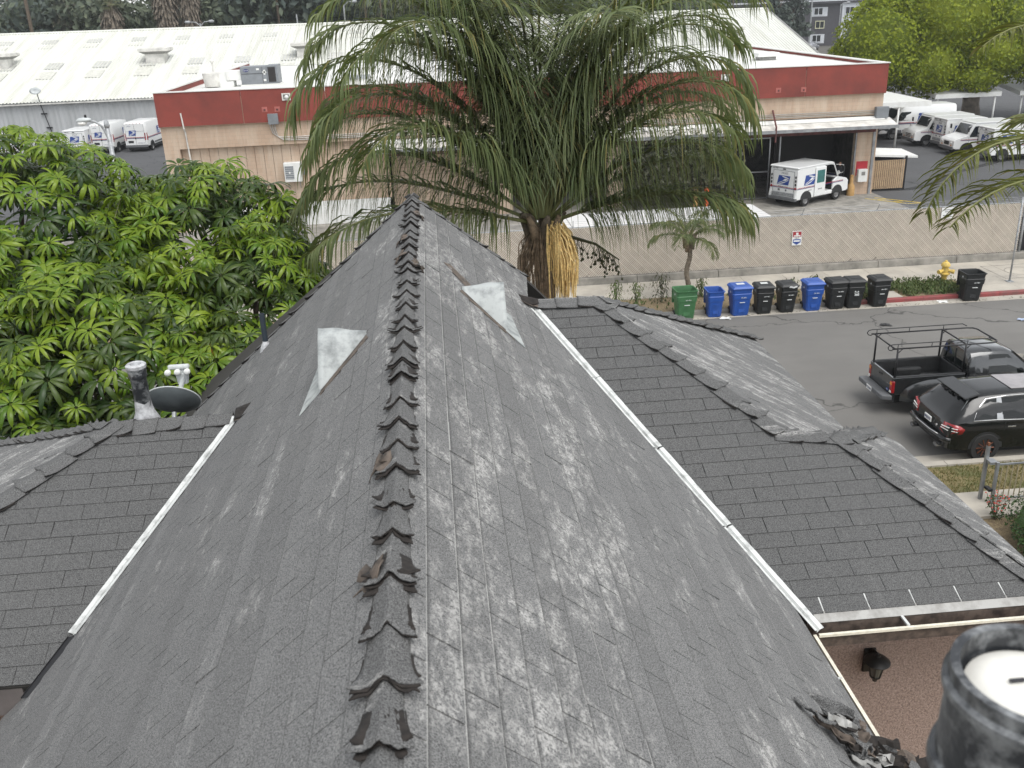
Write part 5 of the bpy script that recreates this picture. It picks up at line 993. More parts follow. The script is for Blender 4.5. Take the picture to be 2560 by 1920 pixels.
mb = MB(); mb.lathe([(.05, -.012), (.05, 0)], 16, c=(-.022, -.47, .70), axis='x'); mb.v = [(p[0], (p[1] + .47) * 1.4 - .47, (p[2] - .7) * .7 + .7) for p in mb.v]; bd = mb.build('badge', 'postal_blue', tg); text('Ford', .045, 'white_paint', bd, (-.036, -.47, .70), (0, -1, 0), (0, 0, 1))
box_part('bed_floor', 'bed_liner', .03, BX, -BW + .05, BW - .05, .62, .66); box_part('bed_front', 'bed_liner', BX - .05, BX, -BW + .05, BW - .05, .66, 1.1)
for sg in (-1, 1): box_part('liner_side', 'bed_liner', .05, BX - .05, sg * (BW - .085) - .01, sg * (BW - .085) + .01, .66, 1.09); box_part('inner_arch', 'bed_liner', .62, 1.40, sg * (BW - .2) - .1, sg * (BW - .2) + .1, .66, .90, bevel=.05)
for k in range(7): box_part('floor_rib', 'bed_liner', .06, BX - .06, -.54 + .18 * k, -.50 + .18 * k, .66, .672, bevel=0)
for sg in (-1, 1):      # bulged rear wing of the step-side box
    mb = MB()
    def fn(u, v, sg=sg):
        a = u; x = .24 + 1.72 * a; bul = math.sin(math.pi * min(1, max(0, a))) ** .55
        zt = .60 + .42 * bul; z = .42 + (zt - .42) * v; y = BW + .245 * bul * math.sin(math.pi * (.12 + .88 * (1 - v)) * .5) ** .7 + .002
        return (x, sg * y, z)
    mb.grid(fn, 18, 8); mb.build('rear_wing', 'pickup_grey', pk, smooth=True, fix=False)
    mb = MB(); mb.hexa([(-.03, sg * (BW + .01) - .0, .66), (.06, sg * (BW + .02), .66), (.06, sg * (BW - .12), .66), (-.03, sg * (BW - .12), .66), (-.03, sg * (BW + .01), 1.0), (.06, sg * (BW + .02), 1.0), (.06, sg * (BW - .12), 1.0), (-.03, sg * (BW - .12), 1.0)]); tl = mb.build('tail_lamp', 'tail_red', pk, bevel=.015)
    box_part('indicator', 'tail_amber', -.036, -.028, sg * (BW - .055) - .05, sg * (BW - .055) + .05, .90, .98, parent=tl, bevel=0); box_part('reverse_lamp', 'lamp_clear', -.036, -.028, sg * (BW - .055) - .05, sg * (BW - .055) + .05, .67, .73, parent=tl, bevel=0)
bm_ = MB(); bm_.hexa([(-.30, -.74, .50), (-.02, -.80, .48), (-.02, .80, .48), (-.30, .74, .50), (-.30, -.74, .64), (-.02, -.80, .62), (-.02, .80, .62), (-.30, .74, .64)]); bm_.build('rear_bumper', 'bumper_grey', pk, bevel=.03)
pl = box_part('licence_plate', 'white_paint', -.315, -.302, -.12, .18, .50, .63, bevel=.003); text('7T21604', .08, 'ink_blue', pl, (-.319, .03, .565), (0, -1, 0), (0, 0, 1))
PC = Car([(2.10, .42, .62, 1.05, 1.58, .80, .80, .60), (2.16, .40, .60, 1.07, 1.68, .82, .82, .62), (2.40, .38, .58, 1.07, 1.71, .83, .83, .63), (3.15, .38, .58, 1.06, 1.70, .835, .83, .63), (3.35, .38, .58, 1.05, 1.64, .835, .825, .63), (3.92, .38, .58, 1.03, 1.16, .835, .82, .66), (4.10, .38, .58, 1.02, 1.05, .83, .815, .7), (4.6, .38, .60, .97, .99, .82, .80, .7), (4.85, .40, .58, .86, .88, .80, .76, .6), (4.95, .44, .55, .70, .72, .74, .70, .5)])
PC.body('pickup_grey', pk, 'cab')
for sg in (-1, 1):
    PC.pane([(2.62, .10), (2.66, .92), (3.20, .92), (3.72, .16), (3.72, .10)], sg, 'door_window', 'tinted_glass', pk); PC.pane([(2.24, .12), (2.26, .88), (2.46, .90), (2.46, .12)], sg, 'quarter_panel', 'pickup_grey', pk, .01)
    mb = MB()
    for x0 in (2.54, 3.85): mb.box(x0, x0 + .008, sg * .834 - .006, sg * .834 + .006, .5, 1.05)
    mb.build('door_gap', 'black_plastic', pk); box_part('door_handle', 'black_plastic', 2.62, 2.78, sg * .838 - .012, sg * .838 + .012, .92, .96)
    box_part('door_mirror', 'black_plastic', 3.62, 3.74, sg * .96 - .10, sg * .96 + .08, 1.08, 1.24, bevel=.03)
    for xw in (1.02, 4.02):
        a = MB(); a.prism([(xw + .42 * math.cos(math.pi * q / 16), .36 + .40 * math.sin(math.pi * q / 16)) for q in range(17)], sg * .5, sg * (.915 if xw < 2 else .845), 'y'); a.build('wheel_arch', 'black_plastic', pk); wheel(pk, xw, sg * .76, .35, .22, sg)
mb = MB(); mb.hexa([(2.10, -.60, 1.14), (2.14, -.55, 1.60), (2.14, .55, 1.60), (2.10, .60, 1.14), (2.085, -.60, 1.14), (2.12, -.55, 1.60), (2.12, .55, 1.60), (2.085, .60, 1.14)]); rw = mb.build('rear_window', 'tinted_glass', pk)
box_part('sticker', 'yellow_paint', 2.10, 2.112, .36, .46, 1.44, 1.54, parent=rw, bevel=0); box_part('window_bar', 'black_plastic', 2.085, 2.10, -.02, .02, 1.15, 1.60, parent=rw, bevel=0)
mb = MB(); mb.hexa([(3.35, -.60, 1.60), (3.90, -.68, 1.14), (3.90, .68, 1.14), (3.35, .60, 1.60), (3.38, -.60, 1.63), (3.93, -.68, 1.17), (3.93, .68, 1.17), (3.38, .60, 1.63)]); mb.build('windscreen', 'dark_glass', pk)
box_part('chassis', 'black_plastic', .2, 4.6, -.5, .5, .28, .5); mb = MB(); mb.tube([(4.02, -.70, 1.02), (4.02, -.72, 1.75)], .005, 4); mb.build('aerial', 'black_plastic', pk)
rk = link('ladder_rack', None, pk); RZ_, RW = 1.93, .64
def bar(pts, r_=.022): mb = MB(); mb.tube(pts, r_, 8); mb.build('rack_bar', 'dark_metal', rk, smooth=True)
for sg in (-1, 1):
    bar([(-.10, sg * RW, RZ_), (2.7, sg * RW, RZ_), (2.85, sg * (RW - .04), RZ_), (2.92, sg * (RW - .16), RZ_)]); bar([(-.10, sg * RW, RZ_ - .04), (-.19, sg * RW, RZ_ - .02), (-.23, sg * RW, RZ_ + .05), (-.19, sg * RW, RZ_ + .11), (-.10, sg * RW, RZ_ + .13), (2.55, sg * RW, RZ_ + .13), (2.68, sg * RW, RZ_ + .06)], .014)
    for xq in (.05, 1.0, 2.0): bar([(xq, sg * RW, RZ_), (xq, sg * RW, RZ_ + .13)], .010)
    for xq in (.06, 1.98): bar([(xq, sg * (BW - .05), 1.11), (xq, sg * RW, RZ_)], .028); bar([(xq, sg * RW, RZ_ - .14), (xq + .14, sg * RW, RZ_)], .012)
for xq in (-.02, 1.98): bar([(xq, -RW, RZ_), (xq, RW, RZ_)])
bar([(2.92, -(RW - .16), RZ_), (2.92, RW - .16, RZ_)])
# odds and ends lying in the bed
jk = thing('tool', 'red-handled tool lying in the pickup bed by the tailgate', 'tool', (12.42, 23.05, .685)); mb = MB(); mb.tube([(-.05, -.08, .03), (.45, .10, .05)], .025, 6); mb.build('handle', 'bright_red', jk); mb = MB(); mb.box(.42, .58, .04, .16, .0, .1); mb.build('head', 'grey_metal', jk)
for k, (x_, y_, m_, lb_) in enumerate(((1.30, -.1, 'white_paint', 'pale crumpled scrap in the middle of the pickup bed'), (1.62, -.25, 'galvanised', 'silvery crumpled foil on the pickup bed floor near the cab'), (1.45, .2, 'black_plastic', 'black plastic scrap on the pickup bed floor'))):
    s_ = tag(MB().grid(lambda i, j: ((i - .5) * .34 + .03 * math.sin(j * 6 + k), (j - .5) * .26, .07 * abs(math.sin(4 * i + 5 * j + k)) + .004), 7, 7).build('litter_scrap', m_, None, fix=False), lb_, 'litter'); s_.location = (12.1 + x_, 23.62 + y_, .675)
# dark car beyond the mail trucks, and small far cars
def simple_car(label, loc, rz, paint, group=None):
    t = thing('parked_car', label, 'car', loc, rz, group); c_ = Car([(0, .35, .55, .82, .85, .78, .80, .6), (.15, .28, .5, .95, 1.1, .86, .86, .7), (.7, .26, .5, .98, 1.48, .88, .88, .62), (1.5, .26, .5, .97, 1.54, .89, .88, .62), (2.4, .26, .5, .95, 1.50, .89, .88, .62), (3.2, .26, .5, .93, .98, .88, .86, .7), (4.1, .28, .5, .82, .84, .85, .80, .6), (4.4, .34, .48, .6, .62, .74, .7, .5)]); c_.body(paint, t)
    for sg in (-1, 1):
        c_.pane([(.72, .1), (.9, .9), (1.55, .92), (1.55, .1)], sg, 'rear_side_window', 'dark_glass', t); c_.pane([(1.63, .1), (1.63, .92), (2.35, .9), (2.85, .1)], sg, 'front_side_window', 'dark_glass', t)
        for xw in (.85, 3.5): wheel(t, xw, sg * .80, .32, .2, sg)
    mb = MB(); mb.hexa([(2.5, -.6, 1.46), (3.1, -.7, 1.06), (3.1, .7, 1.06), (2.5, .6, 1.46), (2.53, -.6, 1.49), (3.13, -.7, 1.09), (3.13, .7, 1.09), (2.53, .6, 1.49)]); mb.build('windscreen', 'dark_glass', t); return t
mat('paint_white', (.6, .6, .6), .2, coat=.8); mat('paint_silver', (.3, .31, .33), .25, .5, coat=.8); mat('paint_dark', (.02, .022, .03), .2, coat=.8)
simple_car('dark car with roof box parked beneath the big green tree', (51.2, 75.0, .02), R(184), 'paint_dark')
for k, (x_, y_, c_) in enumerate(((70.5, 186, 'paint_white'), (74.2, 190, 'paint_silver'), (78, 184, 'paint_dark'), (82.5, 190, 'paint_silver'), (87.5, 186, 'paint_dark'))):
    simple_car(['white car parked far off below the dark apartment block', 'silver car right of the white one below the apartment block', 'dark car in the middle of the far car park', 'silver car beside the far lamp post', 'dark car nearest the big tree in the far car park'][k], (x_, y_, 0), R(20 + 25 * k), c_)
# delivery person by the truck
# ================================================================= fence along the far pavement
fw = thing('footing_wall', 'low stained concrete footing wall beneath the slatted fence', 'wall', (0, 0, 0))
for k in range(26):
    mb = MB(); x0 = -60 + 3.4 * k; mb.prism([(36.88, .0), (37.28, .0), (37.26, .42), (36.91, .42)], x0 + .008, x0 + 3.392, 'x'); mb.build('wall_section', 'concrete_dark', fw, bevel=.015)
fe = thing('slat_fence', 'tall chain-link fence filled with diagonal beige slats along the far pavement', 'fence', (0, 0, 0))
FX0, FX1, FZ0, FZ1, FYY = -45.0, 24.3, .44, 2.50, 37.08
def diag(mb, x0, sg, th, wd, yo, zb=FZ0, zt=FZ1):
    """a strip at 45 degrees from the foot of the fence to its top"""
    L_ = zt - zb; mb.add([(x0 - wd * .7, FYY + yo, zb), (x0 + wd * .7, FYY + yo, zb), (x0 + wd * .7 + sg * L_, FYY + yo, zt), (x0 - wd * .7 + sg * L_, FYY + yo, zt), (x0 - wd * .7, FYY + yo + th, zb), (x0 + wd * .7, FYY + yo + th, zb), (x0 + wd * .7 + sg * L_, FYY + yo + th, zt), (x0 - wd * .7 + sg * L_, FYY + yo + th, zt)],
        [(0, 1, 2, 3), (7, 6, 5, 4), (0, 3, 7, 4), (1, 5, 6, 2), (0, 4, 5, 1), (3, 2, 6, 7)])
sl_ = MB(); x = FX0 - 2.1; rr = random.Random(9)
while x < FX1:
    z1_ = FZ1 if x + 2.06 <= FX1 else FZ0 + (FX1 - x)
    z0_ = FZ0 if x >= FX0 else FZ0 + (FX0 - x)
    r_ = rr.random()
    cut = rr.choice([.06, .12]) if r_ > .96 else 0
    diag(sl_, (x if x >= FX0 else FX0) + cut, 1, .012, .036, 0 + .006 * rr.random(), z0_ + cut, max(z0_ + .05, z1_ - .02 * rr.random()))
    x += .098
tag(sl_.build('slats', 'slat_beige', fe), kind='stuff')
w2 = MB(); x = FX0
mat('slat_back', (.33, .29, .245), .8, var=.1); bkp = MB(); bkp.box(FX0, FX1, FYY + .03, FYY + .036, FZ0, FZ1 - .03); bkp.build('rear_slats', 'slat_back', fe)
mat('wire_pale', (.62, .58, .50), .6, var=.1)
x = FX0 + 2.1
while x < FX1 + 2.06:
    zt = FZ1 if x - 2.06 >= FX0 else FZ1; zb_ = FZ0 if x <= FX1 else FZ0 + (x - FX1)
    diag(w2, min(x, FX1), -1, .008, .017, -.016, zb_, zt); x += .36
tag(w2.build('cross_wires', 'wire_pale', fe), kind='stuff')
for k in range(23):
    mb = MB(); xq = FX0 + 3.15 * k; mb.tube([(xq, FYY + .06, .3), (xq, FYY + .06, 2.56)], .03, 8); mb.build('post', 'galvanised', fe, smooth=True)
    mb = MB(); mb.tube([(xq, FYY + .05, 2.52), (xq - .03, FYY - .22, 2.84)], .014, 6); mb.build('barb_arm', 'galvanised', fe)
mb = MB(); mb.tube([(FX0, FYY + .05, 2.51), (FX1, FYY + .05, 2.51)], .022, 7); mb.build('top_rail', 'galvanised', fe)
for k in range(3):
    mb = MB(); mb.tube([(FX0, FYY - .03 - .08 * k, 2.60 + .095 * k), (FX1, FYY - .03 - .08 * k, 2.60 + .095 * k)], .004, 4); mb.build('barbed_wire', 'grey_metal', fe)
def sign(label, x, z, w_, h_, cat='sign'): 
    t = thing('fence_sign', label, cat, (x, FYY - .03, z)); mb = MB(); mb.box(-w_ / 2, w_ / 2, -.012, 0, -h_ / 2, h_ / 2); mb.build('plate', 'clean_white', t); return t
s1 = sign('small red, white and blue warning sign wired to the slatted fence', 14.67, 1.57, .40, .60)
mb = MB(); mb.box(-.18, .18, -.018, -.013, .05, .27); mb.build('red_field', 'postal_red', s1); mb = MB(); mb.prism([(-.16, -.05), (.16, -.05), (.16, -.18), (0, -.28), (-.16, -.18)], -.018, -.013, 'y'); mb.build('blue_shield', 'postal_blue', s1)
text('24/7', .11, 'ink', s1, (0, -.015, .0), (1, 0, 0), (0, 0, 1)); mb = MB(); mb.box(-.13, .13, -.021, -.0185, -.15, -.09); mb.build('pale_band', 'clean_white', s1); mb = MB(); mb.box(-.14, .14, -.021, -.0185, .07, .12); mb.build('pale_band', 'clean_white', s1); mb = MB(); mb.box(-.05, .05, -.021, -.0185, .13, .23); mb.build('pale_band', 'clean_white', s1)
s2 = sign('plain white notice hung on the fence top near the right palm', 20.99, 2.26, .50, .46); 
for (a_, z_) in ((.21, .13), (.11, .05), (.03, -.03), (.18, -.10)): mb = MB(); mb.box(-a_, a_, -.015, -.0125, z_ - .014, z_ + .014); mb.build('print_line', 'bumper_grey', s2)
# dark mesh gate continuing right of the slats
mg = thing('mesh_gate', 'dark chain-link gate at right end of the slatted fence', 'gate', (24.4, FYY, .15))
for xq in (0, 3.2): mb = MB(); mb.tube([(xq, 0, 0), (xq, 0, 2.6)], .05, 8); mb.build('post', 'galvanised', mg, smooth=True)
for zq in (.1, 2.4): mb = MB(); mb.tube([(0, 0, zq), (3.2, 0, zq)], .03, 8); mb.build('rail', 'galvanised', mg)
ml = MB()
for k in range(60):
    for sg in (1, -1):
        a = -2.3 + k * .1; p, q = (a, .1), (a + 2.3, 2.4)
        if sg < 0: p, q = (3.2 - a, .1), (3.2 - a - 2.3, 2.4)
        lo, hi = 0, 1; d_ = q[0] - p[0]
        for lim in (0, 3.2):
            u = (lim - p[0]) / d_
            if (lim == 0) == (d_ > 0): lo = max(lo, u)
            else: hi = min(hi, u)
        if hi > lo: ml.tube([(p[0] + d_ * lo, 0, p[1] + 2.3 * lo), (p[0] + d_ * hi, 0, p[1] + 2.3 * hi)], .004, 3, cap=False)
ml.build('chain_link', 'mesh_dark', mg); mb = MB(); mb.box(.1, 3.1, .6, .62, .1, 1.6); mb.build('backing_screen', 'mesh_dark', mg)
# ================================================================= wheeled bins
mat('bin_black', (.011, .0125, .013), .5, var=.1, scale=5); mat('bin_blue', (.015, .075, .33), .42, var=.08, scale=5); mat('bin_green', (.045, .145, .055), .5, var=.1, scale=5); mat('bin_print', (.62, .64, .63), .6); mat('bin_inside', (.02, .025, .03), .8)
def bin_(label, x, y, rz, col_, w_=.62, h=1.06, lid='closed', nums=True, marks='', sticker=False, rubbish=False):
    t = thing('wheeled_bin', label, 'bin', (x, y, .008), rz, 'wheeled bins standing in the gutter')      # front faces -y
    d0, d1 = .20, .33; wb, wt = w_ * .39, w_ * .5
    # hollow tub with walls
    mb = MB(); prof = [(0.03, .86), (.30, .92), (.62, .96), (.64, 1.0), (.86, 1.03), (1.0, 1.05)]
    def ringp(zf, k, inset=0): 
        f_ = zf; a = wb + (wt - wb) * f_ - inset; b0 = d0 + (d1 - d0) * f_ - inset; c_ = .05
        return [(-a + c_, -b0, zf * h), (a - c_, -b0, zf * h), (a, -b0 + c_, zf * h), (a, b0 - c_, zf * h), (a - c_, b0, zf * h), (-a + c_, b0, zf * h), (-a, b0 - c_, zf * h), (-a, -b0 + c_, zf * h)]
    levels = [(.0, .0), (.04, -.012), (.60, -.012), (.62, -.03), (.80, -.03), (.82, -.012), (.97, -.012), (.97, -.04), (1.0, -.04), (1.0, .0), (.6, .03), (.1, .03)]
    vs = [p for z_, i_ in levels for p in ringp(z_, 0, i_)]; n = 8
    fs = [(i * n + j, i * n + (j + 1) % n, (i + 1) * n + (j + 1) % n, (i + 1) * n + j) for i in range(len(levels) - 1) for j in range(n)] + [tuple(range(7, -1, -1)), tuple((len(levels) - 1) * n + j for j in range(n))]
    mb.add(vs, fs); mb.build('tub', col_, t, fix=False)
    L_ = link('lid', None, t)
    if lid == 'closed':
        mb = MB(); mb.hexa([(-wt - .05, -d1 - .07, 0), (wt + .05, -d1 - .07, 0), (wt + .05, d1 + .05, 0), (-wt - .05, d1 + .05, 0), (-wt + .03, -d1 + .02, .085), (wt - .03, -d1 + .02, .085), (wt - .03, d1 - .02, .085), (-wt + .03, d1 - .02, .085)]); mb.xf(Matrix.Translation((0, 0, h + .002))); mb.build('lid_shell', col_, L_, bevel=.02)
        mb = MB(); mb.box(-wt * .55, wt * .55, -d1 * .4, d1 * .55, h + .087, h + .096); mb.build('lid_panel', col_, L_, bevel=.006)
        if sticker: mb = MB(); mb.box(-wt * .42, wt * .42, -d1 * .25, d1 * .35, h + .0965, h + .099); mb.build('lid_label', 'bin_print', L_)
        if rubbish: mb = MB(); mb.grid(lambda i, j: (-.06 + .30 * i, -d1 - .055 - .03 * math.sin(3.1 * i), h - .035 + .05 * j + .012 * math.sin(9 * i)), 8, 2); o_ = mb.build('protruding_bag', 'bin_print', t, fix=False); q_ = o_.modifiers.new('t', 'SOLIDIFY'); q_.thickness = .03
    else:
        sx_ = 1 if lid == 'back' else -1
        if lid == 'back': mb = MB(); mb.hexa([(-wt, d1 + .05, h - .62), (wt, d1 + .05, h - .62), (wt, d1 + .13, h - .62), (-wt, d1 + .13, h - .62), (-wt, d1 + .05, h), (wt, d1 + .05, h), (wt, d1 + .13, h), (-wt, d1 + .13, h)]); mb.build('lid_shell', col_, L_, bevel=.03)
    mb = MB(); mb.tube([(-wt * .8, d1 + .05, h - .05), (wt * .8, d1 + .05, h - .05)], .016, 6); mb.build('handle', col_, t)
    for s in (-1, 1):
        mb = MB(); mb.lathe([(.03, -.03), (.12, -.03), (.13, 0), (.12, .03), (.03, .03)], 16, c=(s * (wb + .02), d0 + .04, .13), axis='x'); mb.build('wheel', 'black_rubber', t, smooth=True, angle=40)
    mb = MB(); mb.box(-w_ * .17, w_ * .17, -d0 * 1.30 - .012, -d0 * 1.20, .10 * h, .46 * h); mb.xf(Matrix.Rotation(R(-5.5), 4, 'X')); mb.build('grip_panel', col_, t, bevel=.012)
    mb = MB(); mb.box(-w_ * .14, w_ * .14, -d1 * .93 - .02, -d1 * .93, .50 * h, .52 * h); mb.build('grip_bar', 'bin_print' if nums else col_, t)
    yf = -(d0 + (d1 - d0) * .80) - .034
    if nums: text('383 4821', .06, 'bin_print', t, (.05, yf + .006, h * .68), (1, 0, 0), (0, .12, 1))
    if marks: text(marks, .12, 'bin_print', t, (.0, yf + .012, h * .60), (1, 0, 0), (0, .12, 1), bold=.004)
    mb = MB(); zz_ = h * .80; xq = -(wb + (wt - wb) * .8) - .014   # recycling triangle on the flank
    for k in range(3):
        a = math.pi / 2 + k * 2 * math.pi / 3; mb.tube([(xq - .002, .07 * math.cos(a), zz_ + .08 * math.sin(a)), (xq - .002, .07 * math.cos(a + 2.1) * .75, zz_ + .08 * math.sin(a + 2.1) * .75)], .013, 4)
    mb.build('recycling_mark', 'bin_print', t); return t
bin_('green wheeled bin with its lid hanging open', 8.80, 32.42, R(2), 'bin_green', .74, 1.10, 'back', True)
bin_('slim blue wheeled bin standing open next to the green bin', 9.90, 32.44, R(-2), 'bin_blue', .56, 1.00, 'back', False)
bin_('wide blue wheeled bin with closed lid beside the slim blue one', 10.85, 32.42, R(1), 'bin_blue', .70, 1.06, sticker=True)
bin_('black wheeled bin with pale patch on its lid, right of the wide blue bin', 11.75, 32.46, R(-3), 'bin_black', .62, 1.02, sticker=True)
bin_('black wheeled bin with rubbish peeping under its lid, left of the third blue bin', 12.62, 32.46, R(2), 'bin_black', .60, 1.02, rubbish=True)
bin_('third blue wheeled bin, standing alone between two pairs of black bins', 13.60, 32.46, R(-1), 'bin_blue', .64, 1.04)
bin_('black wheeled bin touching another, right of the third blue bin', 14.50, 32.48, R(2), 'bin_black', .64, 1.03)
bin_('black wheeled bin with white painted scribbles on its front', 15.17, 32.46, R(-2), 'bin_black', .62, 1.03, nums=False, marks='K.S\n360')
bin_('black wheeled bin at start of the red kerb', 16.12, 32.44, R(1), 'bin_black', .62, 1.03)
bin_('black wheeled bin standing open alone by the red kerb', 19.68, 32.42, R(-4), 'bin_black', .70, 1.08, 'back')
# ================================================================= hydrant, poles, near gate
mat('hydrant_yellow', (.58, .40, .08), .6, var=.25, scale=8, c2=(.40, .30, .10)); hy = thing('fire_hydrant', 'squat yellow fire hydrant among weeds by the red kerb', 'hydrant', (19.55, 34.1, .13))
mb = MB(); mb.lathe([(.17, 0), (.17, .05), (.10, .07), (.10, .32), (.13, .34), (.13, .38), (.20, .42), (.20, .46), (.13, .48), (.125, .72), (.17, .74), (.17, .79), (.12, .88), (.05, .92), (.05, .96), (.02, .97)], 16); mb.build('barrel', 'hydrant_yellow', hy, smooth=True, angle=40)
for d_ in ((-1, -.35), (.75, -.6)): mb = MB(); v_ = Vector((d_[0], d_[1], 0)).normalized(); mb.tube([v_ * .08 + Vector((0, 0, .58)), v_ * .26 + Vector((0, 0, .55))], .06, 10); mb.tube([v_ * .24 + Vector((0, 0, .55)), v_ * .34 + Vector((0, 0, .54))], .085, 8); mb.build('outlet', 'hydrant_yellow', hy, smooth=True, angle=40)
sp = thing('sign_post', 'thin grey metal sign post on the corner pavement at right edge', 'post', (22.11, 33.87, .15)); mb = MB(); mb.tube([(0, 0, 0), (.0, .0, 3.3)], .035, 8); mb.build('pole', 'galvanised', sp, smooth=True); mb = MB(); mb.box(-.12, .12, -.12, .12, 0, .03); mb.build('base', 'galvanised', sp)
lt = thing('street_lamp', 'old grey street lamp with curved arm rising behind the leafy tree', 'street lamp', (-10.9, 34.0, .15))
mb = MB(); mb.tube([(0, 0, 0), (-.03, 0, 3), (-.05, 0, 7.45)], [.13, .10, .075], 12); mb.build('column', 'galvanised', lt, smooth=True); mb = MB(); mb.lathe([(.09, 7.42), (.10, 7.5), (.07, 7.62), (.02, 7.68)], 10, c=(-.05, 0, 0)); mb.build('cap', 'galvanised', lt, smooth=True)
mb = MB(); mb.tube([(-.05, 0, 6.95), (-.12, -.02, 7.25), (-.22, -.05, 7.50), (-.40, -.08, 7.64), (-.60, -.1, 7.68)], .04, 8); mb.build('arm', 'galvanised', lt, smooth=True)
lh = MB(); lh.tube([(-.50, -.1, 7.71), (-.64, -.1, 7.70), (-.86, -.1, 7.66), (-.98, -.1, 7.64)], [.05, .13, .15, .05], 10); lh.v = [(p[0], p[1], 7.72 + (p[2] - 7.72) * .6) for p in lh.v]; lh.build('lamp_head', 'dish_light', lt, smooth=True); mb = MB(); mb.lathe([(.15, 7.62), (.14, 7.54), (.02, 7.50)], 12, c=(-.80, -.1, .02)); mb.build('lens', 'lamp_clear', lt, smooth=True); mb = MB(); mb.lathe([(.04, 7.78), (.04, 7.88), (.01, 7.9)], 8, c=(-.66, -.1, -.02)); mb.build('photocell', 'dark_metal', lt)
ng = thing('picket_gate', 'grey steel picket fence with rusty-topped gate post by the hedge', 'fence', (0, 0, .1)); gy_ = 17.95
mb = MB(); mb.box(11.84, 11.91, gy_ - .035, gy_ + .035, 0, 1.36); gpst = mb.build('gate_post', 'grey_metal', ng); mb = MB(); mb.box(11.85, 11.90, gy_ - .025, gy_ + .025, 1.36, 1.44); mb.build('rusty_tip', 'rust', gpst)
mb = MB(); mb.box(11.98, 12.04, gy_ - .26, gy_ - .20, 0, 1.05); mb.build('gate_stile', 'grey_metal', ng); mb = MB(); mb.box(11.86, 12.03, gy_ - .20, gy_ + .01, .98, 1.04); mb.build('hinge_bar', 'grey_metal', ng); mb = MB(); mb.box(11.90, 11.99, gy_ - .24, gy_ - .05, .32, .38); mb.build('latch', 'dark_metal', ng)
for zq in (.12, .98): mb = MB(); mb.box(12.04, 17, gy_ - .25, gy_ - .21, zq, zq + .035); mb.build('rail', 'grey_metal', ng)
for k in range(38): mb = MB(); mb.box(12.12 + .125 * k, 12.137 + .125 * k, gy_ - .24, gy_ - .223, .155, .978); mb.build('picket', mat('picket_tan', (.30, .26, .17), .7) if k == 0 else 'picket_tan', ng)
# small rubbish on the street
for k, (x_, y_, lab) in enumerate(((20.2, 29.8, 'pale blue rag lying flat on the asphalt right of the bins'), (15.4, 30.2, 'dark scrap on asphalt below the scribbled bin'), (10.2, 32.0, 'white paper scrap beside the slim blue bin'), (18.6, 32.3, 'white litter in the gutter left of the lone open bin'))):
    mb = MB(); mb.grid(lambda i, j: ((i - .5) * .32 + .05 * math.sin(7 * j + k), (j - .5) * .26 + .04 * math.sin(6 * i), .012 + .025 * abs(math.sin(5 * i + 4 * j + k))), 6, 6); o = tag(mb.build('litter', ['lantern_glass', 'tar', 'white_paint', 'white_paint'][k] if k else mat('rag_blue', (.35, .42, .55), .8), None, fix=False), lab, 'litter'); o.location = (x_, y_, .005)
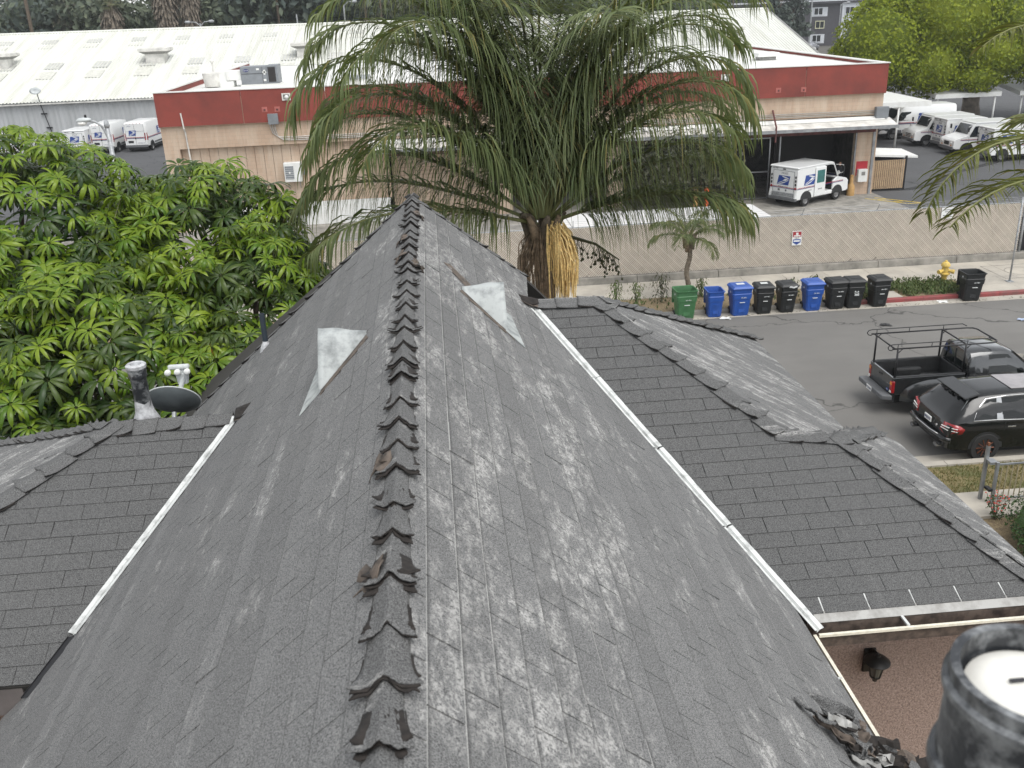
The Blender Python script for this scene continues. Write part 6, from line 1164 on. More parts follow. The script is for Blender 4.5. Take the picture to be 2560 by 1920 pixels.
# ================================================================= a worker standing in the garage
mat('cloth_dark', (.018, .019, .024), .9); mat('skin', (.36, .20, .14), .6); mat('hair', (.03, .02, .015), .8)
def person(label, loc, rz):
    t = thing('person', label, 'person', loc, rz)
    me = bpy.data.meshes.new('body'); V = [(0, 0, .96, .13), (0, 0, 1.18, .125), (0, 0, 1.40, .14), (0, 0, 1.52, .06), (0, .01, 1.58, .055), (.10, 0, .90, .10), (.11, .02, .50, .07), (.11, -.02, .10, .05), (.12, .12, .04, .045), (-.10, 0, .90, .10), (-.11, -.03, .50, .07), (-.12, -.10, .10, .05), (-.13, .04, .04, .045), (.19, 0, 1.42, .07), (.25, .02, 1.16, .055), (.22, .14, .95, .042), (.20, .2, .88, .035), (-.19, 0, 1.42, .07), (-.26, 0, 1.16, .055), (-.22, .16, 1.0, .042), (-.19, .22, .95, .035)]
    E_ = [(0, 1), (1, 2), (2, 3), (3, 4), (0, 5), (5, 6), (6, 7), (7, 8), (0, 9), (9, 10), (10, 11), (11, 12), (2, 13), (13, 14), (14, 15), (15, 16), (2, 17), (17, 18), (18, 19), (19, 20)]
    me.from_pydata([v[:3] for v in V], E_, []); o = link('body', me, t); me.materials.append(M['cloth_dark']); o.modifiers.new('skin', 'SKIN')
    for i, v in enumerate(V): me.skin_vertices[0].data[i].radius = (v[3], v[3] * .8)
    me.skin_vertices[0].data[0].use_root = True; ss = o.modifiers.new('sub', 'SUBSURF'); ss.levels = 1; ss.render_levels = 2
    mb = MB()
    for i in range(13):
        pass
    mb.lathe([(.01, 1.56), (.055, 1.57), (.075, 1.62), (.083, 1.68), (.078, 1.74), (.05, 1.78), (.01, 1.79)], 14, c=(0, .015, 0)); mb.v = [(p[0] * .9, p[1] * 1.1 + (.02 if 1.66 < p[2] < 1.7 and p[1] > .08 else 0), p[2]) for p in mb.v]; h_ = mb.build('head', 'skin', t, smooth=True)
    mb = MB(); mb.lathe([(.084, 1.70), (.086, 1.74), (.06, 1.79), (.01, 1.805)], 14, c=(0, -.005, 0)); mb.build('hair', 'hair', t, smooth=True)
    for sx_ in (-1, 1):
        mb = MB(); mb.lathe([(.011, .100), (.002, .108)], 8, c=(sx_ * .03, -.005, 1.69), axis='y'); mb.build('eye', 'ink', t); mb = MB(); mb.box(sx_ * .072 - .008, sx_ * .072 + .008, .0, .03, 1.66, 1.71); mb.build('ear', 'skin', t, bevel=.005)
        mb = MB(); s_ = -1 if sx_ < 0 else 1; b0 = Vector((.20, .2, .88)) if s_ > 0 else Vector((-.19, .22, .95)); mb.tube([b0, b0 + Vector((0, .03, -.07))], [.035, .03], 8)
        for q in range(5): mb.tube([b0 + Vector((-.03 + .015 * q, .03, -.06)), b0 + Vector((-.034 + .017 * q, .05, -.10)), b0 + Vector((-.03 + .015 * q, .07, -.125 + .01 * abs(q - 2)))], .0085, 5)
        mb.build('hand', 'skin', t, smooth=True)
    mb = MB(); mb.box(-.012, .012, .098, .118, 1.655, 1.685); mb.build('nose', 'skin', t, bevel=.005)
    return t
person('person in dark clothes standing in the garage in front of the mail truck', (23.2, 53.0, .035), R(160))
# ================================================================= plants
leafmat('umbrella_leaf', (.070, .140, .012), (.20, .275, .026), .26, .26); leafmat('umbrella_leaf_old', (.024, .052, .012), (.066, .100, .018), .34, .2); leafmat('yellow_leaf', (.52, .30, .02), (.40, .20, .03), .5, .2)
mat('bark', (.10, .075, .05), .9, var=.3, scale=12, c2=(.045, .035, .028), bmp=.6); mat('twig', (.075, .07, .035), .8); mat('petiole', (.16, .17, .06), .6)
leafmat('palm_leaf', (.095, .132, .055), (.190, .225, .098), .44, .36); leafmat('palm_leaf_tip', (.22, .19, .07), (.14, .16, .055), .5, .2); mat('palm_trunk', (.20, .165, .12), .9, var=.3, scale=9, c2=(.09, .07, .05), bmp=.6); mat('palm_flower', (.85, .62, .26), .6, var=.2, scale=25); mat('palm_fibre', (.27, .20, .13), .9, var=.3, scale=14)
leafmat('ficus_leaf', (.115, .165, .006), (.27, .315, .012), .5, .3); leafmat('dark_leaf', (.030, .040, .018), (.062, .062, .026), .5, .15); leafmat('weed_leaf', (.055, .095, .025), (.11, .13, .045), .6, .2); leafmat('hedge_leaf', (.018, .045, .012), (.05, .095, .022), .45, .15)
leafmat('far_leaf_a', (.056, .076, .054), (.092, .112, .072), .6, .1); leafmat('far_leaf_b', (.074, .094, .060), (.112, .130, .080), .6, .1); leafmat('far_leaf_c', (.044, .062, .054), (.074, .092, .072), .6, .1); leafmat('far_leaf_d', (.085, .085, .062), (.11, .115, .075), .6, .1)
leafmat('right_frond', (.075, .095, .022), (.17, .18, .045), .4, .25); mat('red_flower', (.50, .05, .03), .5, var=.2)

# ---- umbrella tree: palmate leaves, each a ring of drooping leaflets
def umbrella_mesh(seed, n=10, size=.25, droop=.9):
    rr = random.Random(seed); mb = MB()
    for k in range(n):
        a = 2 * math.pi * k / n + rr.uniform(-.12, .12) ; L_ = size * rr.uniform(.82, 1.12); w_ = L_ * rr.uniform(.074, .100); st = size * .10; el = rr.uniform(.1, .45); ca, sa = math.cos(a), math.sin(a); pts = []
        dr = droop * rr.uniform(.75, 1.3)
        x, z = st, .015; ang = el; seg = 5
        for i in range(seg + 1):
            u = i / seg; wd = w_ * (math.sin(math.pi * min(1, u * .93 + .05)) ** .7) if i < seg else .001
            pts.append((x, z, wd)); x += L_ / seg * math.cos(ang); z += L_ / seg * math.sin(ang); ang -= dr / seg * 1.7
        vs = []
        for (x, z, wd) in pts: vs += [(x * ca - wd * sa, x * sa + wd * ca, z - wd * .45), (x * ca, x * sa, z), (x * ca + wd * sa, x * sa - wd * ca, z - wd * .45)]
        fs = []
        for i in range(seg): b = 3 * i; fs += [(b, b + 3, b + 4, b + 1), (b + 1, b + 4, b + 5, b + 2)]
        mb.add(vs, fs)
    mb.mi = 1; mb.tube([(0, 0, .02), (.02, .01, -.10), (.05, .02, -.26)], .006, 4, cap=False); return mb
UV = [umbrella_mesh(s, n, sz, d) for s, n, sz, d in ((1, 12, .32, 1.1), (2, 13, .31, 1.35), (3, 11, .33, .95), (4, 12, .32, 1.5), (5, 10, .26, .8), (6, 12, .34, 1.2))]
um_new = [u.mesh('leaf', ['umbrella_leaf', 'petiole'], True) for u in UV]; um_old = [u.mesh('leaf', ['umbrella_leaf_old', 'petiole'], True) for u in UV]; um_yel = [u.mesh('leaf', ['yellow_leaf', 'petiole'], True) for u in UV]
ut = thing('umbrella_tree', 'dense bushy umbrella tree with fingered green leaves left of the roof', 'tree', (-4.6, 11.8, 0))
rr = random.Random(21); O = Vector((-4.6, 11.8, 0))
# billows of the crown: centre, radii
lobes = [((-5.9, 13.6, 7.85), (2.1, 1.7, 1.75)), ((-4.35, 14.4, 7.45), (1.4, 1.4, 1.3)), ((-3.3, 13.9, 7.5), (1.35, 1.4, 1.5)), ((-2.6, 12.6, 6.9), (1.0, 1.5, 1.45)), ((-4.4, 11.6, 6.4), (1.9, 1.5, 1.7)), ((-6.4, 12.0, 6.6), (1.8, 1.6, 1.9)), ((-3.0, 11.3, 5.9), (1.3, 1.3, 1.6)), ((-5.2, 10.7, 5.5), (1.9, 1.2, 1.7)), ((-7.2, 13.2, 7.4), (1.6, 1.7, 2.0)), ((-2.3, 13.6, 6.2), (1.0, 1.2, 1.5)), ((-4.2, 13.0, 6.9), (1.6, 1.5, 1.4)), ((-3.9, 10.2, 5.0), (1.4, 1.0, 1.4)), ((-6.6, 10.4, 5.2), (1.5, 1.2, 1.6))]
leaves = []
for (c, rd_) in lobes:
    n_ = int(640 * (rd_[0] * rd_[1] + rd_[0] * rd_[2]) / 4)
    for k in range(n_):
        v = Vector((rr.gauss(0, 1), rr.gauss(0, 1), rr.gauss(0, 1))).normalized()
        if v.z < -.6 or v.y > .8: continue
        s = 1.05 - .45 * rr.random() ** 1.6; p = Vector((c[0] + v.x * rd_[0] * s, c[1] + v.y * rd_[1] * s, c[2] + v.z * rd_[2] * s))
        if p.x > -1.95 + (p.y - 11) * .12: continue
        inside_other = any(((p.x - c2[0]) / (r2_[0] * .66)) ** 2 + ((p.y - c2[1]) / (r2_[1] * .66)) ** 2 + ((p.z - c2[2]) / (r2_[2] * .66)) ** 2 < 1 for c2, r2_ in lobes if c2 != c)
        if inside_other: continue
        if p.y < 9.9 and p.z > 6.7: continue
        leaves.append((p, v, s))
leaves = [l for l in leaves if (q := to_cam(l[0])) and -.06 < q[0] < 1 and -.05 < q[1] < .85]
def leaf_xf(p, v, k):
    r1 = random.Random(k); up = (Vector((0, 0, 1)) * .75 + v * .75 + Vector((r1.gauss(0, .34), r1.gauss(0, .34), 0)) + Vector((0, -.18, 0))).normalized()
    q = up.to_track_quat('Z', 'Y').to_matrix().to_4x4(); return Matrix.Translation(p) @ q @ Matrix.Rotation(r1.uniform(0, 6.28), 4, 'Z') @ Matrix.Scale(r1.uniform(.55, 1.12), 4)
leaves.sort(key=lambda l: (l[0] - Vector((0, 0, CAM_Z))).length + (1.2 if l[1].y > .1 else 0) - .8 * l[1].z)
st_new, st_old = MB(), MB()
for k, (p, v, s) in enumerate(leaves):
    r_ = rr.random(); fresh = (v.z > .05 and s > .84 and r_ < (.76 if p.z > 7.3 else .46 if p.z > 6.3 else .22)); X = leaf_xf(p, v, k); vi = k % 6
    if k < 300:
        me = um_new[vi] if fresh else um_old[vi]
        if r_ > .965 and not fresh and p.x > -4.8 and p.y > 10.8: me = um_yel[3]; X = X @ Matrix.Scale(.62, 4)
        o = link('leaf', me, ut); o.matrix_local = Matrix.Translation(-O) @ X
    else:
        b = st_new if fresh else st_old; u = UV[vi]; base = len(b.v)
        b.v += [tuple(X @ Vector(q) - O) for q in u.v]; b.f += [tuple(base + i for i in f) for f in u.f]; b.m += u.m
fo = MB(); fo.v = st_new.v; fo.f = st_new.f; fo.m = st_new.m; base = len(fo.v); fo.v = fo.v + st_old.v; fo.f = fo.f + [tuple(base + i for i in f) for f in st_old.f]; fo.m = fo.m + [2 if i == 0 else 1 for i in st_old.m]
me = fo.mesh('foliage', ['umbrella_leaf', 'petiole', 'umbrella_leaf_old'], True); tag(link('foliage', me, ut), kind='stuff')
tk = MB()
for c, rd_ in lobes:
    b0 = Vector((-4.6 + rr.uniform(-.6, .6), 12.2 + rr.uniform(-.4, .4), 0)); c = Vector(c); mid = (b0 + c) / 2 + Vector((rr.uniform(-.4, .4), rr.uniform(-.3, .3), -.3)); tk.tube([b0 - O, mid - O, c - O, c - O + Vector((rr.uniform(-.3, .3), -.2, rd_[2] * .5))], [.13, .09, .05, .02], 7)
    for q in range(8): e_ = c + Vector((rr.uniform(-1, 1) * rd_[0] * .75, rr.uniform(-1, .4) * rd_[1] * .75, rr.uniform(-.2, .8) * rd_[2])); tk.tube([c - O - Vector((0, 0, .3)), e_ - O], [.03, .012], 5)
tk.build('trunk', 'bark', ut, smooth=True)

# ---- feather palms
def frond(parent, base, az, el, length, droop, n=80, leaf=.55, width=.022, seed=0, twist=0.0, m_='palm_leaf', hang=1.0, name='frond', tipm='palm_leaf_tip', rad=.028):
    rr = random.Random(seed); d = Vector((math.cos(az), math.sin(az), 0)); side = Vector((-math.sin(az), math.cos(az), 0)); pts = []; p = Vector(base); ang = el; S = 22
    for i in range(S + 1):
        pts.append((p.copy(), ang)); u = i / S; p = p + (d * math.cos(ang) + Vector((0, 0, 1)) * math.sin(ang) + side * twist * u) * (length / S); ang -= droop / S * (.22 + 2.34 * u * u)
    mb = MB(); mb.mi = 1; mb.tube([q[0] for q in pts], [rad * (1 - .85 * i / S) + .004 for i in range(S + 1)], 5, cap=False); mb.mi = 0
    for k in range(n):
        u = .14 + .86 * (k + rr.random()) / n; f_ = u * S; i = min(S - 1, int(f_)); fr = f_ - i; b = pts[i][0].lerp(pts[i + 1][0], fr); ang = pts[i][1]
        t_ = (d * math.cos(ang) + Vector((0, 0, 1)) * math.sin(ang)).normalized(); nrm = side.cross(t_)
        if nrm.z < 0 and abs(ang) < 1.5: nrm = -nrm
        for sg in (-1, 1):
            L_ = leaf * (1.05 - .75 * abs(u - .42) ** 1.4) * rr.uniform(.8, 1.12) * (1 if u < .9 else .7); rise = rr.uniform(-.5, .7)
            dir_ = (side * sg * 1.0 + t_ * rr.uniform(.45, .85) + nrm * rise * .6).normalized(); q = b.copy(); vs = []; seg = 5; g_ = hang * rr.uniform(.75, 1.3)
            wv = dir_.cross(Vector((0, 0, 1))).normalized() if abs(dir_.z) < .98 else side
            for j in range(seg + 1):
                w_ = width * (1 - (j / seg) ** 2.2) * (.6 + .4 * min(1, j * 2)) + .0012
                vs += [q + wv * w_, q - wv * w_]
                q = q + dir_ * (L_ / seg); dir_ = (dir_ + Vector((0, 0, -1)) * g_ * .30 * (j + 1) / 2.2).normalized()
                w2 = dir_.cross(t_); wv = (wv * .7 + (w2.normalized() if w2.length > .05 else wv) * .3 * (1 if w2.dot(wv) > 0 else -1)).normalized()
            mb.mi = 2 if rr.random() < .07 else 0
            mb.add(vs, [(2 * j, 2 * j + 2, 2 * j + 3, 2 * j + 1) for j in range(seg)]); mb.mi = 0
    o = link(name, mb.mesh(name, [m_, 'petiole', tipm]), parent); return o
def palm(label, loc, h, fronds, r0=.16, r1=.13, seed=1, leaf=.55, n=80, hang=1.0, width=.022, group=None):
    t = thing('palm_tree', label, 'palm tree', loc, 0, group); rr = random.Random(seed); mb = MB(); N_ = 26
    mb.tube([(.05 * math.sin(i * .4), .03 * math.cos(i * .5), h * i / N_) for i in range(N_ + 1)], [(r0 + (r1 - r0) * i / N_) * (1.05 if i % 2 else .97) for i in range(N_ + 1)], 14); mb.build('trunk', 'palm_trunk', t, smooth=True)
    for k, f in enumerate(fronds):
        az, el, L_, dr = f[:4]; a = R(az); hg = f[4] if len(f) > 4 else hang
        frond(t, (math.cos(a) * .10, math.sin(a) * .10, h + .05 + .15 * max(0, math.sin(R(el)))), a, R(el), L_, R(dr), n, leaf, width, seed * 100 + k, rr.uniform(-.12, .12), hang=hg)
    for k in range(9):
        a = k * 2.4 + seed; mb = MB(); c_, s_ = math.cos(a), math.sin(a); mb.tube([(c_ * .12, s_ * .12, h - .5 + .05 * k), (c_ * .20, s_ * .20, h - .1 + .04 * k), (c_ * .34, s_ * .34, h + .25)], [.10, .075, .035], 7); mb.build('leaf_base', 'palm_fibre' if k % 2 else 'palm_trunk', t, smooth=True)
    return t
PX, PY, PH = 1.58, 14.0, 7.80
fr = [(184, 66, 4.9, 165, 2.2), (172, 74, 5.0, 155, 2.0), (196, 60, 4.3, 150, 2.2), (214, 54, 3.7, 130, 1.6), (222, 76, 4.3, 118, 1.4), (188, 40, 3.9, 118, 2.4), (204, 18, 3.6, 66, 2.4), (160, 58, 4.2, 130, 2.0), (140, 70, 4.4, 125, 1.8), (178, 52, 4.2, 140, 2.2), (204, 74, 4.5, 150, 2.0), (190, 80, 5.0, 140, 1.6),
      (-4, 68, 4.4, 165, 2.2), (10, 75, 4.7, 150, 2.0), (-18, 63, 4.0, 150, 2.2), (14, 57, 3.8, 135, 2.2), (-10, 42, 3.3, 112, 2.4), (-32, 56, 3.5, 125, 1.6), (-14, 20, 3.0, 70, 2.4), (28, 66, 4.2, 135, 1.8), (-40, 78, 4.3, 112, 1.4), (2, 80, 5.0, 140, 1.7), (-36, 76, 4.3, 135, 1.8),
      (-66, 80, 3.6, 84, 1.1), (-92, 84, 3.8, 70, 1.0), (58, 70, 4.3, 120, 1.6), (92, 66, 4.2, 112, 1.6), (-118, 82, 3.8, 80, 1.1), (-72, 86, 4.3, 60, 1.0), (118, 78, 4.7, 95, 1.4), (-12, 20, 3.1, 70, 2.4), (3, 32, 3.3, 92, 2.4), (182, 26, 4.0, 86, 2.4), (175, 82, 5.0, 118, 1.5), (30, 80, 4.9, 118, 1.5), (-20, 82, 4.8, 118, 1.5), (215, 80, 4.6, 110, 1.4), (100, 80, 4.8, 100, 1.4), (-150, 83, 4.8, 105, 1.4), (250, 85, 4.3, 55, 1.0), (70, 87, 4.6, 40, .9), (20, 85, 4.9, 60, 1.2), (150, 83, 5.0, 70, 1.2), (-100, 85, 4.5, 60, 1.0)]
pm = palm('tall queen palm with long drooping fronds beyond the roof ridge', (PX, PY, 0), PH, fr, .16, .14, 3, 1.08, 132, 1.5, .0115)
# flower cluster, fruit stalks and old fibre skirt
fcl = MB(); rr = random.Random(4)
for k in range(190):
    a = rr.uniform(0, 6.28); r_ = rr.random() ** .5 * .16; s0 = Vector((.16 + r_ * math.cos(a) * .8, -.30 + r_ * math.sin(a), PH + .05 + rr.uniform(-.25, .12))); out = Vector((rr.uniform(-.05, .30), rr.uniform(-.2, .08), 0)); L_ = rr.uniform(.5, .95)
    pts = [s0, s0 + out * .5 + Vector((0, 0, -.15)), s0 + out * .8 + Vector((0, 0, -L_ * .55)), s0 + out * .75 + Vector((rr.uniform(-.03, .03), 0, -L_))]; fcl.tube(pts, [.008, .011, .010, .005], 4)
fcl.build('flower_cluster', 'palm_flower', pm)
sk = MB()
for k in range(260):
    a = rr.uniform(2.6, 6.6); s0 = Vector((-.02 + .15 * math.cos(a), .17 * math.sin(a), PH + rr.uniform(-.35, .1))); L_ = rr.uniform(.5, 1.15); e_ = s0 + Vector((.16 * math.cos(a) + rr.uniform(-.1, .1), .16 * math.sin(a), -L_)); sk.tube([s0, (s0 + e_) / 2 + Vector((.10 * math.cos(a), .10 * math.sin(a), .06)), e_], [.006, .005, .002], 3, cap=False)
sk.build('fibre_skirt', 'palm_fibre', pm)
ft = MB(); c0 = Vector((.25, -.15, PH - .05)); ax = [c0, c0 + Vector((.5, -.15, -.15)), c0 + Vector((.85, -.2, -.40))]; ft.tube(ax, [.03, .02, .01], 6)
for k in range(70):
    u = rr.random(); p = ax[0].lerp(ax[1], min(1, u * 2)) if u < .5 else ax[1].lerp(ax[2], u * 2 - 1); e_ = p + Vector((rr.uniform(-.12, .12), rr.uniform(-.1, .1), -rr.uniform(.12, .35))); ft.tube([p, e_], .004, 3, cap=False); ft.lathe([(.004, -.022), (.018, -.008), (.018, .008), (.004, .022)], 6, c=tuple(e_))
ft.build('fruit_stalk', 'dark_leaf', pm)
palm('slender young palm on the parkway behind the green bin', (9.4, 34.3, .12), 2.35, [(k * 137.5, 66 - 6 * k, 1.6, 100, 1.6) for k in range(11)], .10, .085, 8, .5, 46, 1.2, .018)
rp = palm('palm at the right edge with feathery fronds reaching into view', (8.0, 9.6, 0), 8.55, [(192, 34, 3.7, 116, .75), (186, 62, 3.5, 112, .7), (198, 22, 3.3, 72, .75), (166, 66, 3.6, 90, .8), (60, 50, 2.2, 80), (10, 30, 2.2, 80), (300, 30, 2.2, 80), (110, 40, 2.2, 80)], .2, .18, 6, .50, 84, .6, .013)
for o in rp.children:
    if o.name.startswith('frond'): o.data.materials[0] = M['right_frond']

# ---- crowns made of many small leaf faces
def crown_mesh(seed, lobes, count, size, name, mats, up=.25, shell=.55, aspect=.55):
    rr = random.Random(seed); mb = MB(); tot = sum(l[1][0] * l[1][1] + l[1][0] * l[1][2] + l[1][1] * l[1][2] for l in lobes)
    for c, rd_ in lobes:
        for k in range(int(count * (rd_[0] * rd_[1] + rd_[0] * rd_[2] + rd_[1] * rd_[2]) / tot)):
            v = Vector((rr.gauss(0, 1), rr.gauss(0, 1), rr.gauss(0, 1))).normalized(); b = 1 + .16 * noise.noise((v.x * 2.3 + c[0], v.y * 2.3 + c[1], v.z * 2.3 + seed)) + .09 * noise.noise((v.x * 6 + c[0], v.y * 6, v.z * 6 + seed)); s = (1 - rr.random() ** 2 * (1 - shell)) * b
            p = Vector((c[0] + v.x * rd_[0] * s, c[1] + v.y * rd_[1] * s, c[2] + v.z * rd_[2] * s)); n_ = (v + Vector((rr.gauss(0, .6), rr.gauss(0, .6), rr.gauss(0, .6) + up))).normalized(); x = n_.cross(Vector((rr.gauss(0, 1), rr.gauss(0, 1), rr.gauss(0, 1)))).normalized(); y = n_.cross(x); z_ = size * rr.uniform(.6, 1.35)
            mb.mi = 1 if (len(mats) > 1 and rr.random() < .45) else 0
            mb.add([p - x * z_, p + y * z_ * aspect + n_ * z_ * .15, p + x * z_, p - y * z_ * aspect + n_ * z_ * .15], [(0, 1, 2, 3)])
    return mb.mesh(name, mats)
# big ficus on the right
fi = thing('ficus_tree', 'big dense bright green ficus tree over the mail trucks', 'tree', (47.6, 83.0, 0))

lb = [((-9.6, -3, 6.6), (4.0, 3.6, 3.9)), ((-5.0, -3.6, 8.6), (4.6, 4.0, 4.0)), ((-8.0, -2, 8.4), (3.6, 3.4, 3.2)), ((3, -3, 10), (6, 4, 3.5)), ((1, -4, 8.0), (4.6, 4.2, 3.7)), ((6, -3.5, 7.4), (4.6, 4, 3.6)), ((-10.9, -1.5, 4.8), (3.0, 3, 2.8)), ((-6.4, -4.6, 5.0), (3.2, 2.6, 2.6)), ((4.5, -5, 5.2), (4.2, 3, 2.7)), ((9, -3, 5.6), (3.6, 3, 3.2)), ((-1.5, -5.6, 5.9), (3.4, 2.4, 2.6)), ((0, 1, 9.2), (6, 5, 2.6)), ((-3, -6, 4.0), (2.2, 1.6, 1.3))]
me = crown_mesh(31, lb, 80000, .15, 'crown', ['ficus_leaf'], .35, .86); link('crown', me, fi)
def heart(lobes, k_, m_, parent):      # the shaded heart of a dense crown, twigs and inner leaves too thick to see through
    mb = MB()
    for c, rd_ in lobes:
        mb.grid(lambda u, v: Vector((c[0] + rd_[0] * k_ * math.cos(6.2832 * u) * math.sin(math.pi * v) * (1 + .15 * noise.noise((u * 5, v * 5, c[0]))), c[1] + rd_[1] * k_ * math.sin(6.2832 * u) * math.sin(math.pi * v), c[2] + rd_[2] * k_ * math.cos(math.pi * v))), 14, 8)
    return mb.build('inner_foliage', m_, parent, fix=False)
heart(lb, .80, 'ficus_leaf', fi)
mb = MB(); mb.tube([(.3, 0, 0), (.2, 0, 1.2), (.1, -.1, 2.2)], [.85, .68, .75], 12)
for (dx, dy, dz) in ((-2.6, -.8, 2.4), (-4.6, -1.2, 3.4), (1.8, -.6, 3.6), (.2, -1, 4.0), (3.6, -.4, 3.6)): mb.tube([(.1, -.05, 1.5), (.1 + dx * .45, dy * .5, 1.5 + dz * .5), (dx, dy, 1.5 + dz)], [.42, .30, .18], 8)
mb.build('trunk', mat('ficus_bark', (.25, .215, .18), .85, var=.2, scale=2, bmp=.4), fi, smooth=True)
# dark shrub by the garage
ds = thing('shrub', 'dark olive shrub with dry flower heads left of the garage gate', 'shrub', (14.6, 51.2, 0))
link('foliage', crown_mesh(41, [((0, 0, 2.2), (2.2, 1.2, 1.9)), ((-1.6, -.2, 3.1), (1.8, 1.0, 1.5)), ((.9, -.2, 3.0), (1.4, .9, 1.3)), ((1.4, -.3, 1.2), (1.2, .8, .9)), ((-2.6, 0, 1.8), (1.5, 1, 1.5))], 5200, .11, 'foliage', ['dark_leaf', 'far_leaf_d'], .2, .5), ds)
mb = MB(); [mb.tube([(q * .2, 0, 0), (q * .6, 0, 1.4), (q * 1.1, -.1, 2.6)], [.07, .05, .02], 6) for q in (-2, -1, 0, 1)]; mb.build('stem', 'bark', ds)
# hedge by the near gate, with a red-flowered sprig
hg = thing('hedge', 'clipped dark green hedge beside the grey picket gate', 'hedge', (13.2, 15.6, 0))
hl_ = [((0, 0, .55), (1.9, 1.75, .55)), ((-.8, -1.0, .50), (1.6, 1.3, .55)), ((.9, .5, .55), (1.9, 1.5, .52)), ((-1.6, -2.2, .5), (1.4, 1.4, .5)), ((1.4, -1.4, .6), (1.9, 1.9, .5))]; link('foliage', crown_mesh(51, hl_, 26000, .038, 'foliage', ['hedge_leaf'], .7, .85), hg); heart(hl_, .88, 'hedge_leaf', hg)
mb = MB(); [mb.tube([(q * .7, .2 * q, 0), (q * .8, .2 * q, .5)], .04, 6) for q in (-1, 0, 1)]; mb.build('stem', 'bark', hg)
rf_ = thing('flowering_shrub', 'sprig of small red flowers between gate post and hedge', 'flower', (11.78, 17.15, 0))
rr = random.Random(8); mb = MB(); 
for k in range(46): mb.lathe([(.004, -.015), (.02, 0), (.004, .015)], 6, c=(rr.uniform(-.22, .14), rr.uniform(-.25, .18), rr.uniform(.35, .75)))
mb.build('blossom', 'red_flower', rf_); mb = MB(); [mb.tube([(0, 0, 0), (rr.uniform(-.2, .15), rr.uniform(-.2, .2), rr.uniform(.4, .7))], .006, 4) for k in range(14)]; mb.build('stem', 'twig', rf_); link('foliage', crown_mesh(52, [((0, 0, .4), (.25, .25, .3))], 160, .03, 'foliage', ['hedge_leaf']), rf_)
# weeds along the parkway
def weed_mesh(seed, h, n, s):
    rr = random.Random(seed); mb = MB()
    for k in range(n):
        a = rr.uniform(0, 6.28); r_ = rr.random() * h * .45; z = rr.uniform(.05, 1) * h; p = Vector((math.cos(a) * r_, math.sin(a) * r_, z)); n_ = Vector((math.cos(a), math.sin(a), rr.uniform(.2, 1.2))).normalized(); x = n_.cross(Vector((0, 0, 1))).normalized(); y = n_.cross(x); q = s * rr.uniform(.6, 1.4); mb.add([p - x * q * .4, p + y * q, p + x * q * .4, p - y * q], [(0, 1, 2, 3)])
    return mb
rr = random.Random(77)
for k, (x_, y_, h_, lab) in enumerate(((8.3, 34.0, 1.15, 'reddish dry bush at foot of the young palm'), (10.0, 34.5, .7, 'scrubby plant right of the young palm'), (6.6, 34.2, .85, 'tall weed on the parkway beyond the roof hip'), (7.25, 33.6, .95, 'bushy weed on the parkway left of the green bin'), (13.15, 33.4, .8, 'weed clump behind the third blue bin'), (14.1, 33.5, .85, 'green weed behind the touching black bins'))):
    t = thing('weed', lab, 'weed', (x_, y_, .13)); mb = weed_mesh(60 + k, h_, 260, .055); link('foliage', mb.mesh('foliage', ['dark_leaf' if k == 0 else 'weed_leaf']), t); mb = MB(); [mb.tube([(0, 0, 0), (rr.uniform(-.3, .3) * h_, rr.uniform(-.3, .3) * h_, h_ * rr.uniform(.7, 1))], .007, 4) for q in range(7)]; mb.build('stem', 'twig', t)
gw = MB()
for k in range(1500):
    x_ = rr.choice([rr.uniform(15.3, 19.9), rr.uniform(15.3, 19.9), rr.uniform(3, 15)]); y_ = rr.uniform(32.9, 34.55); dense = x_ > 15.3
    if not dense and rr.random() < .6: continue
    if 16.5 < x_ < 17.35 and y_ < 33.65: continue
    m_ = weed_mesh(k, rr.uniform(.12, .34) if dense else .10, 9 if dense else 4, .05); gw.add([(p[0] + x_, p[1] + y_, p[2] + .13) for p in m_.v], m_.f)
o = link('ground_cover', gw.mesh('ground_cover', ['weed_leaf'])); tag(o, 'low green weeds covering the parkway beside the red kerb', 'weeds', kind='stuff')
lg = MB()
for k in range(5000):
    x_, y_ = rr.uniform(9.5, 17), rr.uniform(18.3, 19.58); a = rr.uniform(0, 6.28); h_ = rr.uniform(.03, .08); lg.add([(x_ - .012 * math.cos(a), y_ - .012 * math.sin(a), .1), (x_ + .012 * math.cos(a), y_ + .012 * math.sin(a), .1), (x_ + rr.uniform(-.05, .05), y_ + rr.uniform(-.05, .05), .1 + h_)], [(0, 1, 2)])
tag(link('grass', lg.mesh('grass', [leafmat('grass_blade', (.19, .15, .06), (.10, .125, .035), .7, .2)])), 'short dry grass on the near verge', 'grass', kind='stuff')
lf = MB()
for k in range(420):
    x_ = rr.uniform(3, 30); y_ = 32.15 + abs(rr.gauss(0, .2)); a = rr.uniform(0, 6.28); s_ = rr.uniform(.015, .05); lf.add([(x_ - s_ * math.cos(a), y_ - s_ * math.sin(a), .012), (x_ + s_ * .5 * math.sin(a), y_ - s_ * .5 * math.cos(a), .02), (x_ + s_ * math.cos(a), y_ + s_ * math.sin(a), .014), (x_ - s_ * .5 * math.sin(a), y_ + s_ * .5 * math.cos(a), .02)], [(0, 1, 2, 3)])
tag(link('leaf_litter', lf.mesh('leaf_litter', ['twig'])), 'dry leaf litter in the far gutter', 'leaves', kind='stuff')

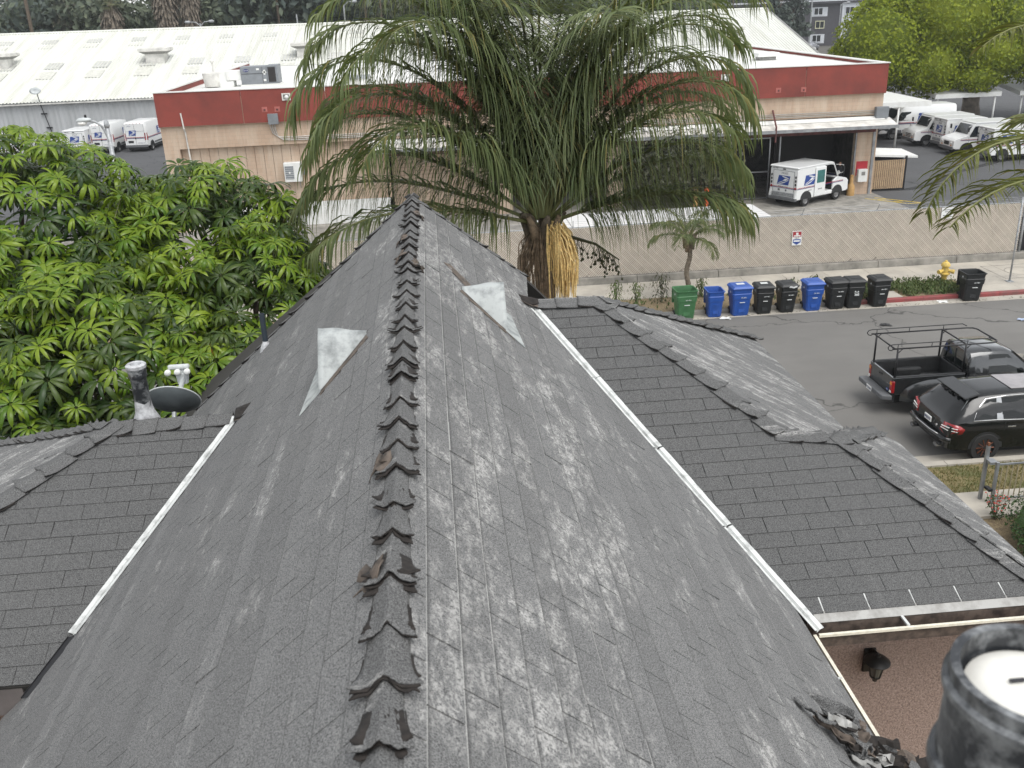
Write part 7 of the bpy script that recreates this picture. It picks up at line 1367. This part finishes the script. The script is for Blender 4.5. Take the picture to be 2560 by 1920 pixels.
# ================================================================= far background
def tree_mesh(seed, h, w_, mats, n=1500, size=.42, kind='round'):
    rr = random.Random(seed); lobes = []
    if kind == 'round':
        for k in range(11): a = rr.uniform(0, 6.28); q = rr.random() ** .6; lobes.append(((math.cos(a) * w_ * .55 * q, math.sin(a) * w_ * .5 * q, h * rr.uniform(.32, .86)), (w_ * rr.uniform(.24, .42), w_ * rr.uniform(.24, .4), h * rr.uniform(.10, .18))))
    elif kind == 'column':
        for k in range(8): lobes.append(((rr.uniform(-.2, .2) * w_, rr.uniform(-.2, .2) * w_, h * (.18 + .1 * k)), (w_ * .42 * (1 - .06 * k), w_ * .42 * (1 - .06 * k), h * .10)))
    else:
        for k in range(10):
            z = .22 + .075 * k
            for q in range(3): a = rr.uniform(0, 6.28); r_ = w_ * .45 * (1.05 - z); lobes.append(((math.cos(a) * r_, math.sin(a) * r_, h * z), (r_ * .9, r_ * .9, h * .035)))
    return crown_mesh(seed, lobes, n, size, 'crown', mats, .2, .45)
TM = [tree_mesh(101, 13, 9, ['far_leaf_a', 'far_leaf_b'], 2600), tree_mesh(102, 15, 10, ['far_leaf_c', 'far_leaf_a'], 2800), tree_mesh(103, 12, 8, ['far_leaf_b'], 2400), tree_mesh(104, 16, 7, ['far_leaf_c'], 2400, .40, 'fir'), tree_mesh(105, 14, 5, ['far_leaf_a', 'far_leaf_d'], 1700, .36, 'column'), tree_mesh(106, 14, 9, ['far_leaf_d', 'far_leaf_b'], 1900, .34)]
TK = []
for k, h_ in enumerate((13, 15, 12, 16, 14, 14)):
    mb = MB(); rr = random.Random(k); mb.tube([(0, 0, 0), (rr.uniform(-.3, .3), 0, h_ * .35), (rr.uniform(-.6, .6), 0, h_ * .75)], [.35, .26, .1], 7)
    for q in range(5): a = rr.uniform(0, 6.28); mb.tube([(0, 0, h_ * (.25 + .08 * q)), (math.cos(a) * 1.6, math.sin(a) * 1.6, h_ * (.42 + .09 * q))], [.14, .05], 5)
    TK.append(mb.mesh('trunk', ['bark']))
kinds = ['broad grey-green tree', 'large dark tree', 'pale green tree', 'tall dark conifer', 'narrow dull tree', 'thin brownish tree']
where = ['at far left behind the warehouse', 'left of the shaggy palms', 'just left of the left shaggy palm', 'between the two shaggy palms', 'right of the shaggy palms', 'above the second roof ventilator', 'right of the thin lamp post', 'left of the queen palm crown', 'behind the left queen palm fronds', 'behind the queen palm crown', 'behind the right queen palm fronds', 'above the warehouse gable', 'far back by the apartment block']
rr = random.Random(55); ti = 0
spots = sorted([(-62, 132, 0, 1.0), (-56, 136, 5, 1.0), (-52, 130, 1, .95), (-48.5, 134, 5, 1.05), (-45.5, 130, 4, .95), (-41.5, 131, 0, .95), (-37.5, 133, 2, .95), (-33, 138, 1, 1.0), (-27.0, 131, 2, .9), (-22.5, 133, 0, 1.0), (-17.5, 132, 1, 1.1), (-13, 134, 1, 1.15), (-8.5, 137, 0, 1.1), (-4.5, 132, 5, 1.05), (-.5, 136, 1, 1.05), (3.5, 133, 0, 1.0), (7.5, 138, 5, 1.1), (11, 134, 1, 1.0), (15, 139, 0, 1.1), (19.5, 136, 1, 1.0), (24, 141, 0, 1.1), (29, 150, 2, .9), (35, 156, 1, .9), (41, 168, 0, .9), (47, 172, 2, .95), (-72, 138, 1, 1.1), (-66, 140, 0, 1.15), (-30, 142, 0, 1.2), (-20, 143, 5, 1.2), (-6, 144, 1, 1.2), (9, 146, 0, 1.2), (33, 165, 1, 1.1), (52, 215, 0, 1.2), (60, 235, 1, 1.3), (70, 250, 0, 1.3), (84, 240, 1, 1.3), (95, 235, 0, 1.3), (108, 230, 1, 1.3), (122, 220, 0, 1.2)], key=lambda q: q[0] / q[1])
def share(x, y):
    q = to_cam((x, y, 9)); s = q[0] if q else 0
    return 'at the far left behind the warehouse' if s < .06 else 'left of the shaggy palms behind the warehouse' if s < .085 else 'by the shaggy palms behind the warehouse' if s < .19 else 'above the warehouse roof right of the shaggy palms' if s < .27 else 'above the warehouse roof left of the queen palm' if s < .34 else 'behind the queen palm crown' if s < .72 else 'behind the warehouse gable end' if s < .78 else 'behind the dark apartment block'
seen = {}
for (x_, y_, k, s_) in spots:
    y_ += 3.5
    base_l = f'{kinds[k]} {share(x_, y_)}'; n_ = seen[base_l] = seen.get(base_l, 0) + 1
    lab = base_l + ('' if n_ == 1 else f', {["", "", "second", "third", "fourth", "fifth", "sixth", "seventh", "eighth", "ninth"][min(9, n_)]} from its left')
    t = thing('background_tree', lab, 'tree', (x_, y_, 0), rr.uniform(0, 6.28), 'trees beyond the warehouse'); s_ *= 1.22; t.scale = (s_, s_, s_ * rr.uniform(.92, 1.08)); link('crown', TM[k], t); link('trunk', TK[k], t)
# two shaggy fan palms
mat('dead_frond', (.155, .13, .10), .95, var=.3, scale=3, c2=(.08, .068, .055)); leafmat('fan_leaf', (.07, .085, .035), (.12, .12, .06), .6, .1)
def fan_palm(label, loc, h, r_):
    t = thing('fan_palm', label, 'palm tree', loc, 0, 'shaggy fan palms'); rr = random.Random(int(h * 10)); mb = MB(); mb.tube([(0, 0, 0), (.1, 0, h)], [.4, .3], 8); mb.build('trunk', 'palm_trunk', t); mb = MB()
    for k in range(900):
        a = rr.uniform(0, 6.28); z = h - .4 - rr.random() * 7.5; q = r_ * (1 - .35 * (h - z) / 8) * rr.uniform(.6, 1.05); L_ = rr.uniform(.8, 1.7); p = Vector((math.cos(a) * q * .55, math.sin(a) * q * .55, z)); e_ = Vector((math.cos(a) * q, math.sin(a) * q, z - L_)); sd = Vector((-math.sin(a), math.cos(a), 0)) * rr.uniform(.06, .16); mb.add([p, e_ - sd, e_ + Vector((0, 0, -.2)), e_ + sd], [(0, 1, 2, 3)])
    link('skirt', mb.mesh('skirt', ['dead_frond']), t)
    for k in range(26):
        a = rr.uniform(0, 6.28); el = rr.uniform(-.5, 1.2); d = Vector((math.cos(a) * math.cos(el), math.sin(a) * math.cos(el), math.sin(el))); c = Vector((0, 0, h)) + d * 1.0; mb = MB(); mb.tube([(0, 0, h), c], .03, 4); x = d.cross(Vector((0, 0, 1))).normalized(); y = x.cross(d)
        for j in range(15): b = (j - 7) / 7 * 1.35; dd = d * math.cos(b) + x * math.sin(b); e_ = c + dd * rr.uniform(.75, 1.0) + Vector((0, 0, -.25 * abs(b))); w_ = (x * math.cos(b) - d * math.sin(b)) * .05; mb.add([c, c + dd * .5 - w_, e_, c + dd * .5 + w_], [(0, 1, 2, 3)])
        link('fan_leaf', mb.mesh('fan_leaf', ['fan_leaf']), t)
    return t
fan_palm('shorter shaggy fan palm behind the warehouse ridge, left one', (-37.6, 126, 0), 12.8, 1.6); fan_palm('taller shaggy fan palm behind the warehouse ridge, right one', (-31.2, 126.5, 0), 15.2, 1.8); fan_palm('third shaggy fan palm close right of the taller one', (-28.4, 127, 0), 14.6, 1.5)
# lamp posts and poles far back
def post(label, x_, y_, h_, arm, cat='lamp post', r_=.09, m_='galvanised'):
    t = thing('lamp_post' if arm else 'utility_pole', label, cat, (x_, y_, 0)); mb = MB(); mb.tube([(0, 0, 0), (0, 0, h_)], [r_ * 1.3, r_], 7); mb.build('column', m_, t)
    for s in ((1,) if arm == 1 else (-1, 1) if arm == 2 else ()): mb = MB(); mb.tube([(0, 0, h_ - .3), (.5 * s, 0, h_ + .15), (1.2 * s, 0, h_ + .2)], .05, 6); mb.build('arm', m_, t); mb = MB(); mb.lathe([(.05, -.45), (.16, -.3), (.18, .1), (.04, .3)], 8, c=(1.4 * s, 0, h_ + .2), axis='x'); mb.build('lamp_head', m_, t)
    return t
post('thin pale double-armed lamp post just above the warehouse ridge, left', -27.0, 125, 10.0, 2); post('tall single-armed lamp post above the ridge left of queen palm', -9.7, 126, 11.6, 1); post('short leaning pole above the ridge between ventilators', -15.4, 125, 10.6, 0, 'pole'); post('dark utility pole among trees left of queen palm', -18, 128, 15, 0, 'pole', .14, 'bark'); post('second dark utility pole nearer the queen palm', -7.2, 128, 15, 0, 'pole', .14, 'bark'); post('third dark utility pole nearest the queen palm', -5.3, 128, 15, 0, 'pole', .12, 'bark'); post('dark pole at the far left edge', -47.2, 126, 15, 0, 'pole', .2, 'bark'); post('brown utility pole rising through the queen palm crown', 5.3, 127, 14, 0, 'pole', .2, 'bark')
post('grey pole in front of the apartment block by the big tree', 71.5, 182, 13, 0, 'pole', .12); post('slim pole left of the dark conifers', 56, 180, 12, 0, 'pole', .12, 'bark'); post('lamp post in the far car park', 74.5, 176, 8.5, 1)
# dark apartment block
mat('apt_dark', (.060, .058, .066), .9, var=.1); mat('apt_white', (.50, .52, .55), .8, var=.05); mat('apt_trim', (.50, .50, .34), .7)
ab = thing('apartment_block', 'dark grey three-storey apartment block with white bands far behind the warehouse', 'building', (0, 0, 0)); AY = 205
mb = MB(); mb.box(58, 87, AY, AY + 18, 0, 8.3); mb.build('wall', 'apt_dark', ab); mb = MB(); mb.box(30, 96, AY - .8, AY + 19, 8.3, 8.9); mb.build('roof_slab', 'apt_dark', ab); mb = MB(); mb.box(30, 96, AY - .9, AY - .82, 8.72, 9.0); mb.build('roof_edge', 'apt_white', ab); mb = MB(); mb.box(87, 99, AY - .4, AY + 18, 0, 8.3); mb.build('white_wing', 'apt_white', ab); mb = MB(); mb.box(30, 58, AY + 1, AY + 18, 0, 8.3); mb.build('left_wing', 'apt_dark', ab)
for (x_, z_, w_) in ((76.2, 6.7, 4.4), (82.2, 6.7, 3.6), (82, 1.4, 3.4), (70.5, 6.7, 3.4), (76.5, 1.4, 3.8), (71, 1.4, 3.4), (62.5, 1.6, 4)):
    mb = MB(); mb.box(x_ - w_ / 2, x_ + w_ / 2, AY - .08, AY - .005, z_ - .9, z_ + .9); mb.build('white_panel', 'apt_white', ab)
for k, (x_, z_, m_) in enumerate(((76.3, 4.2, 'apt_trim'), (70, 4.2, 'apt_trim'), (64.5, 4.2, 'apt_trim'), (75.6, 1.5, 'apt_white'), (77.6, 1.5, 'apt_white'), (70.8, 1.5, 'apt_white'), (62.5, 1.6, 'apt_white'), (75.8, 6.8, 'apt_white'), (77.8, 6.8, 'apt_white'), (88.6, 6.8, 'apt_white'), (91, 6.8, 'apt_white'), (88.6, 4.0, 'apt_white'), (91, 4.0, 'apt_white'), (82, 6.8, 'apt_white'), (82.5, 4.2, 'apt_trim'), (82, 1.5, 'apt_white'))):
    yw = AY - .1 if x_ < 87 else AY - .42; wn = link('window', None, ab); mb = MB()
    for (a, b, c, d) in ((-1.0, 1.0, .62, .78), (-1.0, 1.0, -.78, -.62), (-1.0, -.86, -.62, .62), (.86, 1.0, -.62, .62), (-.06, .06, -.62, .62)): mb.box(x_ + a, x_ + b, yw - .1, yw - .01, z_ + c, z_ + d)
    mb.build('frame', m_, wn); mb = MB(); mb.box(x_ - .86, x_ + .86, yw - .03, yw - .005, z_ - .62, z_ + .62); mb.build('pane', 'dark_glass', wn)
mb = MB(); mb.box(44, 47.5, AY + 2, AY + 6, 8.9, 11.5); mb.build('penthouse', 'apt_trim', ab); mb = MB(); mb.box(22, 26, AY + 2, AY + 6, 8.9, 11.5)
for k, (x_, y_, s_) in enumerate(((63.0, 176, .95), (66.3, 178, 1.05))): t = thing('conifer', ['dark drooping conifer left of its neighbour before the apartments', 'dark drooping conifer right of its neighbour before the apartments'][k], 'tree', (x_, y_, 0), k * 2, 'pair of dark conifers'); t.scale = (s_ * .9, s_ * .9, s_); link('crown', TM[3], t); link('trunk', TK[3], t)
fh = thing('far_house', 'low dark roofed house seen through the queen palm crown', 'house', (9, 160, 0)); mb = MB(); mb.box(-7, 7, 0, 9, 0, 7.6); mb.build('wall', 'apt_white', fh); mb = MB(); mb.prism([(-.8, 7.6), (9.8, 7.6), (7, 10.4), (2, 10.4)], -8, 8, 'x'); mb.build('roof', 'apt_dark', fh)
rr = random.Random(99); ft_ = MB()
for k in range(70):
    x_ = rr.uniform(-420, 520); y_ = rr.uniform(330, 420)
    for q in range(46): v = Vector((rr.gauss(0, 1), rr.gauss(0, 1), rr.gauss(0, 1))).normalized(); p = Vector((x_ + v.x * 11, y_ + v.y * 8, 8 + v.z * 8)); a = v.cross(Vector((0, 0, 1))).normalized() * 2.2; b = Vector((0, 0, 1.9)); ft_.add([p - a, p - b, p + a, p + b], [(0, 1, 2, 3)])
tag(link('far_wood', ft_.mesh('far_wood', ['far_leaf_a'])), 'hazy far-off wood along the horizon', 'wood', kind='stuff')
# ================================================================= hazy air over the far yard and trees
hm, t, b = nodes('haze_air'); t.nodes.remove(b)
pv_ = N(t, 'ShaderNodeVolumePrincipled'); pv_.inputs['Color'].default_value = (.90, .94, .96, 1); pv_.inputs['Density'].default_value = .0004; pv_.inputs['Anisotropy'].default_value = .3
t.links.new(pv_.outputs[0], t.nodes['Material Output'].inputs['Volume'])
hz = MB().box(-700, 700, -60, 800, -1.8, 24).build('haze', 'haze_air', None); tag(hz, 'thin grey haze in the distance', 'haze', kind='stuff')
